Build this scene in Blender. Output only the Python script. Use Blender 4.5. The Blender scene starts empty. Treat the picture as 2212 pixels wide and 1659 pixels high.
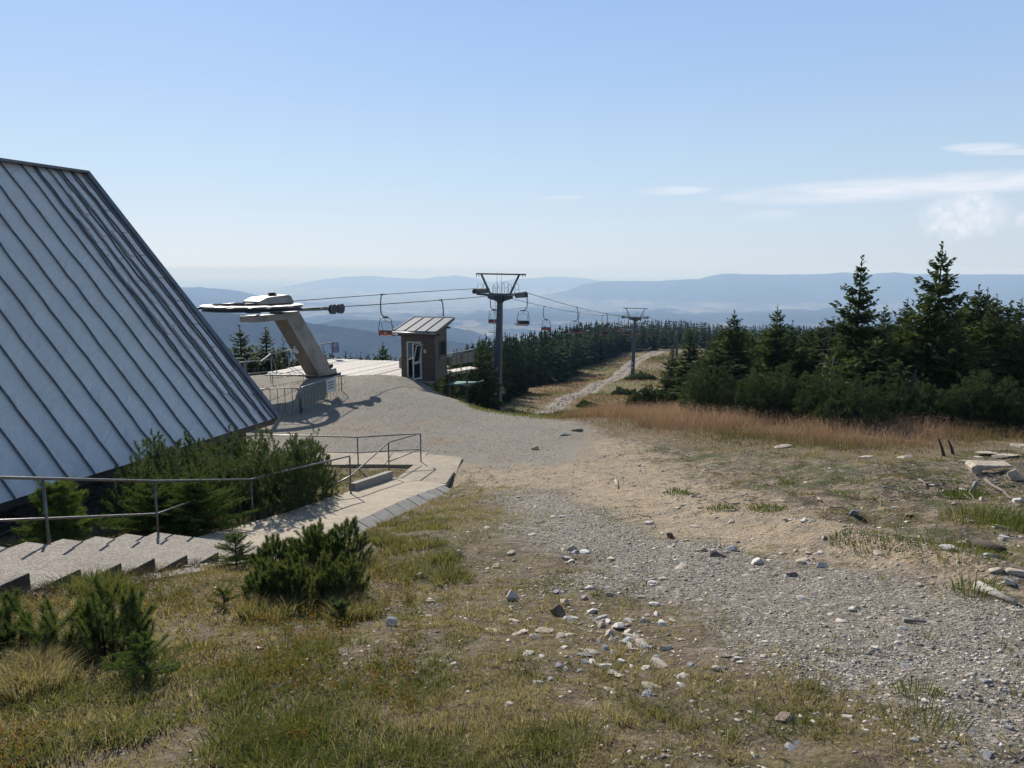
import bpy, math, random
import numpy as np
from mathutils import Vector, Matrix

sc = bpy.context.scene
col = sc.collection
RNG = np.random.default_rng(7)
random.seed(7)
R = math.radians

# ------------------------------------------------------------------ camera
PITCH = R(9.0)
FPX, CX, CY = 1577.0, 1106.0, 829.5          # focal length and centre in the survey picture (2212 wide)
cd = bpy.data.cameras.new('camera')
cam = bpy.data.objects.new('camera', cd); col.objects.link(cam)
cam.location = (0, 0, 0)
cam.rotation_euler = (R(90) - PITCH, 0, 0)
cd.sensor_width = 36.0
cd.lens = 36.0 * FPX / 2212.0
cd.clip_start = 0.1; cd.clip_end = 200000
sc.camera = cam

def ray(x, y):
    u = (x - CX) / FPX; v = (y - CY) / FPX
    return np.array([u, math.cos(PITCH) - v * math.sin(PITCH), -math.sin(PITCH) - v * math.cos(PITCH)])
def at(x, y, Y):
    d = ray(x, y); return d * (Y / d[1])
def on_z(x, y, z):
    d = ray(x, y); return d * (z / d[2])

# ------------------------------------------------------------------ sun and sky
SUN_EL, SUN_AZ = R(31), R(-26)               # azimuth from +Y towards +X
sd = bpy.data.lights.new('sun', 'SUN'); sd.energy = 5.0; sd.angle = R(0.53); sd.color = (1.0, 0.94, 0.85)
sun = bpy.data.objects.new('sun', sd); col.objects.link(sun)
sv = Vector((math.sin(SUN_AZ) * math.cos(SUN_EL), math.cos(SUN_AZ) * math.cos(SUN_EL), math.sin(SUN_EL)))
sun.rotation_euler = sv.to_track_quat('Z', 'Y').to_euler()
sun.location = (0, 0, 50)

world = bpy.data.worlds.new('World'); sc.world = world; world.use_nodes = True
wt = world.node_tree; wt.nodes.clear()
def WN(t, **k):
    n = wt.nodes.new(t)
    for a, b in k.items(): setattr(n, a, b)
    return n
def wlink(a, b): wt.links.new(a, b)
def wmath(op, a, b=None, c=None):
    n = WN('ShaderNodeMath', operation=op)
    for i, v in enumerate((a, b, c)):
        if v is None: continue
        if isinstance(v, (int, float)): n.inputs[i].default_value = v
        else: wlink(v, n.inputs[i])
    return n.outputs[0]
sky = WN('ShaderNodeTexSky', sky_type='NISHITA', sun_disc=False)
sky.sun_elevation = SUN_EL; sky.sun_rotation = SUN_AZ
sky.altitude = 1350; sky.air_density = 1.15; sky.dust_density = 0.9; sky.ozone_density = 1.5
tc = WN('ShaderNodeTexCoord')
sp = WN('ShaderNodeSeparateXYZ'); wlink(tc.outputs['Generated'], sp.inputs[0])
az = wmath('ARCTAN2', sp.outputs[0], sp.outputs[1])
el = wmath('ARCSINE', sp.outputs[2])
cmb = WN('ShaderNodeCombineXYZ'); wlink(wmath('MULTIPLY', az, 9.0), cmb.inputs[0]); wlink(wmath('MULTIPLY', el, 60.0), cmb.inputs[1])
nz = WN('ShaderNodeTexNoise'); wlink(cmb.outputs[0], nz.inputs['Vector']); nz.inputs['Scale'].default_value = 1.0; nz.inputs['Detail'].default_value = 8
cmb2 = WN('ShaderNodeCombineXYZ'); wlink(wmath('MULTIPLY', az, 60.0), cmb2.inputs[0]); wlink(wmath('MULTIPLY', el, 60.0), cmb2.inputs[1])
nz2 = WN('ShaderNodeTexNoise'); wlink(cmb2.outputs[0], nz2.inputs['Vector']); nz2.inputs['Scale'].default_value = 1.3; nz2.inputs['Detail'].default_value = 8; nz2.inputs['Roughness'].default_value = 0.6
def azel(x, y):
    d = ray(x, y); return math.atan2(d[0], d[1]), math.atan2(d[2], math.hypot(d[0], d[1]))
mask = None
# x0,y0,x1,y1 (streak axis), half thickness in px, strength, puffy
for (x0, y0, x1, y1, hpx, st, puff) in [
        (1380, 413, 1530, 410, 8, .75, 0), (1560, 428, 1780, 412, 9, .6, 0), (1600, 425, 2350, 378, 20, .8, 0), (2040, 320, 2200, 316, 7, .8, 0),
        (2090, 331, 2330, 324, 5, .6, 0), (1150, 428, 1260, 426, 4, .3, 0), (1590, 470, 1720, 462, 10, .3, 0), (1995, 468, 2175, 462, 36, .8, 1),
        (2050, 444, 2150, 440, 28, .8, 1), (2190, 475, 2260, 475, 16, .5, 1)]:
    a0, e0 = azel(x0, y0); a1, e1 = azel(x1, y1)
    am, em = (a0 + a1) / 2, (e0 + e1) / 2
    sl = (e1 - e0) / (a1 - a0); hw = (a1 - a0) / 2 * 1.25; hh = hpx / FPX * 1.3
    da = wmath('SUBTRACT', az, am)
    if puff: da = wmath('ADD', da, wmath('MULTIPLY', wmath('SUBTRACT', nz2.outputs[0], 0.5), 0.03))
    de = wmath('SUBTRACT', wmath('SUBTRACT', el, em), wmath('MULTIPLY', da, sl))
    if puff: de = wmath('ADD', de, wmath('MULTIPLY', wmath('SUBTRACT', nz2.outputs[0], 0.5), 0.024))
    q = wmath('SQRT', wmath('ADD', wmath('POWER', wmath('ABSOLUTE', wmath('DIVIDE', da, hw)), 2.0), wmath('POWER', wmath('ABSOLUTE', wmath('DIVIDE', de, hh)), 2.0)))
    m = wmath('SUBTRACT', 1.0, q)
    src = nz2 if puff else nz
    m = wmath('ADD', m, wmath('MULTIPLY', wmath('SUBTRACT', src.outputs[0], 0.5), 1.6 if puff else 1.1))
    m = WN('ShaderNodeMath', operation='MULTIPLY', use_clamp=True); 
    wlink(wmath('SUBTRACT', 1.0, q), m.inputs[0]); m.inputs[1].default_value = 2.2
    n2 = WN('ShaderNodeMath', operation='MULTIPLY_ADD', use_clamp=True); wlink(src.outputs[0], n2.inputs[0]); n2.inputs[1].default_value = 2.4; n2.inputs[2].default_value = -0.55
    mm = wmath('MULTIPLY', wmath('MULTIPLY', m.outputs[0], n2.outputs[0]), st)
    mask = mm if mask is None else wmath('MAXIMUM', mask, mm)
# summer haze whitens the lower sky, most of all towards the sun
rmp = WN('ShaderNodeValToRGB'); wlink(wmath('MULTIPLY', el, 1 / R(25)), rmp.inputs[0])
stops = [(0.0, (.600, .690, .800)), (.12, (.585, .690, .820)), (.30, (.500, .660, .840)), (.52, (.400, .572, .855)), (.80, (.318, .492, .832)), (1.0, (.285, .458, .810))]
ce = rmp.color_ramp.elements
while len(ce) < len(stops): ce.new(.5)
for e_, (p_, c_) in zip(ce, stops): e_.position = p_; e_.color = (*c_, 1)
STR = 0.105
daz = wmath('SUBTRACT', az, SUN_AZ)
azf = wmath('MULTIPLY_ADD', wmath('COSINE', daz), .5, .5)
gain = wmath('MULTIPLY_ADD', wmath('POWER', azf, 1.5), .19 / STR, .65 / STR)
vm = WN('ShaderNodeVectorMath', operation='SCALE'); wlink(rmp.outputs[0], vm.inputs[0]); wlink(gain, vm.inputs['Scale'])
we = WN('ShaderNodeMapRange', interpolation_type='SMOOTHSTEP'); wlink(el, we.inputs[0])
we.inputs[1].default_value = R(20); we.inputs[2].default_value = R(42); we.inputs[3].default_value = .92; we.inputs[4].default_value = 0.0
wa = WN('ShaderNodeMapRange', interpolation_type='SMOOTHSTEP'); wlink(wmath('COSINE', daz), wa.inputs[0])
wa.inputs[1].default_value = -.6; wa.inputs[2].default_value = .3; wa.inputs[3].default_value = .45; wa.inputs[4].default_value = 1.0
hz = WN('ShaderNodeMixRGB'); wlink(wmath('MULTIPLY', we.outputs[0], wa.outputs[0]), hz.inputs[0]); 
cool = WN('ShaderNodeMixRGB', blend_type='MULTIPLY'); cool.inputs[0].default_value = 1; wlink(sky.outputs[0], cool.inputs[1]); cool.inputs[2].default_value = (.92, .93, .90, 1)
wlink(cool.outputs[0], hz.inputs[1]); wlink(vm.outputs[0], hz.inputs[2])
mx = WN('ShaderNodeMixRGB'); wlink(mask, mx.inputs[0]); wlink(hz.outputs[0], mx.inputs[1]); mx.inputs[2].default_value = (.68 / STR, .70 / STR, .76 / STR, 1)
bg = WN('ShaderNodeBackground'); wlink(mx.outputs[0], bg.inputs[0]); bg.inputs[1].default_value = STR
wo = WN('ShaderNodeOutputWorld'); wlink(bg.outputs[0], wo.inputs[0])

sc.view_settings.view_transform = 'Standard'; sc.view_settings.look = 'None'
sc.view_settings.exposure = 0.38; sc.view_settings.gamma = 1.0
sc.render.engine = 'CYCLES'
sc.cycles.volume_bounces = 1
sc.cycles.max_bounces = 6; sc.cycles.diffuse_bounces = 3; sc.cycles.transparent_max_bounces = 12

# ------------------------------------------------------------------ small tools
def tag(o, label=None, cat=None, group=None, kind=None):
    if label: o['label'] = label
    if cat: o['category'] = cat
    if group: o['group'] = group
    if kind: o['kind'] = kind
    return o
def root(name, loc, label, cat, group=None, rz=0.0):
    o = bpy.data.objects.new(name, None); col.objects.link(o)
    o.location = loc; o.rotation_euler = (0, 0, rz); o.empty_display_size = .3
    o['M'] = 0
    del o['M']
    return tag(o, label, cat, group)
def children(o): return [c for c in bpy.data.objects if c.parent == o]
def copy_tree(o, parent=None, kids=None):
    c = o.copy(); col.objects.link(c)
    if parent is not None: c.parent = parent
    for ch in (KIDS.get(o.name, [])): copy_tree(ch, c)
    return c
KIDS = {}
def reg(o, parent):
    if parent is not None:
        o.parent = parent; KIDS.setdefault(parent.name, []).append(o)

def np_mesh(name, verts, faces, mats, parent=None, midx=None, smooth=False):
    """verts (n,3), faces (m,k) array of equal size polygons"""
    verts = np.asarray(verts, dtype=np.float32); faces = np.asarray(faces, dtype=np.int32)
    me = bpy.data.meshes.new(name)
    me.vertices.add(len(verts)); me.vertices.foreach_set('co', verts.ravel())
    k = faces.shape[1]
    me.loops.add(faces.size); me.loops.foreach_set('vertex_index', faces.ravel())
    me.polygons.add(len(faces)); me.polygons.foreach_set('loop_start', np.arange(0, faces.size, k, dtype=np.int32))
    me.polygons.foreach_set('loop_total', np.full(len(faces), k, dtype=np.int32))
    if midx is not None: me.polygons.foreach_set('material_index', np.asarray(midx, dtype=np.int32))
    if smooth: me.polygons.foreach_set('use_smooth', np.ones(len(faces), dtype=bool))
    me.update(calc_edges=True)
    for m in (mats if isinstance(mats, (list, tuple)) else [mats]): me.materials.append(m)
    o = bpy.data.objects.new(name, me); col.objects.link(o)
    reg(o, parent)
    return o

class MB:
    """collects shapes; world=True subtracts the parent's transform when built"""
    def __init__(s): s.v = []; s.f = []; s.m = []; s.s = []
    def add(s, vs, fs, mi=0, smooth=False):
        b = len(s.v); s.v += [tuple(map(float, v)) for v in vs]; s.f += [tuple(b + i for i in f) for f in fs]
        s.m += [mi] * len(fs); s.s += [smooth] * len(fs); return s
    def hexa(s, p, mi=0):
        """p: 8 points, bottom 0-3 ccw, top 4-7"""
        return s.add(p, [(3, 2, 1, 0), (4, 5, 6, 7), (0, 1, 5, 4), (1, 2, 6, 5), (2, 3, 7, 6), (3, 0, 4, 7)], mi)
    def box(s, c, d, rz=0.0, mi=0, M=None):
        hx, hy, hz = d[0] / 2, d[1] / 2, d[2] / 2
        ca, sa = math.cos(rz), math.sin(rz)
        p = []
        for z in (-hz, hz):
            for x, y in ((-hx, -hy), (hx, -hy), (hx, hy), (-hx, hy)):
                p.append((c[0] + x * ca - y * sa, c[1] + x * sa + y * ca, c[2] + z))
        return s.hexa(p, mi)
    def bar(s, a, b, w, h, mi=0, up=(0, 0, 1)):
        a = Vector(a); b = Vector(b); d = (b - a).normalized(); u = Vector(up)
        sd_ = d.cross(u)
        if sd_.length < 1e-4: sd_ = d.cross(Vector((0, 1, 0)))
        sd_.normalize(); u = sd_.cross(d).normalized()
        p = []
        for q in (a, b):
            for x, z in ((-1, -1), (1, -1), (1, 1), (-1, 1)): p.append(q + sd_ * (x * w / 2) + u * (z * h / 2))
        return s.add(p, [(0, 1, 2, 3), (7, 6, 5, 4), (0, 4, 5, 1), (1, 5, 6, 2), (2, 6, 7, 3), (3, 7, 4, 0)], mi)
    def tube(s, pts, r, n=8, mi=0, cap=True):
        pts = [Vector(p) for p in pts]; rs = r if isinstance(r, (list, tuple)) else [r] * len(pts)
        b = len(s.v); prev = None
        for i, p in enumerate(pts):
            d = (pts[min(i + 1, len(pts) - 1)] - pts[max(i - 1, 0)]).normalized()
            if prev is None:
                u = d.cross(Vector((0, 0, 1)))
                if u.length < 1e-3: u = d.cross(Vector((0, 1, 0)))
            else: u = prev - d * prev.dot(d)
            u.normalize(); prev = u; w = d.cross(u)
            for k in range(n):
                a = 2 * math.pi * k / n; q = p + u * (math.cos(a) * rs[i]) + w * (math.sin(a) * rs[i])
                s.v.append(tuple(q))
        for i in range(len(pts) - 1):
            for k in range(n):
                s.f.append((b + i * n + k, b + i * n + (k + 1) % n, b + (i + 1) * n + (k + 1) % n, b + (i + 1) * n + k)); s.m.append(mi); s.s.append(True)
        if cap:
            s.f.append(tuple(b + k for k in range(n))[::-1]); s.m.append(mi); s.s.append(False)
            e = b + (len(pts) - 1) * n
            s.f.append(tuple(e + k for k in range(n))); s.m.append(mi); s.s.append(False)
        return s
    def disc(s, c, axis, r, th, n=20, mi=0):
        c = Vector(c); a = Vector(axis).normalized()
        return s.tube([c - a * th / 2, c + a * th / 2], r, n, mi)
    def prism(s, poly, a, b, mi=0):
        """poly: list of 3d points (planar); swept from offset a to offset b (vectors)"""
        n = len(poly); a = Vector(a); b = Vector(b)
        vs = [Vector(p) + a for p in poly] + [Vector(p) + b for p in poly]
        fs = [tuple(range(n))[::-1], tuple(range(n, 2 * n))] + [(i, (i + 1) % n, n + (i + 1) % n, n + i) for i in range(n)]
        return s.add(vs, fs, mi)
    def build(s, name, mats, parent=None, world=False, bevel=0.0):
        me = bpy.data.meshes.new(name)
        vs = s.v
        if world and parent is not None:
            Mi = (Matrix.Translation(parent.location) @ parent.rotation_euler.to_matrix().to_4x4()).inverted()
            vs = [tuple(Mi @ Vector(v)) for v in vs]
        me.from_pydata(vs, [], s.f)
        me.polygons.foreach_set('material_index', s.m); me.polygons.foreach_set('use_smooth', s.s)
        for m in (mats if isinstance(mats, (list, tuple)) else [mats]): me.materials.append(m)
        import bmesh
        bm = bmesh.new(); bm.from_mesh(me); bmesh.ops.recalc_face_normals(bm, faces=bm.faces); bm.to_mesh(me); bm.free()
        me.update()
        o = bpy.data.objects.new(name, me); col.objects.link(o); reg(o, parent)
        if bevel:
            md = o.modifiers.new('bevel', 'BEVEL'); md.width = bevel; md.segments = 2; md.limit_method = 'ANGLE'; md.angle_limit = R(50)
        return o

# ------------------------------------------------------------------ noise in numpy
def _h(ix, iy, s):
    n = (ix.astype(np.int64) * 374761393 + iy.astype(np.int64) * 668265263 + s * 974634777) & 0x7fffffff
    n = ((n ^ (n >> 13)) * 1274126177) & 0x7fffffff
    return ((n ^ (n >> 16)) & 0xffff) / 65535.0
def vnoise(x, y, s=0):
    x = np.asarray(x, float); y = np.asarray(y, float)
    xi = np.floor(x); yi = np.floor(y); fx = x - xi; fy = y - yi
    fx = fx * fx * (3 - 2 * fx); fy = fy * fy * (3 - 2 * fy)
    a = _h(xi, yi, s); b = _h(xi + 1, yi, s); c = _h(xi, yi + 1, s); d = _h(xi + 1, yi + 1, s)
    return (a * (1 - fx) + b * fx) * (1 - fy) + (c * (1 - fx) + d * fx) * fy
def fbm(x, y, sc_, o=4, s=0):
    t = 0; amp = 1; tot = 0
    for k in range(o):
        t = t + amp * vnoise(np.asarray(x) * sc_ + 17.3 * k, np.asarray(y) * sc_ - 9.1 * k, s + k); tot += amp; amp *= .5; sc_ = sc_ * 2.03
    return t / tot
def sstep(a, b, x):
    t = np.clip((x - a) / (b - a), 0, 1); return t * t * (3 - 2 * t)
def poly_sd(px, py, poly):
    """signed distance, positive inside"""
    px = np.asarray(px, float); py = np.asarray(py, float)
    d = np.full(px.shape, 1e18); ins = np.zeros(px.shape, bool); n = len(poly)
    for i in range(n):
        x0, y0 = poly[i][:2]; x1, y1 = poly[(i + 1) % n][:2]
        ex, ey = x1 - x0, y1 - y0; wx, wy = px - x0, py - y0
        t = np.clip((wx * ex + wy * ey) / (ex * ex + ey * ey + 1e-12), 0, 1)
        d = np.minimum(d, (wx - ex * t) ** 2 + (wy - ey * t) ** 2)
        c = ((y0 > py) != (y1 > py)) & (px < ex * (py - y0) / (ey if abs(ey) > 1e-9 else 1e-9) + x0)
        ins ^= c
    return np.where(ins, 1, -1) * np.sqrt(d)
def line_sd(px, py, pts):
    """distance to polyline and parameter-interpolated z"""
    px = np.asarray(px, float); py = np.asarray(py, float)
    d = np.full(px.shape, 1e18); zz = np.zeros(px.shape)
    for (x0, y0, z0), (x1, y1, z1) in zip(pts[:-1], pts[1:]):
        ex, ey = x1 - x0, y1 - y0
        t = np.clip(((px - x0) * ex + (py - y0) * ey) / (ex * ex + ey * ey), 0, 1)
        q = (px - x0 - ex * t) ** 2 + (py - y0 - ey * t) ** 2
        zz = np.where(q < d, z0 + (z1 - z0) * t, zz); d = np.minimum(d, q)
    return np.sqrt(d), zz

# ------------------------------------------------------------------ terrain heights
CP = np.array([
 (0,0,-1.6),(-8,0,-1.8),(8,0,-1.5),(0,-15,-.3),(-18,-15,-1.5),(18,-15,-.2),(-30,-5,-5),(30,-3,-3),(0,-60,2),(-60,-60,-8),(60,-60,2),
 (0,5,-2.72),(-3,5,-2.75),(5,5,-2.6),(-6,5,-2.6),
 (-4.2,7.7,-3.5),(-6.2,9,-3.75),(-5.6,10.75,-4.25),(-3.8,16.7,-5.35),(-3.5,20.5,-6.05),(-2.9,22.4,-6.1),(-2.2,9,-3.6),(-1.5,13,-4.55),
 (-8,12,-4.6),(-9,20,-6.0),(-9,8,-3.6),(-14,12,-5),(-20,20,-6.5),
 (1,8.5,-3.45),(1,13,-4.5),(.5,18,-5.55),(0,22,-6.0),
 (6,9,-3.35),(8,13,-4.0),(6,18,-5.1),(11,18,-4.85),(15,22,-5.4),(10,25,-5.75),(5,25,-5.95),(18,30,-6.4),(10,32,-6.6),(4,31,-6.35),
 (-6,25,-6.12),(-12,27,-6.15),(-8,30,-6.12),(-2,29,-6.15),(-13,38,-6.15),(-9,41,-6.15),(-5.2,40,-6.15),(-18,38,-6.5),(-4,36,-6.15),(-15,43,-6.3),
 (-2.4,35,-6.35),(-.9,32.3,-6.35),(0,36,-7.8),(2,36,-7.6),(-1,41,-9.2),(-2.7,43,-8.8),(-1,50,-11),(-5,47,-10.2),
 (-12,52,-10.5),(-22,48,-11),(-24,34,-8.5),(-1,68,-13.2),(5,45,-9.1),(3,56,-11.3),(3,68,-13.4),(12,40,-8.2),(20,40,-8.4),(25,60,-11.8),(15,68,-13),
 (14,100,-17.6),(24,143,-21.8),(10,143,-22.8),(45,143,-22),(45,240,-26.9),(20,240,-30),(80,240,-27),(120,150,-20),(60,80,-14),(50,40,-9),(40,15,-5),
 (-15,80,-18),(-30,60,-19),(-15,120,-24.5),(0,120,-20.3),(0,90,-15.9),(-10,200,-33),(-45,150,-42),(-40,30,-16),(-70,50,-34),(-60,0,-16),
 (0,250,-35),(60,350,-37),(20,350,-46),(120,420,-40),(220,420,-38),(160,250,-28),(200,100,-16),(120,-20,-4),(200,-60,-5),(-150,50,-75),(-120,-80,-40),(-100,250,-100),(-60,400,-100),(300,250,-30)], float)
_sc = 40.0
def _U(r2): return 0.5 * r2 * np.log(r2 + 1e-9)
def _tps():
    X = CP[:, :2] / _sc; n = len(X)
    K = _U(((X[:, None] - X[None]) ** 2).sum(-1)) + np.eye(n) * 3e-4
    P = np.c_[np.ones(n), X]; A = np.zeros((n + 3, n + 3)); A[:n, :n] = K; A[:n, n:] = P; A[n:, :n] = P.T
    return np.linalg.solve(A, np.r_[CP[:, 2], 0, 0, 0])
_W = _tps()
def tps(x, y):
    x = np.asarray(x, float) / _sc; y = np.asarray(y, float) / _sc
    z = _W[-3] + _W[-2] * x + _W[-1] * y
    for i in range(len(CP)):
        z = z + _W[i] * _U((x - CP[i, 0] / _sc) ** 2 + (y - CP[i, 1] / _sc) ** 2)
    return z
# footpath: left edge, right edge, height
PATH = [(-6.9, 5.0, -5.1, 4.5, -2.3), (-5.62, 9.0, -4.13, 8.4, -3.5), (-5.05, 10.9, -3.42, 10.3, -4.19), (-4.55, 13.9, -2.98, 13.4, -4.80), (-3.95, 16.9, -2.42, 16.4, -5.30), (-3.5, 20.3, -1.8, 19.5, -5.90)]
PCL = [((a + c) / 2, (b + d) / 2, z) for a, b, c, d, z in PATH]
def path_z(x, y): return line_sd(x, y, PCL)[1]

# far ridges: crest polyline in survey pixels, distance, back/front slope
RIDGES = [
 ('A', 3600, [(-400,640),(200,655),(400,672),(440,672),(520,677),(620,690),(740,705),(850,722),(960,735),(1040,744),(1120,770),(1300,830),(2600,900)], .30, 10),
 ('A2', 5600, [(-400,700),(650,705),(740,690),(850,692),(960,702),(1040,722),(1100,742),(1200,770),(2600,800)], .16, 10),
 ('M', 8500, [(-400,700),(900,690),(1050,684),(1150,676),(1300,682),(1450,679),(1600,683),(1800,676),(1900,682),(2600,684)], .05, 14),
 ('B', 12500, [(-500,622),(380,621),(430,620),(500,627),(570,640),(640,652),(760,656),(900,668),(2600,690)], .10, 8),
 ('D', 15500, [(-400,690),(900,668),(1040,652),(1150,641),(1225,628),(1260,613),(1300,607.5),(1350,606.5),(1415,607),(1452,604),(1510,602),(1550,592),(1580,590.5),(1658,593),(1761,592),(1823,588),(1880,592),(1900,590),(1933,587.5),(1968,592),(2084,592.5),(2212,592),(2400,590),(2600,594)], .16, 5),
 ('C', 24000, [(-400,640),(560,630),(640,614),(690,605),(740,598),(790,595),(860,600),(910,602),(950,597),(985,594),(1030,600),(1060,609),(1110,603),(1200,597),(1250,599),(1300,606),(1400,612),(2600,615)], .12, 4),
]
_RT = []
for nm, rr, cr, sl, jit in RIDGES:
    a = []; h = []
    for x, y in cr:
        d = ray(x, y); hd = math.hypot(d[0], d[1]); a.append(math.atan2(d[0], d[1])); h.append(d[2] / hd * rr)
    _RT.append((nm, rr, np.array(a), np.array(h), sl, jit))
def far_z(x, y):
    r = np.hypot(x, y); th = np.arctan2(x, y)
    base = -700 - 60 * fbm(x, y, 1 / 2500., 3, 3) - 25 * fbm(x, y, 1 / 600., 3, 5) + 40
    base = np.where(r < 3000, base, base)
    z = base
    for nm, rr, a, h, sl, jit in _RT:
        inner = np.interp(th, a, h)
        wob = 1 + .06 * (fbm(th * 9, r * 0, 1, 3, 11) - .5)
        cl = rr * wob
        hh = inner * wob + (fbm(th * 260, th * 0 + rr, 1, 3, 21) - .5) * jit
        fall = np.where(r < cl, sl, sl * .8) * np.abs(r - cl)
        rough = (fbm(x, y, 1 / (rr * .05), 4, 31) - .5) * np.minimum(np.abs(r - cl) * .25, rr * .02)
        z = np.maximum(z, hh - fall + rough)
    return z
ROUGHP = None
def local_z(x, y):
    z = tps(x, y)
    if ROUGHP is not None:
        rm = sstep(-.3, 1.2, poly_sd(x, y, ROUGHP)); z = z + rm * ((fbm(x, y, .9, 3, 91) - .5) * .34 + (.5 - np.abs(fbm(x, y, 2.6, 3, 93) - .5) * 3) * .05)
        dl, _ = line_sd(x, y, LEDGE); z = z + .16 * np.exp(-(dl / .45) ** 2) * (.5 + fbm(x, y, .8, 2, 95))
    r = np.hypot(x, y)
    amp = sstep(0, 25, r) * .5 + .5
    z = z + (fbm(x, y, .35, 3, 41) - .5) * .22 * sstep(1, 8, np.hypot(x, y)) * (1 - .75 * poly_plat(x, y)) + (fbm(x, y, 2.2, 3, 47) - .5) * .07 * (1 - .5 * poly_plat(x, y))
    z = z + (fbm(x, y, .04, 3, 44) - .5) * 1.6 * sstep(60, 140, r)
    # ruts / ledge along the right side of the gravel track
    d, pz = line_sd(x, y, PCL)
    k = 1 - sstep(.85, 1.35, d)
    z = np.where((y > 4) & (y < 21.2), z * (1 - k) + np.minimum(z, pz - .22) * k, z)
    k2 = sstep(.92, 1.12, d) * (1 - sstep(1.5, 2.6, d)) * sstep(3, 4, y) * (1 - sstep(19, 20.5, y)) * (x > np.interp(y, [p[1] for p in PCL], [p[0] for p in PCL]))
    z = z * (1 - k2) + (np.where(y < 10.6, pz - .03, pz - .14) + (z - pz) * .25) * k2
    return z
PLAT = [(-14, 24), (-4, 22), (2, 22), (3, 28), (-1, 32), (-4, 41), (-16, 44), (-22, 40)]
def poly_plat(x, y): return sstep(-1.5, 1.5, poly_sd(x, y, PLAT))
def ground_z(x, y):
    x = np.asarray(x, float); y = np.asarray(y, float)
    sh = np.broadcast(x, y).shape
    x = np.broadcast_to(x, sh).ravel(); y = np.broadcast_to(y, sh).ravel()
    r = np.hypot(x, y); z = np.empty(x.shape)
    n = r < 520; f = r > 330
    zl = np.zeros(x.shape); zf = np.zeros(x.shape)
    if n.any(): zl[n] = local_z(x[n], y[n])
    if f.any():
        q = far_z(x[f], y[f]); rf = r[f]
        lim = -45 - (rf - 400) * .42
        zf[f] = np.maximum(q, np.where(rf < 3400, lim, -1e9))
    k = sstep(380, 500, r)
    return (zl * (1 - k) + zf * k).reshape(sh)
def gz(x, y): return float(ground_z(np.array([x]), np.array([y]))[0])
def on_ground(px, py, near=1.5, far=420):
    d = ray(px, py); t = np.geomspace(near, far, 700)
    X = d[0] * t; Y = d[1] * t; Z = d[2] * t
    g = ground_z(X, Y); below = np.where(Z < g)[0]
    i = below[0] if len(below) else len(t) - 1
    i0 = max(i - 1, 0)
    a = Z[i0] - g[i0]; b = g[i] - Z[i]; s = a / (a + b) if (a + b) > 1e-9 and i > i0 else 0
    tt = t[i0] + (t[i] - t[i0]) * s
    x_, y_ = d[0] * tt, d[1] * tt
    return np.array([x_, y_, gz(x_, y_)])
def pxpoly(pts): return [tuple(on_ground(x, y)[:2]) for x, y in pts]

# surface regions, in world metres
GRAVEL = pxpoly([(1090,1066),(1200,1052),(1330,1112),(1500,1168),(1700,1218),(1900,1245),(2212,1318),(2330,1345),(2400,1700),(2190,1640),(2000,1560),(1850,1500),(1700,1425),(1570,1372),(1420,1330),(1330,1290),(1200,1215),(1130,1140)])
TAN = pxpoly([(905,1000),(960,975),(1120,935),(1250,925),(1360,955),(1440,1000),(1600,1060),(1760,1120),(1960,1190),(2212,1250),(2340,1300),(2212,1318),(1900,1250),(1700,1222),(1500,1172),(1330,1115),(1200,1056),(1090,1060),(975,1046)])
ROUGH = pxpoly([(1180,925),(1500,965),(1700,985),(1900,1000),(2212,960),(2400,1000),(2400,1330),(2212,1300),(1900,1210),(1600,1090),(1360,975)])
TALL = pxpoly([(1080,905),(1150,900),(1240,885),(1500,868),(2212,900),(2400,930),(2400,985),(2212,962),(1900,985),(1700,975),(1450,955),(1230,925)])
BANKG = [(-4.5, 38.5), (-3.2, 35.5), (-2.2, 32.3), (1.5, 30.0), (4.0, 30.5), (2.5, 38), (-2, 44), (-4.5, 42)]
TRAILL = [tuple(on_ground(x, y)) for x, y in [(1165,896),(1200,880),(1255,852),(1300,826),(1345,803),(1368,785),(1392,772),(1425,758)]]
TRAILL = [(p[0], p[1], 0.0) for p in TRAILL]
print('TRAIL', [(round(p[0],1), round(p[1],1)) for p in TRAILL])
_ld = [tuple(on_ground(x, y)) for x, y in ((1250, 1015), (1420, 1070), (1620, 1130), (1760, 1155), (1900, 1190), (2050, 1225), (2150, 1245))]
LEDGE = [(p[0], p[1], 0) for p in _ld]
ROUGHP = ROUGH
def masks(x, y):
    x = np.asarray(x, float); y = np.asarray(y, float)
    wx = x + (fbm(x, y, .9, 3, 61) - .5) * 1.3; wy = y + (fbm(x, y, .9, 3, 71) - .5) * 1.3
    s = .32 + .02 * np.hypot(x, y)
    g = sstep(-2.0 * s, 2.0 * s, poly_sd(wx, wy, GRAVEL)); t = sstep(-2.5 * s, 2.5 * s, poly_sd(wx, wy, TAN))
    ro = sstep(-.6, .8, poly_sd(wx, wy, ROUGH)); ta = sstep(-.5, 1.0, poly_sd(wx, wy, TALL))
    pl = sstep(-1.5, 1.2, poly_sd(wx, wy, PLAT)); bk = sstep(-.4, .5, poly_sd(wx, wy, BANKG))
    dt, _ = line_sd(wx, wy, TRAILL); hw_ = .12 + .0068 * np.abs(wy); tr = 1 - sstep(hw_, hw_ + .6, dt)
    pl = pl * (1 - bk)
    slope = sstep(30, 38, y) * sstep(hw_ + .2, hw_ + 1.2, dt) * sstep(0, 3, x + 3) * (y < 330)
    return dict(gravel=g, tan=t, rough=ro, tall=ta, plat=pl, bank=bk, trail=tr, slope=slope)
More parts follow.
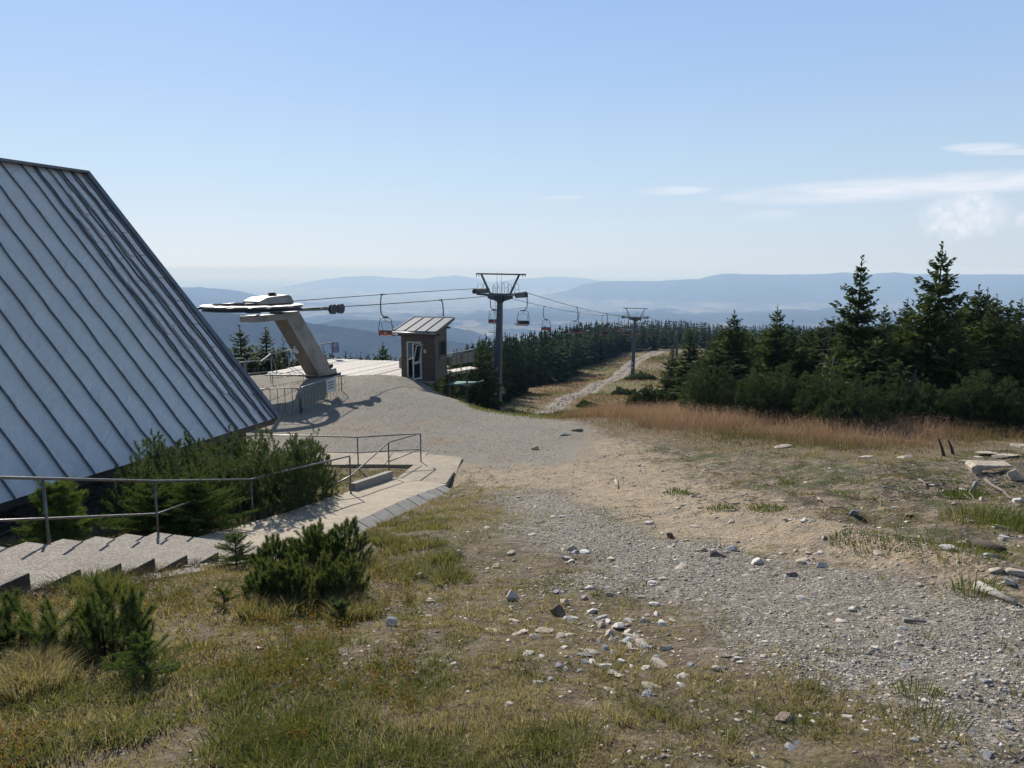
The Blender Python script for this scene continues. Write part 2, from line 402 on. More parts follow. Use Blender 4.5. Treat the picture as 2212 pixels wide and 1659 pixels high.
# ------------------------------------------------------------------ materials
def new_mat(name):
    m = bpy.data.materials.new(name); m.use_nodes = True; nt = m.node_tree
    return m, nt, nt.nodes['Principled BSDF']
class NT:
    def __init__(s, nt): s.nt = nt
    def n(s, t, ins=None, **k):
        q = s.nt.nodes.new(t)
        for a, b in k.items(): setattr(q, a, b)
        for a, b in (ins or {}).items(): s.set(q.inputs[a], b)
        return q
    def set(s, inp, v):
        if isinstance(v, bpy.types.NodeSocket): s.nt.links.new(v, inp)
        elif isinstance(v, (tuple, list)) and len(v) == 3 and inp.type == 'RGBA': inp.default_value = (*v, 1)
        else: inp.default_value = v
    def math(s, op, a, b=None, c=None, clamp=False):
        q = s.n('ShaderNodeMath', operation=op, use_clamp=clamp)
        for i, v in enumerate((a, b, c)):
            if v is not None: s.set(q.inputs[i], v)
        return q.outputs[0]
    def mix(s, f, a, b, blend='MIX'):
        q = s.n('ShaderNodeMixRGB', blend_type=blend); s.set(q.inputs[0], f); s.set(q.inputs[1], a); s.set(q.inputs[2], b); return q.outputs[0]
    def noise(s, scale, detail=5, rough=.55, vec=None, dist=0.0):
        q = s.n('ShaderNodeTexNoise', {'Scale': scale, 'Detail': detail, 'Roughness': rough, 'Distortion': dist})
        if vec is not None: s.set(q.inputs['Vector'], vec)
        return q.outputs[0]
    def ramp(s, f, stops):
        q = s.n('ShaderNodeValToRGB'); s.set(q.inputs[0], f); e = q.color_ramp.elements
        while len(e) < len(stops): e.new(.5)
        for i, (p, c) in enumerate(stops): e[i].position = p; e[i].color = (*c, 1) if len(c) == 3 else c
        return q.outputs[0]
    def obj(s): return s.n('ShaderNodeTexCoord').outputs['Object']
    def bump(s, h, strength, dist, normal=None):
        q = s.n('ShaderNodeBump', {'Strength': strength, 'Distance': dist, 'Height': h})
        if normal is not None: s.set(q.inputs['Normal'], normal)
        return q.outputs[0]
def simple(name, c1, c2=None, scale=6, rough=.6, metal=0.0, bump=0.0, bscale=40, spec=.5, lo=.35, hi=.7, dirt=None, dscale=2):
    m, nt, b = new_mat(name); N = NT(nt); v = N.obj()
    c = N.ramp(N.noise(scale, 6, .6, v), [(lo, c1), (hi, c2 or tuple(x * .75 for x in c1))])
    if dirt: c = N.mix(N.math('MULTIPLY', N.ramp(N.noise(dscale, 7, .7, v), [(.5, (0, 0, 0)), (.68, (1, 1, 1))]), .7), c, dirt)
    N.set(b.inputs['Base Color'], c); b.inputs['Roughness'].default_value = rough; b.inputs['Metallic'].default_value = metal
    b.inputs['Specular IOR Level'].default_value = spec
    if bump: N.set(b.inputs['Normal'], N.bump(N.noise(bscale, 5, .6, v), bump, .02))
    return m

def ground_mat():
    m, nt, b = new_mat('ground'); N = NT(nt); v = N.obj()
    A = lambda k: N.n('ShaderNodeAttribute', attribute_name=k).outputs['Fac']
    n1 = N.noise(.8, 6, .6, v); n2 = N.noise(6, 6, .65, v); n3 = N.noise(38, 5, .6, v); n4 = N.noise(160, 3, .6, v)
    def thr(att, nz, w=.5, k=3.0):   # attribute perturbed by noise, sharpened
        return N.math('MULTIPLY_ADD', N.math('ADD', att, N.math('MULTIPLY', N.math('SUBTRACT', nz, .5), w * 2)), k, .5 - .5 * k, clamp=True)
    soil = N.ramp(N.math('ADD', N.math('MULTIPLY', n2, .6), N.math('MULTIPLY', n3, .4)), [(.33, (.07, .052, .038)), (.5, (.16, .122, .088)), (.68, (.30, .24, .175))])
    tan = N.ramp(N.math('ADD', N.math('MULTIPLY', n2, .5), N.math('MULTIPLY', n3, .5)), [(.3, (.20, .15, .10)), (.5, (.34, .265, .18)), (.7, (.50, .405, .285))])
    # pebbles: two voronoi sizes
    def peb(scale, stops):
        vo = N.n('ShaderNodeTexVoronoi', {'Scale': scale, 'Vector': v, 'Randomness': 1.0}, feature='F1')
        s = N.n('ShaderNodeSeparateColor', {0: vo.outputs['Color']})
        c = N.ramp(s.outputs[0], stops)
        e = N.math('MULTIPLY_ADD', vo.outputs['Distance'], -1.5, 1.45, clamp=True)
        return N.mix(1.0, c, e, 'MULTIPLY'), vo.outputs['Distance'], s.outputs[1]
    st = [(0, (.12, .115, .11)), (.3, (.23, .215, .195)), (.6, (.34, .31, .265)), (.82, (.46, .41, .345)), (.95, (.66, .62, .56))]
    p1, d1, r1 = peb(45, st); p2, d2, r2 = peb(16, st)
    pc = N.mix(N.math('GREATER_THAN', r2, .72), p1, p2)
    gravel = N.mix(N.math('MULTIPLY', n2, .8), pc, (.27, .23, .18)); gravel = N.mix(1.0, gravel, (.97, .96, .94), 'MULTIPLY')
    tan = N.mix(N.ramp(N.noise(2.3, 7, .75, v), [(.46, (0, 0, 0)), (.62, (.75, .75, .75))]), tan, N.mix(.55, soil, pc))
    plat0 = N.mix(.5, N.mix(.45, N.ramp(n3, [(.3, (.20, .18, .15)), (.7, (.48, .42, .34))]), p1), N.ramp(n1, [(.35, (.25, .23, .20)), (.65, (.45, .385, .30))]))
    plat0 = N.mix(.55, plat0, N.ramp(N.math('ADD', N.math('MULTIPLY', n4, .5), N.math('MULTIPLY', N.noise(16, 5, .75, v), .5)), [(.36, (.13, .12, .105)), (.5, (.34, .31, .26)), (.64, (.66, .60, .50))]))
    plat0 = N.mix(1.0, plat0, (.74, .74, .74), 'MULTIPLY')
    plat = N.mix(N.ramp(N.noise(.45, 6, .7, v), [(.52, (0, 0, 0)), (.68, (1, 1, 1))]), plat0, N.mix(.35, tan, soil))
    straw = N.ramp(N.math('ADD', N.math('MULTIPLY', n2, .5), N.math('MULTIPLY', n3, .5)), [(.3, (.06, .055, .028)), (.45, (.12, .10, .05)), (.62, (.22, .175, .10)), (.75, (.30, .24, .16))])
    green = N.ramp(n3, [(.3, (.045, .052, .02)), (.7, (.11, .118, .045))])
    grass = N.mix(N.ramp(N.noise(1.7, 5, .6, v), [(.50, (0, 0, 0)), (.68, (1, 1, 1))]), straw, green)
    grass = N.mix(N.ramp(N.noise(2.6, 6, .7, v), [(.44, (0, 0, 0)), (.56, (1, 1, 1))]), grass, soil)
    dry = N.ramp(N.math('ADD', N.math('MULTIPLY', n2, .6), N.math('MULTIPLY', n1, .4)), [(.3, (.11, .095, .05)), (.5, (.18, .135, .08)), (.7, (.24, .17, .11))])
    dryfar = N.mix(N.ramp(N.noise(.12, 5, .65, v), [(.42, (0, 0, 0)), (.6, (1, 1, 1))]), dry, (.125, .125, .045))
    rough = N.mix(N.ramp(N.noise(1.1, 6, .7, v), [(.47, (0, 0, 0)), (.6, (1, 1, 1))]), N.mix(N.ramp(N.noise(3.3, 7, .72, v), [(.40, (.25,) * 3), (.56, (1, 1, 1))]), tan, N.mix(.35, soil, (.055, .04, .032))), green)
    c = grass
    c = N.mix(A('rough'), c, rough)
    c = N.mix(A('slope'), c, dryfar)
    c = N.mix(A('tall'), c, dry)
    c = N.mix(A('bank'), c, N.mix(n2, green, (.16, .155, .05)))
    nm = N.math('ADD', N.math('MULTIPLY', n1, .45), N.math('MULTIPLY', n2, .55))
    c = N.mix(thr(A('tan'), nm, 1.0, 2.6), c, tan)
    c = N.mix(thr(A('plat'), nm, .9, 2.2), c, plat)
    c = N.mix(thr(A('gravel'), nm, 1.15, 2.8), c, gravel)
    c = N.mix(thr(A('trail'), n2, .6), c, N.ramp(N.noise(3, 5, .7, v), [(.35, (.15, .12, .085)), (.6, (.33, .285, .225))]))
    N.set(b.inputs['Base Color'], c); b.inputs['Roughness'].default_value = .95; b.inputs['Specular IOR Level'].default_value = .15
    h = N.math('ADD', N.math('MULTIPLY', n3, .6), N.math('MULTIPLY', N.math('SUBTRACT', 1.0, d2), .5))
    h = N.math('ADD', h, N.math('MULTIPLY', n4, .25))
    N.set(b.inputs['Normal'], N.bump(h, 1.0, .045))
    return m
def far_mat():
    m, nt, b = new_mat('far_land'); N = NT(nt); v = N.obj()
    sx = N.n('ShaderNodeMapping', {'Vector': v, 'Scale': (1, 1, 0)}).outputs[0]
    wood = N.noise(.0016, 8, .62, sx)
    W = N.n('ShaderNodeAttribute', attribute_name='wood').outputs['Fac']
    vo = N.n('ShaderNodeTexVoronoi', {'Scale': .0035, 'Vector': sx}, feature='F1')
    s = N.n('ShaderNodeSeparateColor', {0: vo.outputs['Color']})
    field = N.ramp(s.outputs[0], [(0, (.055, .07, .03)), (.35, (.10, .11, .045)), (.6, (.17, .15, .08)), (.8, (.11, .11, .05)), (1, (.27, .235, .15))])
    f = N.math('MULTIPLY_ADD', N.math('ADD', wood, N.math('MULTIPLY', N.math('SUBTRACT', W, .5), .42)), 14, -6.3, clamp=True)
    tex = N.ramp(N.noise(.02, 4, .7, sx), [(.35, (.012, .022, .012)), (.7, (.035, .055, .026))])
    tex = N.mix(N.ramp(N.noise(.004, 5, .65, sx), [(.5, (0, 0, 0)), (.72, (.5, .5, .5))]), tex, (.06, .085, .035))
    N.set(b.inputs['Base Color'], N.mix(f, field, tex)); b.inputs['Roughness'].default_value = 1; b.inputs['Specular IOR Level'].default_value = 0
    return m
M_ground = ground_mat(); M_far = far_mat()

# ------------------------------------------------------------------ the land: one sheet out to the horizon
azs = np.r_[np.arange(-180, -44, 4.0), np.arange(-43, 43.01, .2), np.arange(47, 180, 4.0)]
azs = np.radians(azs); nA = len(azs)
rad = [1.2]
while rad[-1] < 60000:
    r = rad[-1]; rad.append(r * (1.0125 if r < 80 else (1.016 if r < 3000 else 1.009)))
rad = np.array(rad); nR = len(rad)
TH, RR = np.meshgrid(azs, rad)
GX = RR * np.sin(TH); GY = RR * np.cos(TH); GZ = ground_z(GX, GY)
verts = np.c_[GX.ravel(), GY.ravel(), GZ.ravel()]
i = np.arange(nR - 1)[:, None] * nA; j = np.arange(nA)[None]; j2 = (j + 1) % nA
F = np.stack([i + j, i + j2, i + nA + j2, i + nA + j], -1).reshape(-1, 4)
fr = np.repeat(rad[:-1], nA)
ctr = verts[F].mean(1)
mk = masks(ctr[:, 0], ctr[:, 1])
wood = np.zeros(len(verts))
rv = RR.ravel()
hill = verts[:, 2]
wood = np.clip((hill + 640) / 130., 0, 1)
def piece(name, sel, mat, kind='structure', label=None, cat=None, attrs=True):
    f = F[sel]; used = np.unique(f); mp = np.full(len(verts), -1, np.int32); mp[used] = np.arange(len(used))
    o = np_mesh(name, verts[used], mp[f], mat, smooth=True)
    if attrs:
        M = masks(verts[used, 0], verts[used, 1])
        for k, a in M.items():
            at_ = o.data.attributes.new(k, 'FLOAT', 'POINT'); at_.data.foreach_set('value', a.astype(np.float32))
    else:
        at_ = o.data.attributes.new('wood', 'FLOAT', 'POINT'); at_.data.foreach_set('value', wood[used].astype(np.float32))
    return tag(o, label, cat, kind=kind)
near = fr < 450
isgr = near & (mk['gravel'] > .5); istr = near & ~isgr & (mk['trail'] > .5)
ispl = near & ~isgr & ~istr & (mk['plat'] > .5)
piece('gravel_track', isgr, M_ground, label='grey gravel track widening down the slope', cat='track')
piece('trail', istr, M_ground, label='pale stony trail climbing the far meadow', cat='trail')
piece('gravel_yard', ispl, M_ground, label='flat gravel yard in front of the lift station', cat='yard')
piece('ground', near & ~isgr & ~istr & ~ispl, M_ground, label='grassy and earthy mountain ground', cat='ground')
mid = ~near
ch = ctr[:, 2]
hillsel = mid & (ch > -560) & (fr > 2500)
piece('hills', hillsel, M_far, label='blue wooded mountain ridges in the haze', cat='hills', attrs=False)
piece('valley', mid & ~hillsel, M_far, label='valley floor with fields and woods', cat='valley', attrs=False)
c = MB(); ring = [tuple(verts[k]) for k in range(nA)]; c.add([(0, 0, -1.6)] + ring, [(0, 1 + (k + 1) % nA, 1 + k) for k in range(nA)])
o = c.build('ground', M_ground); tag(o, 'grassy ground underfoot', 'ground', kind='structure')

# ------------------------------------------------------------------ haze
def haze():
    m = bpy.data.materials.new('haze'); m.use_nodes = True; nt = m.node_tree; nt.nodes.clear()
    o = nt.nodes.new('ShaderNodeOutputMaterial'); p = nt.nodes.new('ShaderNodeVolumePrincipled')
    p.inputs['Color'].default_value = (.42, .60, 1.0, 1); p.inputs['Absorption Color'].default_value = (.80, .85, 1.0, 1)
    p.inputs['Density'].default_value = 1.1e-4; p.inputs['Anisotropy'].default_value = .02
    nt.links.new(p.outputs[0], o.inputs['Volume'])
    zmin = float(verts[:, 2].min()) - 1
    b = MB(); x = 66000; top = 14
    b.hexa([(-x, -x, zmin), (x, -x, zmin), (x, x, zmin), (-x, x, zmin), (-x, -x, top), (x, -x, top), (x, x, top), (-x, x, top)])
    h = b.build('haze', m); tag(h, 'pale blue summer haze over the valley', 'haze', kind='stuff')
haze()
# ------------------------------------------------------------------ object materials
def concrete(name, base, agg=.5, scale=70):
    m, nt, b = new_mat(name); N = NT(nt); v = N.obj()
    vo = N.n('ShaderNodeTexVoronoi', {'Scale': scale, 'Vector': v})
    s = N.n('ShaderNodeSeparateColor', {0: vo.outputs['Color']})
    peb = N.ramp(s.outputs[0], [(0, tuple(x * .45 for x in base)), (.5, base), (1, tuple(min(.8, x * 1.75) for x in base))])
    flat = N.ramp(N.noise(3, 6, .65, v), [(.3, tuple(x * .72 for x in base)), (.7, tuple(x * 1.15 for x in base))])
    c = N.mix(agg, flat, peb)
    c = N.mix(N.math('MULTIPLY', N.ramp(N.noise(1.3, 6, .7, v), [(.5, (0, 0, 0)), (.7, (1, 1, 1))]), .45), c, tuple(x * .5 for x in base))
    N.set(b.inputs['Base Color'], c); b.inputs['Roughness'].default_value = .9; b.inputs['Specular IOR Level'].default_value = .3
    N.set(b.inputs['Normal'], N.bump(N.math('ADD', vo.outputs['Distance'], N.noise(30, 4, .6, v)), .5, .012))
    return m
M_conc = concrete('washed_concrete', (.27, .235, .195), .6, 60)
M_dirtshade = concrete('dirty_shaded_concrete', (.085, .07, .058), .4, 50)  # step sides: dirt and their shade, both put into the colour
M_path = concrete('path_concrete', (.35, .295, .22), .3, 40)
M_kerb = concrete('kerb_concrete', (.30, .28, .25), .15, 40)
M_steel = simple('galvanised_steel', (.30, .31, .32), (.20, .21, .22), 8, .42, .75, .1, 60, dirt=(.10, .075, .055), dscale=6)
M_rail = simple('rail_steel', (.19, .18, .18), (.11, .10, .095), 12, .38, .7, .15, 60, dirt=(.13, .075, .045), dscale=9)
M_dark = simple('dark_steel', (.045, .055, .068), (.028, .035, .045), 4, .45, .3, .1, 30, dirt=(.07, .06, .05), dscale=3)
M_mast = simple('mast_paint', (.075, .088, .105), (.05, .062, .078), 3, .5, .2, .1, 30, dirt=(.11, .09, .075), dscale=2)
M_black = simple('black_rubber', (.015, .015, .016), (.03, .03, .03), 9, .7)
M_red = simple('red_seat', (.33, .045, .03), (.22, .03, .022), 5, .45, 0, .1, 40, dirt=(.12, .04, .03), dscale=5)
M_white = simple('white_paint', (.72, .72, .70), (.58, .58, .56), 5, .45, dirt=(.35, .33, .3), dscale=4)
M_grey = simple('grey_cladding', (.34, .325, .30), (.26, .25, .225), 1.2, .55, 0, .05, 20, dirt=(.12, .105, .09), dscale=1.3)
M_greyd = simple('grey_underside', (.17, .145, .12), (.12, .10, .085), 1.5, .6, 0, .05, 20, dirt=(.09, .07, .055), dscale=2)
M_pale = simple('pale_panel', (.26, .24, .21), (.17, .155, .135), 2, .5, 0, .05, 20, dirt=(.25, .22, .18), dscale=3)
M_soil = simple('bitumen', (.03, .03, .032), (.05, .045, .04), 6, .85, 0, .3, 40)
M_kwood = None
def siding(name, base, pitch=.14, axis=2):
    m, nt, b = new_mat(name); N = NT(nt); v = N.obj()
    s = N.n('ShaderNodeSeparateXYZ', {0: v})
    f = N.math('FRACT', N.math('DIVIDE', s.outputs[axis], pitch))
    gap = N.math('LESS_THAN', f, .14)
    row = N.math('FLOOR', N.math('DIVIDE', s.outputs[axis], pitch))
    wn = N.n('ShaderNodeTexWhiteNoise', noise_dimensions='1D'); N.set(wn.inputs['W'], row)
    mp = N.n('ShaderNodeMapping', {'Vector': v, 'Scale': (1, 1, 12) if axis == 2 else (8, 1, 1)}).outputs[0]
    c = N.ramp(N.noise(4, 6, .6, mp), [(.3, tuple(x * .7 for x in base)), (.7, tuple(x * 1.2 for x in base))])
    c = N.mix(N.math('MULTIPLY', wn.outputs['Value'], .35), c, tuple(x * 1.5 for x in base))
    c = N.mix(gap, c, tuple(x * .12 for x in base))
    N.set(b.inputs['Base Color'], c); b.inputs['Roughness'].default_value = .75
    N.set(b.inputs['Normal'], N.bump(N.math('SUBTRACT', 1.0, gap), .6, .012))
    return m
M_siding = siding('brown_siding', (.125, .095, .073), .13)
M_trim = simple('brown_trim', (.085, .07, .06), (.06, .05, .042), 6, .6)
M_plank = None
def planks():
    m, nt, b = new_mat('bleached_planks'); N = NT(nt); v = N.obj()
    s = N.n('ShaderNodeSeparateXYZ', {0: v})
    row = N.math('FLOOR', N.math('DIVIDE', s.outputs[0], .3))
    f = N.math('FRACT', N.math('DIVIDE', s.outputs[0], .3))
    wn = N.n('ShaderNodeTexWhiteNoise', noise_dimensions='1D'); N.set(wn.inputs['W'], row)
    mp = N.n('ShaderNodeMapping', {'Vector': v, 'Scale': (9, .8, 1)}).outputs[0]
    c = N.ramp(N.noise(2.5, 7, .7, mp), [(.25, (.30, .26, .21)), (.5, (.56, .50, .43)), (.75, (.74, .68, .60))])
    c = N.mix(N.math('MULTIPLY', wn.outputs['Value'], .45), c, (.34, .29, .24))
    c = N.mix(N.math('LESS_THAN', f, .17), c, (.05, .04, .035))
    N.set(b.inputs['Base Color'], c); b.inputs['Roughness'].default_value = .8
    return m
M_plank = planks()
def roofmat():
    m, nt, b = new_mat('zinc_sheet'); N = NT(nt); v = N.obj()
    n1 = N.noise(1.1, 4, .5, v); n2 = N.noise(2.6, 2, .4, v, .2)
    mp = N.n('ShaderNodeMapping', {'Vector': v, 'Scale': (3.2, 1.0, 1.0)}).outputs[0]
    c = N.ramp(n1, [(.3, (.68, .64, .60)), (.7, (.74, .70, .655))])
    stain = N.ramp(N.noise(2.2, 8, .78, mp), [(.60, (0, 0, 0)), (.70, (1, 1, 1))])
    c = N.mix(N.math('MULTIPLY', stain, .16), c, (.52, .50, .48))
    c = N.mix(N.math('MULTIPLY', N.ramp(N.noise(6, 8, .8, v), [(.66, (0, 0, 0)), (.72, (1, 1, 1))]), .35), c, (.20, .16, .13))
    N.set(b.inputs['Base Color'], c); b.inputs['Metallic'].default_value = .2
    N.set(b.inputs['Roughness'], N.ramp(N.noise(3, 5, .6, v), [(.3, (.38,) * 3), (.7, (.55,) * 3)]))
    h = N.math('ADD', n2, N.math('MULTIPLY', N.noise(1.6, 2, .5, mp, 1.2), 1.6))
    N.set(b.inputs['Normal'], N.bump(h, .30, .12)); return m
M_zinc = roofmat()
M_seam = simple('seam_metal', (.17, .18, .20), (.12, .13, .15), 5, .5, .3, dirt=(.10, .08, .06), dscale=4)
def stonewall():
    m, nt, b = new_mat('rubble_stone'); N = NT(nt); v = N.obj()
    mp = N.n('ShaderNodeMapping', {'Vector': v, 'Scale': (1, 1, 1.6)}).outputs[0]
    vo = N.n('ShaderNodeTexVoronoi', {'Scale': 2.6, 'Vector': mp}); ve = N.n('ShaderNodeTexVoronoi', {'Scale': 2.6, 'Vector': mp}, feature='DISTANCE_TO_EDGE')
    s = N.n('ShaderNodeSeparateColor', {0: vo.outputs['Color']})
    c = N.ramp(s.outputs[0], [(0, (.05, .048, .05)), (.5, (.10, .088, .078)), (1, (.16, .135, .11))])
    c = N.mix(.4, c, N.ramp(N.noise(14, 6, .6, v), [(.3, (.04, .04, .04)), (.7, (.15, .14, .13))]))
    e = N.math('LESS_THAN', ve.outputs['Distance'], .035)
    c = N.mix(e, c, (.03, .028, .026)); N.set(b.inputs['Base Color'], c); b.inputs['Roughness'].default_value = .9
    N.set(b.inputs['Normal'], N.bump(N.math('MINIMUM', ve.outputs['Distance'], .1), 1.0, .15)); return m
M_stone = stonewall()
def glass(name, c=(.02, .03, .035)):
    m, nt, b = new_mat(name); b.inputs['Base Color'].default_value = (*c, 1); b.inputs['Roughness'].default_value = .06; b.inputs['Specular IOR Level'].default_value = .8; b.inputs['Alpha'].default_value = .55
    return m
M_glass = glass('dark_glass')
M_blue = simple('blue_sign', (.02, .06, .22), (.018, .05, .19), 5, .4)
M_sheet = simple('white_notice', (.62, .62, .60), (.55, .55, .53), 4, .6)
M_ink = simple('notice_ink', (.05, .05, .055), rough=.8)
M_green = simple('green_mesh', (.02, .16, .10), (.015, .12, .075), 8, .6)
M_bark = simple('spruce_bark', (.075, .06, .05), (.04, .033, .028), 14, .95, 0, .6, 40)
M_deadwood = simple('bleached_wood', (.36, .33, .29), (.20, .18, .155), 9, .9, 0, .5, 40)
M_twig = simple('dry_branch', (.16, .135, .115), (.09, .075, .065), 9, .9)

def text_obj(name, s, size, M, mat, parent, ext=.004):
    cu = bpy.data.curves.new(name, 'FONT'); cu.body = s; cu.size = size; cu.extrude = ext; cu.align_x = 'CENTER'; cu.align_y = 'CENTER'
    t = bpy.data.objects.new('t', cu); col.objects.link(t); bpy.context.view_layer.update()
    me = bpy.data.meshes.new_from_object(t.evaluated_get(bpy.context.evaluated_depsgraph_get())); bpy.data.objects.remove(t)
    me.materials.clear(); me.materials.append(mat); me.transform(M)
    o = bpy.data.objects.new(name, me); col.objects.link(o); reg(o, parent); return o

# ------------------------------------------------------------------ mountain lodge (A-frame with sheet roof)
eave_tip = Vector((-6.7, 20.3, -4.2)); e_dir = Vector((.316, .949, 0)).normalized(); n_up = Vector((-e_dir.y, e_dir.x, 0))
ridge_end = Vector((-12.55, 22.15, 2.75))
RUN = (ridge_end - eave_tip).dot(n_up); RISE = ridge_end.z - eave_tip.z; SK = (ridge_end - eave_tip).dot(e_dir)
lodge = root('mountain_lodge', (-14, 8, -5.6), 'steep mountain lodge with a grey sheet metal roof reaching almost to the ground', 'building')
L = 26.0
r_dir = (ridge_end - eave_tip)
def rp(s, t, h=0.0):     # s metres back along the eave, t 0..1 up the slope, h above the sheet
    n = e_dir.cross(r_dir).normalized(); 
    if n.z < 0: n = -n
    return eave_tip - e_dir * s + r_dir * t + n * h
def dent_h(s, t): return ((float(fbm(s * 1.0, t * 9, .75, 3, 5)) - .5) * .17 + (float(fbm(s * 2.4, t * 9 + s, 1.3, 2, 9)) - .5) * .085) * .38 * min(1, t * 10 + .25)
roof = MB()
ns, nt_ = 130, 52
vs = []; fs = []
for i in range(ns + 1):
    for k in range(nt_ + 1):
        s = L * i / ns; t = k / nt_
        dent = dent_h(s, t)
        vs.append(rp(s, t, .02 + dent))
for i in range(ns):
    for k in range(nt_):
        a = i * (nt_ + 1) + k; fs.append((a, a + nt_ + 1, a + nt_ + 2, a + 1))
roof.add(vs, fs, 0, True)
# underside slab so that the sheet has a body
roof.hexa([rp(L, 0, -.16), rp(0.02, 0, -.16), rp(0.02, 1, -.16), rp(L, 1, -.16), rp(L, 0, -.05), rp(0.02, 0, -.05), rp(0.02, 1, -.05), rp(L, 1, -.05)], 1)
# far slope
Z = ridge_end.z
fe = Vector((0, 0, 0))
def rq(s, t, h=0.0):
    p = eave_tip + n_up * (2 * RUN) + e_dir * (2*0) - e_dir * s; top = ridge_end - e_dir * s
    return p + (top - p) * t + Vector((0, 0, h))
roof.hexa([rq(L, 0, -.16), rq(0.02, 0, -.16), rq(0.02, 1, -.16), rq(L, 1, -.16), rq(L, 0, 0), rq(0.02, 0, 0), rq(0.02, 1, 0), rq(L, 1, 0)], 0)
ro = roof.build('roof', [M_zinc, M_seam], lodge, world=True)
# seams: batch of ribs; narrow old strips next to the rake
sm = MB(); rr_ = random.Random(3)
pos = []; s = 2.02
while s < L: pos.append(s); s += .575
pos += [.05, .16, .42, .52, .86, .97, 1.28, 1.62, 1.70]
for s in pos:
    old = s < 2.0; n = 26; pts = []
    for k in range(n + 1):
        t = k / n * .998
        pts.append(rp(s + (rr_.uniform(-1, 1) * (.028 if old else .012)), t, .045 + dent_h(s, t)))
    for a, b_ in zip(pts[:-1], pts[1:]): sm.bar(a, b_, .020 if not old else .017, .048, 0, up=e_dir.cross(r_dir))
sm.build('standing_seam', [M_seam], lodge, world=True)['kind'] = 'stuff'
# loose strip overlaps near the rake
st = MB()
for s, t0, t1, w in [(.30, .1, .93, .18), (.70, .05, .95, .15), (1.12, .12, .9, .16), (1.47, .35, .80, .14)]:
    n = 9
    for k in range(n):
        ta = t0 + (t1 - t0) * k / n; tb = t0 + (t1 - t0) * (k + .96) / n
        off = rr_.uniform(-.02, .02); st.bar(rp(s + off, ta, .045 + rr_.uniform(0, .02) + dent_h(s, ta)), rp(s + off + rr_.uniform(-.02, .02), tb, .05 + dent_h(s, tb)), w, .006, 0, up=e_dir.cross(r_dir))
st.build('roof_flashing', [M_zinc, M_seam], lodge, world=True)
cap = MB(); cap.bar(rp(-.03, -.005, .03), rp(-.03, 1.0, .03), .16, .16, 0, up=e_dir.cross(r_dir)); cap.bar(rp(0, 1.0, .06), rp(L, 1.0, .06), .28, .07, 0)
cap.build('ridge_cap', M_seam, lodge, world=True)
ga = MB()
gi = .55
b0 = eave_tip - e_dir * gi - n_up * -.42; b1 = eave_tip + n_up * (2 * RUN - .42) - e_dir * gi; tp_ = ridge_end - e_dir * gi - Vector((0, 0, .25))
wl = MB()
def wallquad(p, q, zb, zt, th=.35):
    d = (q - p).normalized(); nn = Vector((-d.y, d.x, 0)) * th
    P = [Vector((p.x, p.y, zb)), Vector((q.x, q.y, zb)), Vector((q.x, q.y, zb)) + nn, Vector((p.x, p.y, zb)) + nn]
    wl.hexa(P + [Vector((v.x, v.y, zt)) for v in P], 0)
A_ = eave_tip - e_dir * .62 + n_up * .55
wallquad(A_ - e_dir * (L - 1), A_, -8.2, -3.78)
wl.prism([Vector((A_.x, A_.y, -8.2)), Vector((A_.x, A_.y, -3.75)), Vector((tp_.x, tp_.y, tp_.z - .1)), Vector((b1.x, b1.y, -3.75)), Vector((b1.x, b1.y, -8.2))], e_dir * -.3, e_dir * .001)
wl.build('wall', M_stone, lodge, world=True)
fa = MB(); fa.bar(rp(0, 0, -.12) , rp(L, 0, -.12), .10, .17, 0); 
fa.build('eave_board', M_trim, lodge, world=True)
gp = MB(); g0 = A_ - n_up * .12; gp.tube([Vector((g0.x, g0.y, -4.62)) + e_dir * .1, Vector((g0.x, g0.y, -4.72)) - e_dir * 3.0, Vector((g0.x, g0.y, -5.0)) - e_dir * 9], .035, 8)
for k in range(8): q = g0 - e_dir * (k * .55 + .3); gp.bar((q.x, q.y, -4.35), (q.x, q.y, -4.62), .02, .02)
gp.build('gutter_pipe', M_rail, lodge, world=True)

# ------------------------------------------------------------------ stairs and concrete path
dS = Vector((.29, .957, 0)).normalized(); nS = Vector((dS.y, -dS.x, 0))
stair = root('concrete_stairs', (-5, 8.7, -3.6), 'wide washed concrete stairs going down beside the metal handrail', 'stairs')
def Rp(t): return Vector((-4.13, 8.4, 0)) + dS * t
rs_ = random.Random(5)
for k in range(-7, 6):
    t1 = -.74 + .52 * k; t0 = t1 - .60; z = -3.23 - .157 * k
    w = 2.0 + rs_.uniform(-.03, .03); o_ = rs_.uniform(-.03, .03)
    a, b_, c_, d_ = Rp(t0) + nS * o_, Rp(t1) + nS * o_, Rp(t1) - nS * w, Rp(t0) - nS * w
    tl = rs_.uniform(-.01, .012)
    stp = MB(); stp.hexa([(p.x, p.y, z - .24) for p in (a, b_, c_, d_)] + [(a.x, a.y, z - .005), (b_.x, b_.y, z - tl), (c_.x, c_.y, z + tl), (d_.x, d_.y, z + .01)])
    so = stp.build('step', [M_conc, M_dirtshade], stair, world=True, bevel=.012)
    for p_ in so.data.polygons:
        if abs(p_.normal.z) < .5: p_.material_index = 1  # upright faces take the concrete with dirt and shade painted in
# low kerb strips beside the stairs
kb = MB()
for a, b_ in [((-3.87, 8.3), (-3.52, 9.4)), ((-3.50, 9.45), (-3.15, 10.5)), ((-3.95, 7.2), (-3.62, 8.05)), ((-4.25, 6.2), (-3.97, 7.15))]:
    kb.bar((a[0], a[1], gz(*a) - .04), (b_[0], b_[1], gz(*b_) - .04), .24, .12)
o = kb.build('kerb_slab', M_kerb, stair, world=True)

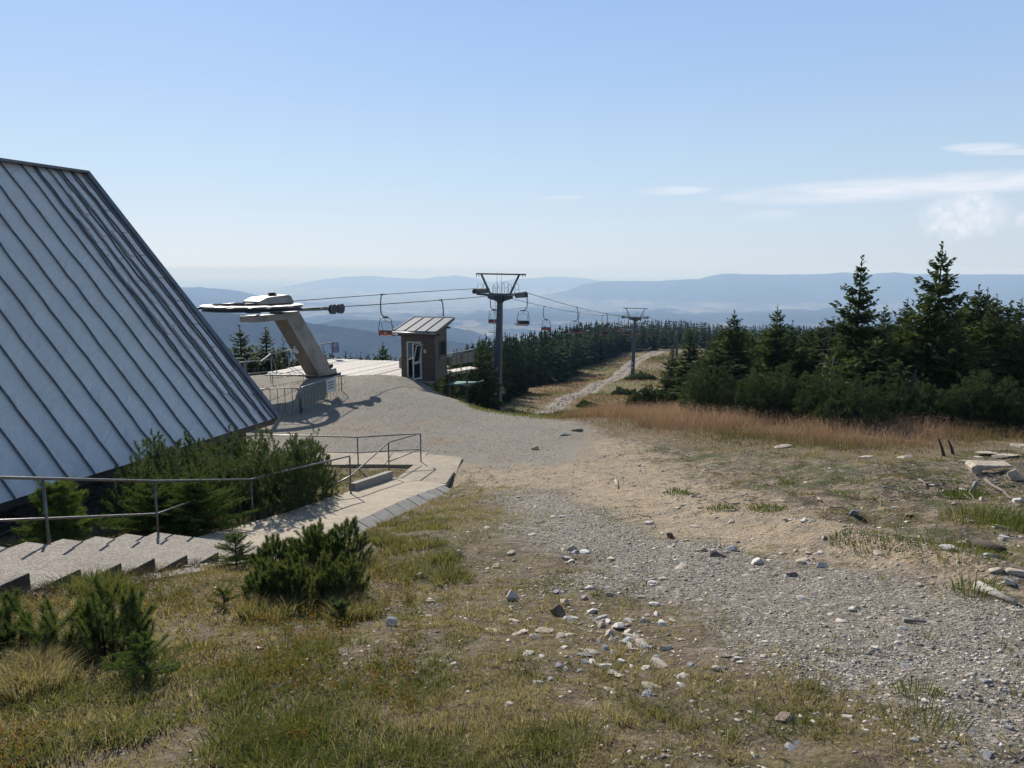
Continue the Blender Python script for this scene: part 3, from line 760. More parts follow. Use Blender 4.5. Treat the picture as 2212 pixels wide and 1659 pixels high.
path = root('concrete_path', (-3.5, 15, -5), 'pale worn concrete footpath with a slab kerb leading down to the gravel yard', 'footpath')
path['kind'] = 'structure'
pm = MB(); n = 40
secs = []
ts = np.linspace(1.93, len(PATH) - 1, n)
for t in ts:
    i = min(int(t), len(PATH) - 2); f = t - i; q = [PATH[i][k] * (1 - f) + PATH[i + 1][k] * f for k in range(5)]
    secs.append(q)
vs = []; fs = []; nw = 10
for q in secs:
    for k in range(nw + 1):
        f = k / nw; x = q[0] * (1 - f) + q[2] * f; y = q[1] * (1 - f) + q[3] * f
        vs.append((x, y, q[4] + (float(fbm(x, y, 1.2, 3, 8)) - .5) * .05))
m_ = len(vs)
for q in secs:
    for k in range(nw + 1):
        f = k / nw; vs.append((q[0] * (1 - f) + q[2] * f, q[1] * (1 - f) + q[3] * f, q[4] - .3))
for i in range(n - 1):
    for k in range(nw):
        a = i * (nw + 1) + k; fs.append((a, a + 1, a + nw + 2, a + nw + 1)); a += m_; fs.append((a, a + nw + 1, a + nw + 2, a + 1))
    for k, s_ in ((0, 1), (nw, -1)):
        a = i * (nw + 1) + k; f = (a, a + nw + 1, a + nw + 1 + m_, a + m_); fs.append(f if s_ > 0 else f[::-1])
a = (n - 1) * (nw + 1)
for k in range(nw): fs.append((a + k, a + k + 1, a + k + 1 + m_, a + k + m_)); fs.append((k + 1, k, k + m_, k + 1 + m_))
pm.add(vs, fs, 0, False); pm.build('ramp', M_path, path, world=True)
for i in range(5, n - 2, 3):      # slab kerb on the right hand edge, tilted outwards
    q0, q1 = secs[i], secs[min(i + 3, n - 1)]
    g = .03 * (q1[3] - q0[3]); k_ = MB(); z0, z1 = q0[4] + .012, q1[4] + .012
    dz = rs_.uniform(-.02, .02)
    P = [(q0[2] - .02, q0[3] + .02, z0 - .2), (q0[2] + .34, q0[3] - .10, z0 - .34 + dz), (q1[2] + .34, q1[3] - .10 - g, z1 - .34 + dz), (q1[2] - .02, q1[3] - g, z1 - .2)]
    T = [(P[0][0], P[0][1], z0), (P[1][0], P[1][1], z0 - .17 + dz), (P[2][0], P[2][1], z1 - .17 + dz), (P[3][0], P[3][1], z1)]
    k_.hexa(P + T); k_.build('kerb_slab', M_kerb, path, world=True)
kl = MB(); kl.bar((-3.9, 17.2, -5.28), (-3.45, 20.0, -5.76), .16, .2); kl.build('edge_beam', M_kerb, path, world=True)
sl = MB()
def slab(pts, zt, th=.14):
    sl.hexa([(x, y, zt - th) for x, y in pts] + [(x, y, zt) for x, y in pts])
slab([(-3.3, 20.15), (-1.85, 19.7), (-1.7, 21.0), (-3.0, 21.7)], -5.93, .2)
slab([(-3.02, 21.72), (-1.68, 21.03), (-1.6, 22.9), (-2.75, 23.3)], -6.02, .2)
xs = [-7.6, -6.4, -5.15, -3.95, -2.8]
for x0, x1 in zip(xs[:-1], xs[1:]): slab([(x0 + .01, 22.05), (x1 - .01, 22.05), (x1 - .01, 23.55), (x0 + .01, 23.55)], -6.03 + rs_.uniform(-.01, .01), .2)
sl.build('paving_slab', M_path, path, world=True)

# ------------------------------------------------------------------ handrails
def post(parent, x, y, z, h, r=.022, name='post', mat=None, ft=True):
    b = MB(); b.tube([(x, y, z - .35), (x, y, z + h)], r, 10)
    if ft: b.tube([(x, y, z - .35), (x, y, z + .03)], r * 1.4, 10)
    return b.build(name, mat or M_rail, parent, world=True)
hr = root('handrail', (-5.95, 8.95, -3.6), 'long rusty grey handrail running down the concrete stairs in front of the lodge', 'handrail')
P1 = Vector((-5.95, 8.95, -3.62)); P2 = Vector((-5.45, 10.75, -4.15)); P3 = Vector((-4.85, 13.1, -4.70)); P4 = Vector((-3.82, 16.7, -5.27)); P0 = P1 - (P2 - P1) * 1.35 + Vector((0, 0, .05))
for p, h in ((P0, .98), (P1, .98), (P2, .94), (P3, .82), (P4, .90)): post(hr, p.x, p.y, p.z, h, .019)
def top(p, h): return p + Vector((0, 0, h))
b = MB(); b.tube([top(P0, 1.0) - (P2 - P1) * .6, top(P0, .99), top(P1, .99), top(P2, .95), top(P3, .83), top(P3, .83) + (P4 - P3) * .12 + Vector((0, 0, .02)), top(P4, .91)], .020, 10); b.build('top_rail', M_rail, hr, world=True)
b = MB(); b.tube([top(P0, .48) - (P2 - P1) * .6, top(P1, .46), top(P2, .43), top(P2, .43) + (P3 - P2) * .36 + Vector((0, 0, .14))], .016, 8)
b.build('mid_rail', M_rail, hr, world=True)
hr2 = root('handrail', (-5, 21.8, -6.1), 'thin brown handrail bending round the end of the footpath at the gravel yard', 'handrail')
E = Vector((-2.87, 22.35, -6.08)); Q2 = Vector((-3.56, 20.5, -5.90)); F1 = Vector((-4.72, 21.75, -6.05)); F2 = Vector((-6.7, 22.0, -6.05)); F3 = Vector((-8.3, 22.0, -6.05))
for p, h in ((E, .96), (Q2, .94), (F1, .95), (F2, .95), (F3, .95)): post(hr2, p.x, p.y, p.z, h, .02)
b = MB(); b.tube([top(F3, .95) , top(F2, .96), top(F1, .96), top(E, .97), top(Q2, .95), top(P4, .43) + Vector((.02, .02, 0)), top(P4, .30) - (P4 - P3) * .22], .02, 8); b.build('top_rail', M_rail, hr2, world=True)
b = MB(); b.tube([top(F3, .46), top(F2, .47), top(F1, .47), top(E, .47), top(Q2, .38)], .017, 8)
b.build('mid_rail', M_rail, hr2, world=True)

# ------------------------------------------------------------------ lift axis
H1 = Vector((.42, .907, 0)).normalized()
def right(h): return Vector((h.y, -h.x, 0))
WC = Vector((-12.72, 36.0, -1.93)); WR = 2.30
T1 = Vector((-1.06, 66.0, -2.0)); T2 = Vector((24.1, 143.0, -9.2)); T3 = Vector((47.7, 210.0, -16.6))
H2 = (T2 - T1); H2.z = 0; H2.normalize()
G = 2.4
# ------------------------------------------------------------------ drive station
dsn = root('lift_station', (-10.8, 40.4, -6.15), 'big horizontal bullwheel on a leaning grey box pylon at the top of the chairlift', 'lift station')
h = H1; rt = right(H1); up = Vector((0, 0, 1))
bc = Vector((-10.75, 40.5, -6.2)); LL, WW = 1.30, .92
topc = bc - h * 2.62 + up * 3.98
leg = MB()
def sect(c, l, w): return [c - h * l / 2 - rt * w / 2, c + h * l / 2 - rt * w / 2, c + h * l / 2 + rt * w / 2, c - h * l / 2 + rt * w / 2]
lo_ = sect(bc + up * .38, LL, WW); hi_ = sect(topc, 1.22, WW)
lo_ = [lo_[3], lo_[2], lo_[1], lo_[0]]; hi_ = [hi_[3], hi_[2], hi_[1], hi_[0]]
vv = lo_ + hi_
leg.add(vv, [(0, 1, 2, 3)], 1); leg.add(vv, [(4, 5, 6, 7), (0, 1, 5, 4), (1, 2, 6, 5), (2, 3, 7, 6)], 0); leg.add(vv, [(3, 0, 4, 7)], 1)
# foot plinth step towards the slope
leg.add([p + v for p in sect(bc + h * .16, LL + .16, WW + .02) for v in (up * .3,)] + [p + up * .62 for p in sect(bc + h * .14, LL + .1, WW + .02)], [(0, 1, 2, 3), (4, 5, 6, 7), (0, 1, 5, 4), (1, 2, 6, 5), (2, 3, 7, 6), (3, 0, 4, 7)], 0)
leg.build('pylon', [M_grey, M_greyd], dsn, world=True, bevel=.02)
pl = MB(); pl.hexa([p - up * .3 for p in sect(bc + h * .16, LL + .24, WW + .10)] + [p + up * .32 for p in sect(bc + h * .3, LL + .42, WW + .2)]); pl.build('plinth', M_soil, dsn, world=True)
# bracket carrying the wheel
br = MB(); c0 = topc - h * .2 + up * .0
a_ = WC - up * .52 - h * .3
for (c1, c2, w, hh_) in ((a_ - h * .15, topc + h * .62 - up * .02 + up * 0, WW, .30),):
    P = [c1 - rt * w / 2, Vector((c2.x, c2.y, c1.z)) - rt * w / 2, Vector((c2.x, c2.y, c1.z)) + rt * w / 2, c1 + rt * w / 2]
    P = P[::-1]
    br.hexa([p - up * hh_ / 2 for p in P] + [p + up * hh_ / 2 for p in P], 0)
br.build('bracket', M_grey, dsn, world=True, bevel=.015)
# bullwheel
wh = MB(); n = 56
for (r0, r1, z0, z1, mi) in ((WR - .10, WR, -.14, .14, 0),):
    ring = []
    prof = [(WR - .16, -.06), (WR + .06, -.09), (WR + .06, -.05), (WR - .03, -.02), (WR - .03, .03), (WR + .06, .06), (WR + .06, .11), (WR - .16, .09)]
    vs = []; fs = []
    for k in range(n):
        a = 2 * math.pi * k / n
        for r, z in prof: vs.append((WC.x + math.cos(a) * r, WC.y + math.sin(a) * r, WC.z + z))
    m_ = len(prof)
    for k in range(n):
        for q in range(m_): fs.append((k * m_ + q, ((k + 1) % n) * m_ + q, ((k + 1) % n) * m_ + (q + 1) % m_, k * m_ + (q + 1) % m_))
    wh.add(vs, fs, 0)
wheel = wh.build('bullwheel', [M_mast], dsn, world=True)
for k in range(8):
    a = 2 * math.pi * k / 8 + .2; d = Vector((math.cos(a), math.sin(a), 0))
    s_ = MB(); s_.bar(WC + d * .30, WC + d * (WR - .12), .16, .10); sp_ = s_.build('spoke', M_pale if k % 2 else M_grey, wheel, world=False)
    sp_.matrix_parent_inverse = Matrix()
    # child of a child: store in the station's frame
    Mi = (Matrix.Translation(dsn.location)).inverted()
    for v in sp_.data.vertices: v.co = Mi @ v.co
hb = MB(); hb.disc(WC, (0, 0, 1), .36, .5, 24); hb.build('hub', M_dark, dsn, world=True)
# snow guard ring of pale tin on the wheel's upper face
rg = MB(); vs = []; fs = []; n = 40
for k in range(n):
    a = 2 * math.pi * k / n; j_ = rs_.uniform(-.03, .05)
    for r, z in ((WR - .36 + j_, .17 + rs_.uniform(0, .03)), (WR + .12, .16 + rs_.uniform(-.01, .02)), (WR + .12, .13), (WR - .36, .13)): vs.append((WC.x + math.cos(a) * r, WC.y + math.sin(a) * r, WC.z + z))
for k in range(n):
    for q in range(4): fs.append((k * 4 + q, ((k + 1) % n) * 4 + q, ((k + 1) % n) * 4 + (q + 1) % 4, k * 4 + (q + 1) % 4))
rg.add(vs, fs, 0); rg.build('guard_ring', M_pale, dsn, world=True)
# motor cover
cv = MB(); c_ = WC + up * .18; f0, f1 = -.1, 2.35
side = [(f0, 0), (f1, 0), (f1 - .22, .36), (f1 - .42, .42), (f0 + .55, .34), (f0, .16)]
cv.prism([c_ + h * a + up * b_ for a, b_ in side], rt * -.55, rt * .55, 0)
cv.build('motor_cover', M_grey, dsn, world=True, bevel=.03)
vn = MB()
for k in range(3): q = c_ + h * 1.35 + up * (.42 + .045 * k); vn.disc(q, (0, 0, 1), .24, .025, 16)
vn.disc(c_ + h * 1.35 + up * .46, (0, 0, 1), .17, .20, 14)
vn.build('vent', M_dark, dsn, world=True)
# guide arm with two sheaves under the near rope strand
am = MB(); s0 = WC + rt * (G - .15) + h * 1.2 + up * .02; s1 = WC + rt * (G + .02) + h * 3.1 - up * .10
am.bar(WC + rt * 1.1 + h * 1.9 - up * .15, s1 - up * .02, .30, .14); am.bar(topc + rt * .4 + h * .4 + up * .1, s1 - h * .9, .16, .14)
am.build('guide_arm', M_pale, dsn, world=True)
for k in range(2):
    q = WC + rt * (G + .10) + h * (2.95 + .62 * k) - up * .14
    w_ = MB(); w_.disc(q, rt, .22, .08, 20, 0); w_.disc(q + rt * .09, rt, .26, .03, 20, 1); w_.disc(q - rt * .06, rt, .26, .03, 20, 1); w_.disc(q, rt, .06, .3, 10, 1)
    w_.build('sheave', [M_rail, M_mast], dsn, world=True)
hk = MB(); hv_ = Vector((-.94, -.33, 0)); q = WC + hv_ * (WR - .1) + up * .03; q2 = q + hv_ * .32
hk.bar(q, q2, .10, .10); hk.tube([q2 + up * .02, q2 + hv_ * .10 - up * .95], .05, 8); hk.build('rope_guard', M_dark, dsn, world=True)
# cables and fittings hanging from the pylon
pk = bc + up * 1.9 - h * 1.75 - rt * .1
cb = MB(); cb.tube([pk + up * .3, pk + up * .1 - h * .25, pk - up * .9 - h * .35, bc - h * .8 + up * .25 - rt * .2], .015, 6); cb.tube([bc + up * 3.0 - h * 2.62, bc + up * 2.5 - h * 2.6 - rt * .3, bc + up * 2.1 - h * 2.0], .014, 6)
cb.build('cable', M_black, dsn, world=True)
fl = MB()
for k, (u_, v_, r_) in enumerate(((0, 0, .13), (.16, -.1, .11), (-.13, -.06, .1), (.04, .14, .09))): fl.disc(pk + rt * u_ + up * v_ - h * .12, h, r_, .12, 10)
fl.build('floodlight', M_white, dsn, world=True)
hd = MB(); q = bc + h * .40 + rt * (WW / 2 + .006) + up * .78; hd.box(q, (.30, .02, .22), rz=math.atan2(h.y, h.x)); hd.build('hatch', M_soil, dsn, world=True)

# ------------------------------------------------------------------ haul rope
def strand(side, npt=14):
    pts = []
    def seg(a, b, sag, n):
        for i in range(n):
            f = i / n; p = a.lerp(b, f); p.z -= 4 * sag * f * (1 - f); pts.append(p)
    za = .18 if side < 0 else -.08
    s0 = WC + rt * side * G + up * .0
    n1 = right(((H1 + H2) / 2).normalized())
    t1 = T1 + n1 * side * G + up * za; t2 = T2 + right(H2) * side * G; t3 = T3 + right(H2) * side * G
    t4 = T3 + (T3 - T2).normalized() * 70 + right(H2) * side * G - up * 6
    seg(s0, t1, .12 if side > 0 else -.05, npt); seg(t1, t2, .75, 26); seg(t2, t3, .7, 22); seg(t3, t4, .4, 8); pts.append(t4)
    return pts, (s0, t1, t2, t3, t4)
ropes = root('haul_rope', (-13, 36, -1.93), 'long black steel rope of the chairlift looping round the bullwheel', 'rope')
SA, KA = strand(-1); SB, KB = strand(1)
arc = []
a0 = math.atan2((rt * -1).y, (rt * -1).x)
for k in range(1, 24):
    a = a0 + math.pi * k / 24; arc.append(WC + Vector((math.cos(a), math.sin(a), 0)) * (WR - .01))
rb = MB(); rb.tube(SA[::-1] + arc + SB, .026, 6); rb.build('rope', M_black, ropes, world=True)
def along(side, k, t):
    """point on strand: span k (0: station..T1, 1: T1..T2, 2: T2..T3), t metres from its start"""
    K = KA if side < 0 else KB; a, b_ = K[k], K[k + 1]; sag = [(-.05 if side < 0 else .12), .75, .7, .4][k]
    f = t / (b_ - a).length; p = a.lerp(b_, f); p.z -= 4 * sag * f * (1 - f); return p, (b_ - a)

# ------------------------------------------------------------------ chairs
def make_chair():
    c = root('lift_chair', (0, 0, 0), 'x', 'lift chair', 'chairs hanging from the lift rope')
    hg = MB(); hg.bar((0, -.28, .01), (0, .28, .01), .07, .08); hg.tube([(0, 0, 0), (-.10, 0, -.12), (-.14, 0, -.30), (-.17, 0, -.75), (-.17, 0, -1.15), (-.12, 0, -1.36), (0, 0, -1.50), (.10, 0, -1.56), (.42, 0, -1.57)], .042, 8)
    hg.bar((.02, -.05, -1.60), (.44, -.05, -1.60), .08, .05); hg.build('hanger', M_dark, c)
    X, w = .20, .50
    fr_ = MB()
    for s_ in (-1, 1):
        fr_.tube([(X, 0, -1.64), (X + s_ * .28, 0, -1.645), (X + s_ * .42, 0, -1.70), (X + s_ * .47, 0, -1.82), (X + s_ * .52, -.02, -2.15), (X + s_ * .56, -.04, -2.45), (X + s_ * .55, -.02, -2.86), (X + s_ * .54, .42, -2.90)], .024, 7)
    fr_.tube([(X - .1, 0, -1.62), (X + .03, 0, -1.76), (X, 0, -1.86), (X - .1, .05, -1.92), (X - .38, .1, -1.93), (X - .44, .12, -2.0), (X - .47, .3, -2.35), (X - .5, .5, -2.62)], .016, 6)
    fr_.tube([(X + .03, 0, -1.8), (X + .12, .02, -1.92), (X + .40, .1, -1.98), (X + .45, .2, -2.2), (X + .5, .5, -2.62)], .016, 6)
    fr_.tube([(X - .5, .5, -2.62), (X + .5, .5, -2.62)], .02, 6)
    fr_.build('frame', M_dark, c)
    bp = MB(); bp.box((X, -.06, -2.72), (1.06, .03, .26)); bp.build('back_panel', M_red, c, bevel=.008)
    bk = MB(); bk.box((X, -.02, -2.66), (1.02, .04, .30)); bk.build('backrest', M_black, c, bevel=.01)
    se = MB(); se.box((X, .20, -2.90), (1.08, .46, .045)); se.build('seat', M_black, c, bevel=.012)
    ed = MB(); ed.box((X, .445, -2.905), (1.12, .03, .06)); ed.box((X, -.04, -2.89), (1.10, .02, .035)); ed.build('seat_edge', M_red, c)
    ar = MB()
    ar.tube([(X + .60, .1, -2.87), (X + .66, .3, -2.80), (X + .64, .42, -2.68)], .03, 7); ar.build('armrest', M_steel, c)
    return c
chair0 = make_chair(); used = [False]
CH = [(-1, 0, 15.9, 'red backed lift chair just left of the wooden control cabin', '88'), (1, 0, 15.8, 'lift chair half hidden behind the wooden control cabin', None),
      (-1, 1, 4.4, 'red backed lift chair partly behind the first lift mast', '11'), (1, 1, .05, 'lift chair hanging at the right end of the first mast head', None),
      (-1, 1, 23.5, 'first red backed lift chair beyond the first mast, against the forest', '17'), (1, 1, 20.2, 'lift chair showing its dark seat, first beyond the first mast', None),
      (-1, 1, 42.8, 'second red backed chair beyond the first mast', '1'), (1, 1, 38.5, 'dark seated chair halfway between the two masts', None), (-1, 1, 60.5, 'small red backed chair close beside a dark seated chair halfway between the masts', None),
      (1, 1, 57.3, 'dark seated chair hanging just left of the second mast', None), (-1, 1, 77.0, 'small red backed chair hanging just before the second mast', None), (1, 1, 76.5, 'chair hanging close to the right of the second mast', None),
      (-1, 2, 14, 'tiny chair first beyond the second mast', None), (1, 2, 14, 'tiny chair beyond the second mast, nearest to it', None), (1, 2, 32, 'tiny chair second beyond the second mast', None), (-1, 2, 32, 'tiny chair low over the far forest, second of the left strand', None), (1, 2, 50, 'farthest tiny chair before the third mast', None)]
for side, k, t, lab, num in CH:
    p, d = along(side, k, t)
    c = chair0 if not used[0] else copy_tree(chair0)
    used[0] = True
    c.location = p; c.rotation_euler = (0, 0, math.atan2(d.y, d.x) - math.pi / 2 + (math.pi if side > 0 else 0)); c['label'] = lab
for o_ in []: pass
# painted number on the nearest back panel
def num(c, s):
    M = Matrix.Translation((.20, -.082, -2.70)) @ Matrix.Rotation(R(90), 4, 'X')
    t = text_obj('number', s, .17, M, M_white, None); t.parent = c
allch = [o_ for o_ in bpy.data.objects if o_.name.startswith('lift_chair')]
bylab = {o_['label']: o_ for o_ in allch}
for side, k, t, lab, s in CH:
    if s: num(bylab[lab], s)

# ------------------------------------------------------------------ lift masts
def make_mast(name, T, hv, base_z, lean, label, detail=True):
    r_ = right(hv); m = root(name, (T.x + lean, T.y, base_z), label, 'lift mast', 'masts of the chairlift')
    hh_ = T.z - base_z
    def W(a, b_, c_): return Vector((T.x, T.y, T.z)) + r_ * a + hv * b_ + up * c_
    ms = MB(); bs = Vector((T.x + lean, T.y, base_z - .6))
    def ring(c, w): return [c - r_ * w - hv * w, c + r_ * w - hv * w, c + r_ * w + hv * w, c - r_ * w + hv * w]
    tpz = Vector((T.x, T.y, T.z - .35))
    ms.hexa(ring(bs, .36) + ring(tpz, .19))
    ms.hexa(ring(Vector((T.x, T.y, T.z - 1.1)), .2) + [p for p in ring(Vector((T.x, T.y, T.z - .4)), .42)])
    mo = ms.build('mast', M_mast, m, world=True)
    ca = MB(); ca.bar(W(-G + .1, 0, -.28), W(-.9, 0, -.38), .22, .20); ca.bar(W(-.95, 0, -.42), W(.95, 0, -.42), .34, .42); ca.bar(W(.9, 0, -.38), W(G - .1, 0, -.28), .22, .20)
    ca.bar(W(-1.2, 0, -.55), W(-.2, 0, -.85), .2, .22); ca.bar(W(1.2, 0, -.55), W(.2, 0, -.85), .2, .22)
    ca.build('crossarm', M_mast, m, world=True, bevel=.01)
    tb = MB(); tb.bar(W(-G + .05, 0, 1.52), W(G + .05, 0, 1.46), .13, .13)
    for a in (-G + .08, -G + .32, G - .25, G): tb.bar(W(a, 0, 1.45), W(a, 0, 1.24), .05, .05)
    tb.build('top_beam', M_mast, m, world=True)
    for s_ in (-1, 1):
        q = MB(); q.bar(W(s_ * .98, 0, -.25), W(s_ * 1.83, 0, 1.46), .15, .15); q.build('strut', M_mast, m, world=True)
        za = .18 if (s_ < 0 and name == 'lift_mast' and T is T1) else (-.08 if T is T1 else 0)
        # sheave train
        b0_, b1_ = ((-.5, 3.2) if s_ < 0 else (-2.2, .6)) if T is T1 else (-1.4, 1.4)
        beam = MB(); beam.bar(W(s_ * G, b0_, za - .36), W(s_ * G, b1_, za - .40), .10, .16); beam.bar(W(s_ * (G - .15), b0_ * .7, za - .22), W(s_ * (G - .15), b1_ * .8, za - .24), .14, .12)
        bo = beam.build('sheave_beam', M_dark, m, world=True)
        nn = int((b1_ - b0_) / .46) + 1
        for k in range(nn):
            q = W(s_ * G, b0_ + (b1_ - b0_) * (k + .2) / nn, za - .23)
            w_ = MB(); w_.disc(q, r_, .20, .09, 14, 0); w_.disc(q - r_ * .06, r_, .22, .025, 14, 1); w_.disc(q + r_ * .06, r_, .22, .025, 14, 1); w_.build('sheave', [M_black, M_dark], m, world=True)
        # catwalk with rails
        cw = MB(); cw.bar(W(s_ * (G - .62), b0_ - .1, -.34), W(s_ * (G - .62), b1_ + .2, -.36), .42, .05); cw.build('catwalk', M_dark, m, world=True)
        cr = MB()
        for (x0, x1) in (((b0_, b0_ + 1.0), (b1_ - 1.0, b1_)) if detail else ((b0_, b1_),)):
            off = s_ * (G - .84)
            cr.tube([W(off, x0, -.32), W(off, x0, .50), W(off, x0 + .15, .62), W(off, x1 - .15, .62), W(off, x1, .50), W(off, x1, -.32)], .018, 6)
            cr.tube([W(off, x0, .15), W(off, x1, .15)], .014, 6)
        cr.build('catwalk_rail', M_steel, m, world=True)
    # inspection rails around the head
    cr = MB()
    for (x0, x1, zt) in ((-.62, -.35, .45), (-.20, .10, .38), (.30, .52, .72), (.30, .92, .80)):
        cr.tube([W(x0, -.28, -.22), W(x0, -.28, zt - .12), W(x0 + .08, -.28, zt), W(x1 - .08, -.28, zt), W(x1, -.28, zt - .12), W(x1, -.28, -.22)], .02, 6)
    cr.tube([W(.32, -.28, .28), W(.9, -.28, .28)], .014, 6); cr.tube([W(-2.2, -.1, .35), W(-2.15, -.1, .62), W(-1.6, -.1, .62), W(-1.55, -.1, -.2)], .02, 6); cr.tube([W(-2.2, -.1, -.2), W(-2.2, -.1, .36)], .02, 6)
    cr.tube([W(-2.2, -.1, .2), W(-1.55, -.1, .2)], .014, 6)
    cr.build('guard_rail', M_steel, m, world=True)
    ld = MB()
    for a in (-.22, .20): ld.tube([W(a, -.2, -.3), W(a * 1.0, -.2, 1.75)], .014, 6)
    ld.build('head_ladder', M_steel, m, world=True)
    l2 = MB(); bl = bs + up * .6 - r_ * .50; tl_ = W(-.34, 0, -.9)
    for o_ in (-.12, .14): l2.tube([bl + r_ * o_ - hv * .1, tl_ + r_ * o_ * .7 - hv * .1], .018, 6)
    n_ = int(hh_ / .30)
    for k in range(n_):
        f = (k + .5) / n_; a = (bl + r_ * -.12 - hv * .1).lerp(tl_ - r_ * .09 - hv * .1, f); b_ = (bl + r_ * .30 - hv * .1).lerp(tl_ + r_ * .2 - hv * .1, f); l2.bar(a, b_, .03, .03)
    l2.build('ladder', M_steel, m, world=True)
    pf = MB(); f = .70; q = bs.lerp(tpz, f) - r_ * .62; pf.bar(q - r_ * .35, q + r_ * .3, .5, .04); pf.build('rest_step', M_dark, m, world=True)
    ft = MB(); ft.box((bs.x, bs.y, base_z - .1), (1.5, 1.5, .4), rz=.3); ft.build('footing', M_kerb, m, world=True)
    return m
H12 = ((H1 + H2) / 2).normalized()
m1 = make_mast('lift_mast', T1, H12, gz(-1.4, 66) + .0, -.34, 'tall dark lift mast standing in the hollow before the forest, the nearest of the masts')
m2 = make_mast('lift_mast', T2, H2, gz(24.1, 143), -.25, 'smaller grey lift mast on the meadow beside the stony trail')
m3 = make_mast('lift_mast', T3, H2, gz(T3.x, T3.y), 0, 'farthest lift mast, only its head above the forest', False)
# little number plates near the foot of the nearest mast
for mm_, T_, zb, cc in ((m1, T1, gz(-1.4, 66), [(.30, M_blue, 2.3), (.34, M_sheet, 1.75), (.26, M_red, 1.25)]), (m2, T2, gz(24.1, 143), [(.4, M_sheet, 2.4), (.4, M_sheet, 3.3)])):
    for w, mt, dz in cc:
        b = MB(); q = Vector((T_.x - .34, T_.y, zb + dz)) - H12 * .42 ; b.box(q, (w, .03, .36), rz=math.atan2(right(H12).y, right(H12).x)); b.build('plate', mt, mm_, world=True)
# ------------------------------------------------------------------ control cabin
kz = -6.12
kr = R(-12)
kc = Vector((-6.12, 40.15, kz))
cab = root('control_cabin', tuple(kc), 'small brown wooden lift control cabin with a sloping metal roof and open white door', 'cabin', rz=kr)
KW, KD, KH = 1.95, 2.2, 2.62     # local x right, y back
w = MB(); T_ = .08
dx0, dx1, dh = .34, 1.18, 2.14
w.box((dx0 / 2, T_ / 2, 1.31), (dx0, T_, 2.62)); w.box(((dx1 + KW) / 2, T_ / 2, 1.31), (KW - dx1, T_, 2.62)); w.box(((dx0 + dx1) / 2, T_ / 2, (dh + 2.62) / 2), (dx1 - dx0, T_, 2.62 - dh)); w.box(((dx0 + dx1) / 2, T_ / 2, .06), (dx1 - dx0, T_, .12))
# right side with window opening
y0, y1, z0, z1 = .62, 2.02, 1.18, 2.12
w.box((KW - T_ / 2, (T_ + y0) / 2, 1.36), (T_, y0 - T_, 2.72)); w.box((KW - T_ / 2, (y1 + KD) / 2, 1.42), (T_, KD - y1, 2.84)); w.box((KW - T_ / 2, (y0 + y1) / 2, z0 / 2), (T_, y1 - y0, z0)); w.box((KW - T_ / 2, (y0 + y1) / 2, (z1 + 2.74) / 2), (T_, y1 - y0, 2.74 - z1))
w.box((T_ / 2, (T_ + .6) / 2, 1.3), (T_, .6 - T_, 2.6)); w.box((T_ / 2, 2.0, 1.36), (T_, .4, 2.72)); w.box((T_ / 2, 1.2, .5), (T_, 1.2, 1.0)); w.box((T_ / 2, 1.2, 2.45), (T_, 1.2, .5))
w.box((KW / 2, KD + .04 - .08, .55), (KW - 2 * T_ - .01, T_, 1.1)); w.box((KW / 2, KD - .04, 2.5), (KW - 2 * T_ - .01, T_, .6))
for x in (.2, 1.75): w.box((x, KD - .04, 1.65), (.22, T_, 1.1))
w.build('wall', M_siding, cab)
b = MB(); b.box((KW / 2, KD / 2, .04), (KW - 2 * T_, KD - 2 * T_, .08)); b.build('floor', M_plank, cab)
b = MB(); b.box((KW / 2, KD - .35, .85), (KW - .2, .5, .06)); b.box((.55, KD - .5, .42), (.5, .4, .7)); b.build('desk', M_trim, cab)
b = MB(); b.tube([(.62, 1.0, .08), (.62, 1.0, .42)], .03, 8); b.box((.62, 1.0, .46), (.44, .42, .08)); b.box((.62, 1.2, .75), (.42, .06, .46)); b.build('chair', M_black, cab, bevel=.02)
for (x, yy, zz, dx, dy, dz) in ((KW - .04, (y0 + y1) / 2, (z0 + z1) / 2, .01, y1 - y0 - .08, z1 - z0 - .08), (.04, 1.2, 1.6, .01, 1.12, 1.12), (KW / 2, KD - .04, 1.65, KW - .5, .01, 1.02)):
    wn = MB(); t = .05
    if dx < dy:
        for q in (-1, 1): wn.box((x, yy + q * dy / 2, zz), (.06, t, dz)); wn.box((x, yy, zz + q * (dz / 2 - t/2 +.0)), (.058, dy - t, t))
    else:
        for q in (-1, 1): wn.box((x + q * dx / 2, yy, zz), (t, .06, dz)); wn.box((x, yy, zz + q * (dz / 2 - t/2)), (dx - t, .058, t))
    wo_ = wn.build('window', M_white if dx > dy or x < 1 else M_trim, cab)
    g_ = MB(); g_.box((x, yy, zz), (max(.008, dx - t - .01) if dx > dy else .008, max(.008, dy - t - .01) if dy > dx else .008, dz - 2 * t)); g_.build('pane', M_glass, wo_)
b = MB(); b.box((KW + .05, (y0 + y1) / 2, z0 - .04), (.16, y1 - y0 + .12, .05)); b.build('sill', M_pale, cab)
df = MB(); df.box((dx0 + .03, -.012, 1.12), (.06, .10, 2.06)); df.box((dx1 - .03, -.012, 1.12), (.06, .10, 2.06)); df.box(((dx0 + dx1) / 2, -.012, dh - .02), (dx1 - dx0, .102, .06)); df.box(((dx0 + dx1) / 2, -.03, .10), (dx1 - dx0 + .04, .16, .05))
df.build('door_frame', M_white, cab)
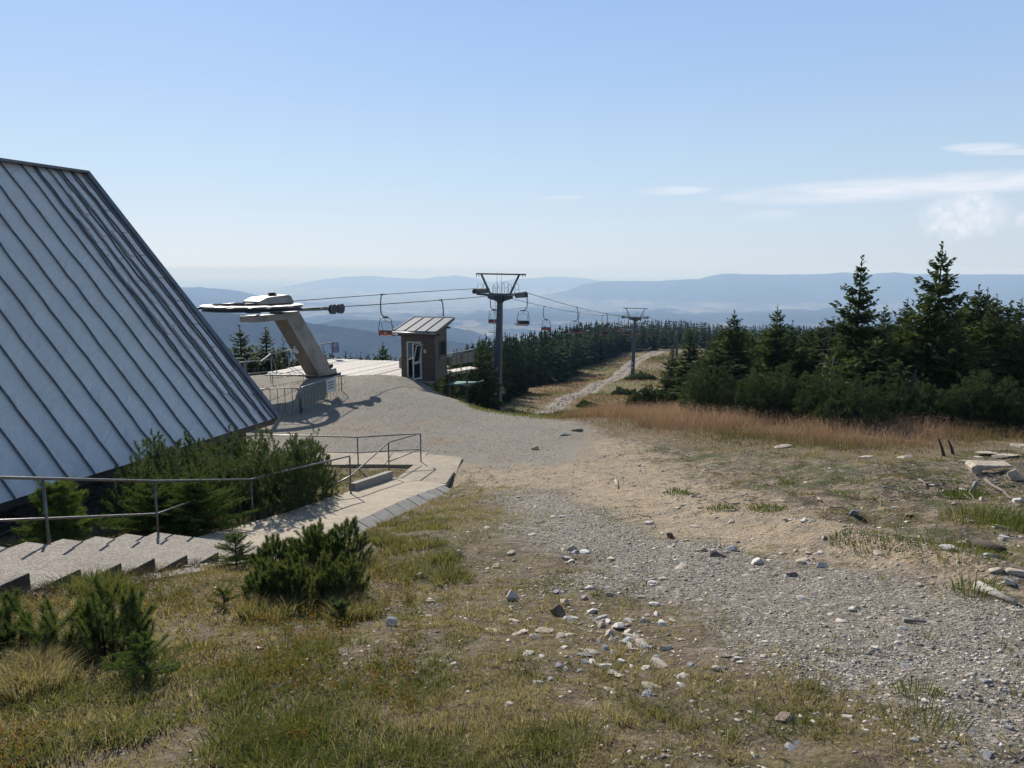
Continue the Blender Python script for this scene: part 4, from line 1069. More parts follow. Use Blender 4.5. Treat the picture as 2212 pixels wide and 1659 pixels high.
# open leaf: hinged at the right jamb and swung out towards the path
dl = root('tmp', (0, 0, 0), None, None); bpy.data.objects.remove(dl)
Md = Matrix.Translation((dx1 - .05, -.06, 0)) @ Matrix.Rotation(R(258), 4, 'Z')
def dbox(mb, c, d):
    q = MB(); q.box(c, d); mb.add([Md @ Vector(v) for v in q.v], q.f)
lf = MB(); Wd = .80
for x in (.035, Wd - .035): dbox(lf, (x, 0, 1.12), (.07, .045, 2.0))
for z in (.16, 1.02, 2.085): dbox(lf, (Wd / 2, 0, z), (Wd - .14, .044, .07))
for z_ in (.20,): dbox(lf, (Wd / 2, 0, z_), (Wd - .14, .030, .02))
door = lf.build('door', M_white, cab)
gl = MB(); dbox(gl, (Wd / 2, 0, .59), (Wd - .14, .008, .79)); gl.build('pane', M_glass, door)
vl = MB()
Mv = Md @ Matrix.Translation((Wd / 2, -.03, 1.06)) @ Matrix.Rotation(R(-13), 4, 'X')
for (c, d) in (((-.30, 0, .5), (.05, .03, .98)), ((.30, 0, .5), (.05, .03, .98)), ((0, 0, .02), (.56, .03, .05)), ((0, 0, .97), (.56, .03, .05))):
    q = MB(); q.box(c, d); vl.add([Mv @ Vector(v) for v in q.v], q.f)
vs_ = vl.build('tilted_sash', M_white, door)
q = MB(); q2 = MB(); q.box((0, 0, .5), (.50, .006, .9)); q2.add([Mv @ Vector(v) for v in q.v], q.f); q2.build('sash_pane', M_glass, door)
hn = MB(); q = MB(); q.box((Wd - .06, -.05, 1.05), (.03, .06, .14)); hn.add([Md @ Vector(v) for v in q.v], q.f); hn.build('handle', M_steel, door)
# roof: mono pitch, low edge over the door
rf = MB(); y_f, y_b, xl, xr = -.55, 2.75, -.22, KW + .30; zf, zb_ = 2.78, 3.30
def rz_(y): return zf + (zb_ - zf) * (y - y_f) / (y_b - y_f)
rf.hexa([(xl, y_f, zf - .10), (xr, y_f, zf - .10), (xr, y_b, zb_ - .10), (xl, y_b, zb_ - .10), (xl, y_f, zf), (xr, y_f, zf), (xr, y_b, zb_), (xl, y_b, zb_)], 0)
rfo = rf.build('roof', simple('cabin_roof_sheet', (.10, .115, .14), (.08, .09, .11), 3, .7, 0, .06, 12, dirt=(.11, .11, .11), dscale=2), cab)
b = MB()
for k in range(5): x = xl + .02 + (xr - xl - .04) * k / 4; b.bar((x, y_f, zf + .02), (x, y_b, zb_ + .02), .035, .05)
b.build('seam', M_seam, rfo)
b = MB()
b.bar((xl - .01, y_f, zf - .05), (xl - .01, y_b, zb_ - .05), .03, .17); b.bar((xr + .01, y_f, zf - .05), (xr + .01, y_b, zb_ - .05), .03, .17); b.bar((xl, y_b + .01, zb_ - .05), (xr, y_b + .01, zb_ - .05), .03, .17)
b.build('verge_board', M_dark, rfo)
b = MB()
for x in (.05, KW - .05): b.bar((x, y_f + .12, rz_(y_f + .12) - .18), (x, y_b - .15, rz_(y_b - .15) - .18), .08, .14)
for x in (xr - .12,): b.bar((x, y_f + .2, rz_(y_f + .2) - .18), (x, y_b - .4, rz_(y_b - .4) - .18), .07, .12)
b.box((KW + .12, .25, 2.52), (.2, .12, .12)); b.box((KW + .12, KD - .1, 2.78), (.2, .12, .12)); b.box((-.1, 0.1, 2.5), (.22, .12, .12))
b.build('rafter', M_trim, rfo)
g = MB(); g.tube([(xl - .04, y_f - .06, zf - .10), (xr, y_f - .06, zf - .13)], .055, 10); g.build('gutter', M_steel, rfo)
for x in (xl + .02, .98, xr - .22): 
    g = MB(); g.box((x, y_f - .115, zf - .09), (.06, .012, .05)); g.build('gutter_clip', M_white, rfo)
g = MB(); g.tube([(KW - .32, y_f - .06, zf - .15), (KW - .30, y_f - .02, zf - .34), (KW - .20, y_f + .18, zf - .52), (KW - .02, -.09, zf - .72), (KW + .02, -.09, zf - .90), (KW + .02, -.09, .22), (KW + .06, -.12, .05), (KW + .14, -.22, -.10)], .042, 8); g.build('downpipe', M_mast, cab)
b = MB(); b.box((1.37, -.015, 1.62), (.15, .02, .20)); b.build('notice', M_sheet, cab)
b = MB(); b.box((-.10, .25, .95), (.16, .34, .62)); b.tube([(-.10, .25, .65), (-.10, .25, .05)], .02, 6); b.tube([(-.1, .2, 1.26), (-.1, .2, 1.34)], .05, 8); b.build('switch_box', M_grey, cab)
b = MB()
for (x, y, dx, dy) in ((-.1, -.36, 1.2, .55), (1.0, -.3, .8, .42), (1.72, -.34, .5, .4)): b.box((x, y, -.02), (dx, dy, .07), rz=.06)
b.build('doorstep', M_kerb, cab)

# railing, board and green net beyond the cabin
bl = root('balustrade', (-3.4, 43.5, -6.1), 'short railing with grey boards on the platform end right of the cabin', 'railing')
ba = Vector((-3.75, 43.6, -6.15)); bb = Vector((-2.35, 44.6, -6.05))
for p in (ba, ba.lerp(bb, .45), bb): post(bl, p.x, p.y, p.z, 1.05, .03)
b = MB(); b.bar(top(ba, 1.06) - Vector((.3, .2, 0)), top(bb, 1.14), .07, .05); b.build('top_rail', M_pale, bl, world=True)
for k in range(4):
    f = .08 + k * .23; p = ba.lerp(bb, f); q = ba.lerp(bb, f + .20); b = MB(); b.bar(top(p, .68), top(q, .68), .02, .62); b.build('board', M_pale, bl, world=True)
b = MB(); b.bar(top(ba, 0), top(bb, 0) , .9, .08); b.bar((-4.1, 43.4, -6.25), (-2.6, 44.3, -6.25), .06, .14); b.build('deck_edge', M_plank, bl, world=True)
nt0 = root('safety_net', (-2.6, 42.8, -6.9), 'green safety net with a pale edge bar below the railing beside the cabin', 'safety net')
b = MB(); b.hexa([(-4.0, 42.8, -6.85), (-2.9, 42.7, -6.85), (-1.9, 44.0, -6.85), (-3.4, 44.2, -6.85), (-4.0, 42.8, -6.82), (-2.9, 42.7, -6.82), (-1.9, 44.0, -6.82), (-3.4, 44.2, -6.82)]); b.build('net', M_green, nt0, world=True)
b = MB(); b.bar((-2.85, 42.6, -6.84), (-1.75, 44.1, -6.78), .07, .06); b.build('edge_bar', M_pale, nt0, world=True)
b = MB(); b.bar((-2.7, 43.3, -6.3), (-2.7, 43.3, -8.4), .1, .1); b.build('support', M_trim, nt0, world=True)

# ------------------------------------------------------------------ loading platform
def rotp(v, a): return Vector((v[0] * math.cos(a) - v[1] * math.sin(a), v[0] * math.sin(a) + v[1] * math.cos(a), v[2]))
da = math.atan2(H1.y, H1.x) - math.pi / 2
plf = root('loading_platform', (-10.0, 41.9, -6.02), 'bleached timber loading platform under the lift ropes', 'platform', rz=da)
Mi = (Matrix.Translation(plf.location) @ Matrix.Rotation(da, 4, 'Z')).inverted()
poly = [Vector((-14.3, 42.5, 0)), Vector((-14.0, 41.5, 0)), Vector((-10.1, 41.3, 0)), Vector((-5.9, 39.9, 0)), Vector((-4.2, 41.2, 0)), Vector((-4.0, 45.5, 0)), Vector((-7.2, 47.6, 0)), Vector((-12.1, 49.0, 0))]
loc = [Mi @ Vector((p.x, p.y, -6.02)) for p in poly]
xs = [p.x for p in loc]; x = min(xs); b = MB(); rsx = random.Random(2)
def clip_y(x, pts):
    ys = []
    for i in range(len(pts)):
        a, c_ = pts[i], pts[(i + 1) % len(pts)]
        if (a.x - x) * (c_.x - x) < 0: ys.append(a.y + (c_.y - a.y) * (x - a.x) / (c_.x - a.x))
    return (min(ys), max(ys)) if len(ys) > 1 else None
x0 = math.floor(min(xs) / .3) * .3
while x0 < max(xs):
    r_ = clip_y(x0 + .15, loc)
    if r_ and r_[1] - r_[0] > .3:
        dz = rsx.uniform(-.012, .012); j1, j2 = rsx.uniform(-.05, .08), rsx.uniform(-.1, .05)
        b.hexa([(x0 + .013, r_[0] + j1, -.06), (x0 + .287, r_[0] + j1, -.06), (x0 + .287, r_[1] + j2, -.06), (x0 + .013, r_[1] + j2, -.06), (x0 + .013, r_[0] + j1, dz), (x0 + .287, r_[0] + j1, dz), (x0 + .287, r_[1] + j2, dz), (x0 + .013, r_[1] + j2, dz)])
    x0 += .3
b.build('decking', M_plank, plf)
b = MB()
for i, p in enumerate(loc): q = loc[(i + 1) % len(loc)]; b.bar((p.x, p.y, -.14), (q.x, q.y, -.14), .08, .14)
for p in loc[5:8]: b.bar((p.x, p.y, -.1), (p.x, p.y, -4.5), .16, .16)
b.build('frame', M_trim, plf)
b = MB(); q = Mi @ Vector((-13.4, 41.25, -5.98)); b.box((q.x, q.y, .02), (1.3, .25, .03), rz=-da); b.build('loose_board', M_plank, plf)

rl = root('platform_railing', (-13, 46, -6.0), 'grey pipe railing along the back left edge of the loading platform', 'railing')
ra = Vector((-14.25, 42.9, -6.0)); rb2 = Vector((-12.15, 49.0, -6.0))
for f in (0.0, .26, .45, .70, .84, 1.0):
    p = ra.lerp(rb2, f)
    if f != .70: post(rl, p.x, p.y, p.z, 1.0, .035, mat=M_steel, ft=False)
b = MB(); b.tube([top(ra, 1.02), top(rb2, 1.06)], .045, 8); b.bar(top(ra, 1.0), top(ra, .62) + Vector((-.42, -.5, 0)), .09, .09, 0); b.build('top_rail', M_pale, rl, world=True)
b = MB(); b.tube([ra + Vector((.25, .1, .0)), top(ra, .95) + Vector((.05, 0, 0))], .04, 8); b.build('brace', M_rail, rl, world=True)
pr2 = root('pipe_railing', (-16, 42.5, -6.2), 'low pipe railing along the slope edge left of the platform', 'railing')
pa = Vector((-14.3, 42.8, -6.15)); pb = Vector((-18.2, 41.6, -6.4))
for f in (.35, .7, 1.0): p = pa.lerp(pb, f); post(pr2, p.x, p.y, p.z, .85, .03, mat=M_steel)
b = MB(); b.tube([top(pa, .84), top(pb, .80)], .035, 8); b.tube([top(pa, .12), top(pb, .08)], .03, 8); b.build('rail', M_steel, pr2, world=True)
# blue sign on the end post
sg = root('blue_sign', (-12.05, 49.0, -5.3), 'blue mandatory sign with a white round emblem on the platform railing', 'sign', rz=R(-2))
sg.location = (-11.88, 48.9, -5.25)
b = MB(); b.box((0, 0, 0), (.44, .03, .68)); b.build('panel', M_blue, sg)
b = MB(); n = 28; vs = []; fs = []
for k in range(n):
    a = 2 * math.pi * k / n
    for r, y in ((.175, -.019), (.150, -.019), (.150, -.024), (.175, -.024)): vs.append((math.cos(a) * r, y, .11 + math.sin(a) * r))
for k in range(n):
    for q in range(4): fs.append((k * 4 + q, ((k + 1) % n) * 4 + q, ((k + 1) % n) * 4 + (q + 1) % 4, k * 4 + (q + 1) % 4))
b.add(vs, fs); b.build('ring', M_sheet, sg)
b = MB()
b.disc((-.02, -.02, .19), (0, 1, 0), .045, .012, 12); b.tube([(-.02, -.02, .15), (-.05, -.02, .09), (-.01, -.02, .05), (.02, -.02, .0)], .022, 6); b.tube([(-.02, -.02, .15), (.06, -.02, .17), (.09, -.02, .12)], .018, 6); b.tube([(-.05, -.02, .09), (-.09, -.02, .13)], .014, 6)
b.build('emblem', M_sheet, sg)
b = MB()
for z, w_ in ((-.16, .36), (-.20, .34), (-.28, .22)): b.box((0, -.018, z), (w_, .006, .018))
b.build('lettering', M_sheet, sg)

# ------------------------------------------------------------------ crowd barriers
def make_barrier():
    c = root('crowd_barrier', (0, 0, 0), 'x', 'barrier', 'steel crowd barriers by the lift pylon')
    Wb, Hb = 2.45, 1.1
    b = MB(); r = .021
    b.tube([(0, 0, .0), (0, 0, Hb - .12), (.04, 0, Hb - .03), (.12, 0, Hb), (Wb - .12, 0, Hb), (Wb - .04, 0, Hb - .03), (Wb, 0, Hb - .12), (Wb, 0, 0)], r, 8)
    b.tube([(0, 0, .18), (Wb, 0, .18)], r, 8); b.build('frame', M_steel, c)
    b = MB()
    for k in range(1, 13): x = Wb * k / 13; b.tube([(x, 0, .18), (x, 0, Hb)], .010, 5, cap=False)
    b.build('bars', M_rail, c)
    for x in (.25, Wb - .25):
        f = MB(); f.tube([(x, -.30, 0), (x, -.2, .06), (x, 0, .18), (x, .2, .06), (x, .30, 0)], .016, 6); f.build('foot', M_steel, c)
    return c
bar0 = make_barrier(); first = True
def pxg(x, y): p = on_ground(x, y, 12); return Vector((p[0], p[1], p[2]))
for (a, b_, lab) in ((Vector((-8.12, 34.4, -6.13)), None, 'steel crowd barrier with a white notice, nearest the yard'),
                     (None, None, 'steel crowd barrier meeting it at the roof edge of the lodge'),
                     (None, None, 'steel crowd barrier with a small pale sign before the trees behind the roof')):
    c = bar0 if first else copy_tree(bar0)
    if first: A0 = Vector((-8.95, 30.5, -6.15)); B0 = Vector((-8.1, 34.25, -6.15)); d = B0 - A0; c.scale = ((d.length / 2.45),1,1)
    elif 'meeting' in lab: A0 = Vector((-9.0, 30.45, -6.15)); B0 = Vector((-11.4, 29.9, -6.15)); d = B0 - A0
    else: A0 = Vector((-14.95, 40.7, -6.3)); B0 = Vector((-17.1, 39.9, -6.5)); d = B0 - A0
    z_ = gz(A0.x, A0.y)
    c.location = (A0.x, A0.y, z_); c.rotation_euler = (0, 0, math.atan2(d.y, d.x)); c['label'] = lab; first = False
    if 'white notice' in lab:
        b = MB(); b.box((1.72, -.03, .78), (.55, .012, .58)); s_ = b.build('notice', M_sheet, c)
        b = MB()
        for r_, (w_, o_) in enumerate(((.34, 0), (.38, 0), (.30, -.02))):
            x_ = 1.72 - w_ / 2 + o_; k_ = 0
            while x_ < 1.72 + w_ / 2 + o_ - .02: q = rsx.uniform(.018, .04); b.box((x_ + q / 2, -.038, .92 - r_ * .13), (q, .004, .05)); x_ += q + .012
        b.build('lettering', M_ink, s_)
    if 'small pale' in lab:
        b = MB(); b.box((.42, -.03, .62), (.5, .012, .44)); s_ = b.build('sign', M_pale, c)
        b = MB()
        for r_ in range(3): b.box((.42, -.038, .72 - r_ * .11), (.36, .004, .045))
        b.build('lettering', M_ink, s_)
# low rusty frame by the pylon foot
lf_ = root('rusty_frame', (-12.1, 38.6, -6.15), 'low rusty tube frame standing left of the pylon foot', 'frame')
b = MB()
p0, p1, p2 = Vector((-13.0, 38.9, -6.15)), Vector((-12.6, 38.0, -6.15)), Vector((-11.2, 38.8, -6.15))
b.tube([p0, top(p0, .62), top(p1, .62), p1], .02, 6); b.tube([top(p0, .60), top(p2, .60)], .018, 6); b.tube([top(p1, .45), top(p2, .5), p2], .018, 6); b.tube([top(p0, .05), top(p1, .05)], .018, 6)
b.build('tubes', M_rail, lf_, world=True)
# ------------------------------------------------------------------ foliage materials
def leafmat(name, stops, trans=.25, rough=.75, attr=None, spec=.06, tt=(1.5, 1.5, .8)):
    m = bpy.data.materials.new(name); m.use_nodes = True; nt = m.node_tree; N = NT(nt); b = nt.nodes['Principled BSDF']; out = nt.nodes['Material Output']
    if attr: f = N.n('ShaderNodeAttribute', attribute_name=attr).outputs['Fac']
    else:
        g = N.n('ShaderNodeNewGeometry'); oi = N.n('ShaderNodeObjectInfo')
        f = N.math('ADD', N.math('MULTIPLY', g.outputs['Random Per Island'], .55), N.math('MULTIPLY', N.noise(1.1, 3, .6, N.obj()), .45))
        f = N.math('ADD', f, N.math('MULTIPLY', N.math('SUBTRACT', oi.outputs['Random'], .5), .16))
    c = N.ramp(f, stops); N.set(b.inputs['Base Color'], c); b.inputs['Roughness'].default_value = rough; b.inputs['Specular IOR Level'].default_value = spec
    t = N.n('ShaderNodeBsdfTranslucent'); N.set(t.inputs[0], N.mix(1.0, c, tt, 'MULTIPLY'))
    mx = N.n('ShaderNodeMixShader', {0: trans}); nt.links.new(b.outputs[0], mx.inputs[1]); nt.links.new(t.outputs[0], mx.inputs[2]); nt.links.new(mx.outputs[0], out.inputs[0])
    return m
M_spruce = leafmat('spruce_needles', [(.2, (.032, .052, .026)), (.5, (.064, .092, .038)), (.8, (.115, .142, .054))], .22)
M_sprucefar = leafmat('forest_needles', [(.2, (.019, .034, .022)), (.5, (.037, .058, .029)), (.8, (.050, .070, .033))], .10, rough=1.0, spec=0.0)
M_mugo = leafmat('mugo_needles', [(.2, (.042, .066, .034)), (.5, (.078, .112, .052)), (.72, (.14, .175, .075)), (.80, (.17, .105, .05))], .25)
M_bank = leafmat('bank_pine_needles', [(.2, (.030, .048, .026)), (.5, (.056, .082, .038)), (.8, (.105, .135, .058))], .2)
M_mugod = leafmat('mugo_needles_deep', [(.2, (.042, .066, .026)), (.5, (.078, .112, .040)), (.73, (.14, .175, .060)), (.81, (.18, .11, .05))], .28)
M_fresh = leafmat('fresh_needles', [(.2, (.05, .085, .024)), (.5, (.085, .13, .036)), (.8, (.16, .20, .06))], .28)
M_grassb = leafmat('grass_blades', [(0, (.065, .090, .022)), (.35, (.11, .120, .045)), (.6, (.18, .155, .082)), (1, (.32, .265, .18))], .35, .65, 'tint')
M_dryb = leafmat('dry_grass_blades', [(0, (.085, .105, .035)), (.3, (.17, .15, .07)), (.62, (.22, .150, .100)), (1, (.33, .235, .18))], .3, .7, 'tint', tt=(1.4, 1.25, .85))
M_heath = leafmat('bilberry_leaves', [(.15, (.07, .09, .02)), (.45, (.15, .14, .03)), (.7, (.20, .10, .035)), (.9, (.16, .035, .02))], .3)

def soup(name, tris, mat, parent=None, attr=None):
    """tris (n,3,3)"""
    t = np.asarray(tris, np.float32).reshape(-1, 3); f = np.arange(len(t), dtype=np.int32).reshape(-1, 3)
    o = np_mesh(name, t, f, mat, parent)
    if attr is not None:
        a = o.data.attributes.new('tint', 'FLOAT', 'POINT'); a.data.foreach_set('value', np.repeat(np.asarray(attr, np.float32), 3))
    return o
def quads(name, q, mat, parent=None, attr=None):
    t = np.asarray(q, np.float32).reshape(-1, 3); f = np.arange(len(t), dtype=np.int32).reshape(-1, 4)
    o = np_mesh(name, t, f, mat, parent)
    if attr is not None:
        a = o.data.attributes.new('tint', 'FLOAT', 'POINT'); a.data.foreach_set('value', np.repeat(np.asarray(attr, np.float32), 4))
    return o
def nrm(v): return v / np.maximum(np.linalg.norm(v, axis=-1, keepdims=True), 1e-9)

# ------------------------------------------------------------------ spruce
def spruce_mesh(rg, H, Rr, lev, per, tw, bare=.05, ragged=.25, top=.94):
    """kites (n,4,3) of the crown"""
    out = []
    def kite(p, d, L, w, roll):
        u = nrm(np.cross(d, rg.normal(0, .25, d.shape) + np.array([0, 0, 1.0]))); v = np.cross(d, u)
        s = np.cos(roll)[:, None] * u + np.sin(roll)[:, None] * v
        m = p + d * (L * .45)[:, None]
        out.append(np.stack([p, m + s * (w / 2)[:, None], p + d * L[:, None], m - s * (w / 2)[:, None]], 1))
    for i in range(lev):
        f = (i + rg.random() * .7) / lev; z = H * (bare + (top - bare) * f)
        Lm = Rr * (1 - f) ** .72 * (.82 + .18 * math.sin(i * 1.7)) + .03 * H * (1 - f) * 0 + .035 * Rr
        n = max(3, int(round(per * (.6 + .4 * (1 - f)))))
        a = 2 * math.pi * (np.arange(n) + rg.random(n) * .8) / n + rg.random() * 6
        L = Lm * (1 - ragged + ragged * 1.6 * rg.random(n))
        tilt = np.radians(-22 + 62 * f ** 1.3 + rg.normal(0, 7, n))
        for k in range(n):
            m = max(4, int(tw * (L[k] / Rr) ** .6))
            s = (np.arange(m) + .6) / m; s = np.clip(s + rg.normal(0, .03, m), .08, 1)
            hd = np.array([math.cos(a[k]), math.sin(a[k]), 0])
            sd_ = np.array([-hd[1], hd[0], 0])
            z_ = np.sin(tilt[k]) * s * L[k] + .16 * L[k] * s ** 2.4
            P = hd * (np.cos(tilt[k]) * s * L[k])[:, None] + np.array([0, 0, z])[None] + np.c_[0 * s, 0 * s, z_]
            for side in (-1, 1):
                d = nrm(hd * .75 + sd_ * side * (.85 - .3 * s)[:, None] + np.c_[0 * s, 0 * s, rg.normal(-.12, .22, m)])
                tl = L[k] * (.40 * (1 - s) ** .7 + .12) * (.7 + .6 * rg.random(m)) + .02 * Rr
                kite(P, d, tl, tl * .26 + .035 * H / 8, rg.random(m) * .9)
                kite(P + d * (tl * .3)[:, None], nrm(d + rg.normal(0, .45, d.shape) + np.array([0, 0, -.25])), tl * .62, tl * .22 + .03 * H / 8, rg.random(m) * 3)
            d = nrm(hd * .6 + np.c_[rg.normal(0, .3, m), rg.normal(0, .3, m), -.5 + rg.random(m) * 1.1])
            tl = L[k] * .16 + .05 * Rr + 0 * s
            kite(P, d, tl, tl * .35 + .03 * H / 8, rg.random(m) * 3)
            kite(np.array([[0, 0, z]]) + hd * .02, nrm(np.array([hd * math.cos(tilt[k]) + np.array([0, 0, math.sin(tilt[k])])])), np.array([L[k] * 1.02]), np.array([.07 * L[k] + .05]), np.array([0.4]))
    # leader
    m = 10; z = np.linspace(H * (top - .06), H * .985, m); P = np.c_[0 * z, 0 * z, z]
    kite(P, nrm(np.c_[rg.normal(0, .7, m), rg.normal(0, .7, m), .8 + 0 * z]), np.full(m, .035 * H) * np.linspace(1.6, .6, m), np.full(m, .014 * H), rg.random(m) * 3)
    return np.concatenate(out)
def trunk_mesh(b, H, r0, lean=0.0, top=1.0):
    b.tube([(0, 0, -.6), (0, 0, 0), (lean * .3, 0, H * .4), (lean, 0, H * top * .93), (lean, 0, H * top)], [r0 * 1.25, r0, r0 * .6, r0 * .13, r0 * .08], 7)
LAB_W = 'dark spruce standing in the dense wood left of the ski lift'
def make_spruce(seed, H, Rr, lev, per, tw, mat=None, name='spruce_tree', bare=.05, ragged=.25, dead=0):
    rg = np.random.default_rng(seed)
    t = root(name, (0, 0, -500), 'x', 'tree')
    q = spruce_mesh(rg, H, Rr, lev, per, tw, bare, ragged)
    quads('crown', q, mat or M_spruce, t)
    b = MB(); trunk_mesh(b, H, .014 * H + .03); b.build('trunk', M_bark, t)
    if dead:
        b = MB()
        for k in range(dead):
            z = H * rg.uniform(.12, .55); a = rg.uniform(0, 6.28); L = Rr * rg.uniform(.6, 1.15); p = Vector((0, 0, z)); d = Vector((math.cos(a), math.sin(a), rg.uniform(-.25, .1)))
            pts = [p, p + d * L * .5 + Vector((0, 0, rg.uniform(-.1, .1))), p + d * L + Vector((0, 0, rg.uniform(-.2, .05)))]
            b.tube(pts, [.022, .014, .006], 4)
            for j_ in range(7):
                f = rg.uniform(.3, 1); q_ = pts[0].lerp(pts[2], f); b.tube([q_, q_ + Vector(rg.normal(0, .22, 3)) + Vector((0, 0, -.08))], [.008, .003], 3, cap=False)
        b.build('dead_branches', M_twig, t)['kind'] = 'stuff'
    return t
near_p = [make_spruce(11 + k, 8, rr, 34, 8, 11, ragged=rg_, dead=dd, bare=.03) for k, (rr, rg_, dd) in enumerate(((2.3, .38, 3), (1.9, .50, 2), (2.7, .42, 6), (1.6, .35, 0), (2.2, .6, 8), (2.9, .65, 6), (2.1, .55, 3)))]
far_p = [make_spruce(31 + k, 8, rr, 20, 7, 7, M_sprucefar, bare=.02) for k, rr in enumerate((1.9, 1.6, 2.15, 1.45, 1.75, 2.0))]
protos_used = set()
def place_tree(P, x, y, Ht, label, group=None, rz=None, wide=1.0, z=None):
    if P.name in protos_used: t = copy_tree(P)
    else: t = P; protos_used.add(P.name)
    z = gz(x, y) - .05 if z is None else z
    t.location = (x, y, z); s = Ht / 8.0; t.scale = (s * wide, s * wide, s); t.rotation_euler = (0, 0, random.uniform(0, 6.28) if rz is None else rz)
    t['label'] = label
    if group: t['group'] = group
    elif 'group' in t: del t['group']
    return t
def tree_px(P, px, py, Y, label, wide=1.0, group=None):
    p = at(px, py, Y); g = gz(p[0], Y); return place_tree(P, p[0], Y, p[2] - g, label, group, wide=wide)
NT_ = [
 (0, 2038, 518, 31.5, 'tallest dark spruce of the group on the right, with a bare leader shoot', 1.0),
 (1, 1863, 548, 33.0, 'second tallest spruce, slender with ragged layered branches, left of the tallest', 1.12),
 (2, 1587, 668, 41.0, 'bushy cone shaped spruce near the left end of the right hand group', .92),
 (0, 1681, 655, 42.0, 'broad spruce with a forked top right of the bushy cone shaped spruce', .95),
 (3, 1492, 702, 47.0, 'small spruce at the left end of the right hand group beside the trail meadow', 1.4),
 (1, 1535, 725, 50.0, 'thin spruce between the leftmost small spruce and the bushy cone', 1.2),
 (4, 1776, 690, 41.0, 'low ragged spruce left of the second tallest spruce', 1.25),
 (2, 1820, 720, 36.0, 'wide spruce hugging the left foot of the second tallest spruce', 1.15),
 (4, 1915, 655, 39.0, 'small topped spruce between the two tallest spruces', 1.0),
 (3, 1962, 640, 36.0, 'dark spruce directly left of the tallest spruce', 1.2),
 (2, 2116, 612, 35.0, 'spruce with a small pointed top right of the tallest spruce', 1.0),
 (0, 2155, 632, 31.0, 'full round topped spruce near the right edge', 1.05),
 (3, 2209, 640, 29.5, 'thin topped spruce cut by the right edge of the picture', 1.2),
 (4, 2075, 700, 30.0, 'low broad spruce in front of the gap right of the tallest spruce', 1.25),
 (2, 1965, 740, 31.5, 'bushy lower spruce at the left foot of the tallest spruce', 1.2),
 (1, 1640, 745, 44.0, 'short spruce in the gap between the cone shaped and the broad spruce', 1.4),
 (4, 1735, 748, 40.0, 'short dark spruce right of the broad forked spruce', 1.4),
 (3, 1453, 742, 66.0, 'little spruce on the meadow edge left of the right hand group', 1.2),
 (5, 1550, 742, 39, 'low bushy spruce in front of the cone shaped spruce', 1.5), (6, 1625, 712, 47, 'spruce filling the gap behind the cone shaped spruce', 1.3), (5, 1715, 712, 46, 'crooked spruce behind the broad forked spruce', 1.2),
 (6, 1835, 665, 44, 'spruce behind the second tallest spruce on its left', 1.1), (5, 1890, 735, 31, 'low thick spruce right at the foot of the second tallest spruce', 1.5), (6, 2010, 700, 40, 'dense spruce behind the tallest spruce', 1.4), (5, 2085, 655, 41, 'spruce peeping out right behind the tallest spruce', 1.2),
 (6, 2180, 668, 37, 'spruce behind the round topped spruce near the right edge', 1.3), (1, 2135, 735, 28.5, 'low ragged spruce in front of the round topped spruce', 1.5), (5, 1940, 772, 29.5, 'small lumpy spruce above the bank shrubs between the two tallest spruces', 1.5), (2, 1690, 780, 37, 'low spruce in front of the broad forked spruce', 1.5), (0, 1508, 770, 43, 'squat spruce near the leftmost small spruce', 1.6),
 (0, 1560, 705, 48, 'spruce tip just left behind the cone shaped spruce', 1.2), (2, 1610, 700, 50, 'spruce tip just right behind the cone shaped spruce', 1.1), (6, 1655, 700, 45, 'spruce shouldering the broad forked spruce on its left', 1.2), (1, 1712, 690, 44, 'slim spruce shouldering the broad forked spruce on its right', 1.2),
 (5, 1752, 705, 43, 'full spruce between the forked spruce and the low ragged one', 1.2), (3, 1800, 680, 42, 'narrow spruce just left of the second tallest spruce', 1.3), (2, 1905, 690, 35, 'thick spruce close right of the second tallest spruce', 1.1), (0, 1945, 672, 41, 'spruce standing back between the two tallest spruces', 1.1),
 (6, 1990, 668, 34, 'thick spruce leaning on the left side of the tallest spruce', 1.1), (2, 2090, 640, 36, 'thick spruce leaning on the right side of the tallest spruce', 1.0), (0, 2135, 618, 39, 'tall spruce behind the small pointed one right of the tallest spruce', 1.0), (5, 2185, 645, 34, 'thick spruce before the right edge trees', 1.1),
 (0, 2290, 600, 31.0, 'spruce standing just past the right edge of the tree group', 1.0),
]
for k, px, py, Y, lab, w in NT_: tree_px(near_p[k], px, py, Y, lab, w * (1.0 if py < 600 else 1.22))
# trees below the platform on the left
for k, px, py, Y, lab, w in [
 (1, 517, 700, 54, 'spruce rising behind the railing just right of the lodge roof', 1.7), (3, 573, 703, 56, 'slim spruce left of the leaning pylon behind the railing', 1.8),
 (2, 612, 738, 58, 'spruce partly hidden by the leaning pylon', 1.2), (4, 545, 765, 52, 'low spruce between the railing and the roof edge', 1.4), (2, 480, 780, 50, 'low spruce hidden beside the lodge roof edge', 1.3),
 (1, 640, 770, 60, 'low spruce under the leaning pylon', 1.3), (3, 712, 766, 62, 'small spruce tip showing above the platform below the blue sign', 1.3), (3, 728, 770, 66, 'tiny spruce tip right of the blue sign', 1.5),
 (1, 779, 760, 62, 'small spruce tip in the middle above the platform edge', 1.3), (3, 793, 762, 60, 'smaller tip right beside the middle one above the platform edge', 1.3), (2, 827, 738, 60, 'small spruce above the platform just left of the cabin', 1.0), (4, 811, 768, 58, 'low spruce left of the one beside the cabin', 1.2), (3, 855, 768, 60, 'spruce tip touching the left wall of the cabin', 1.2)]:
    tree_px(near_p[k], px, py, Y, lab, w)

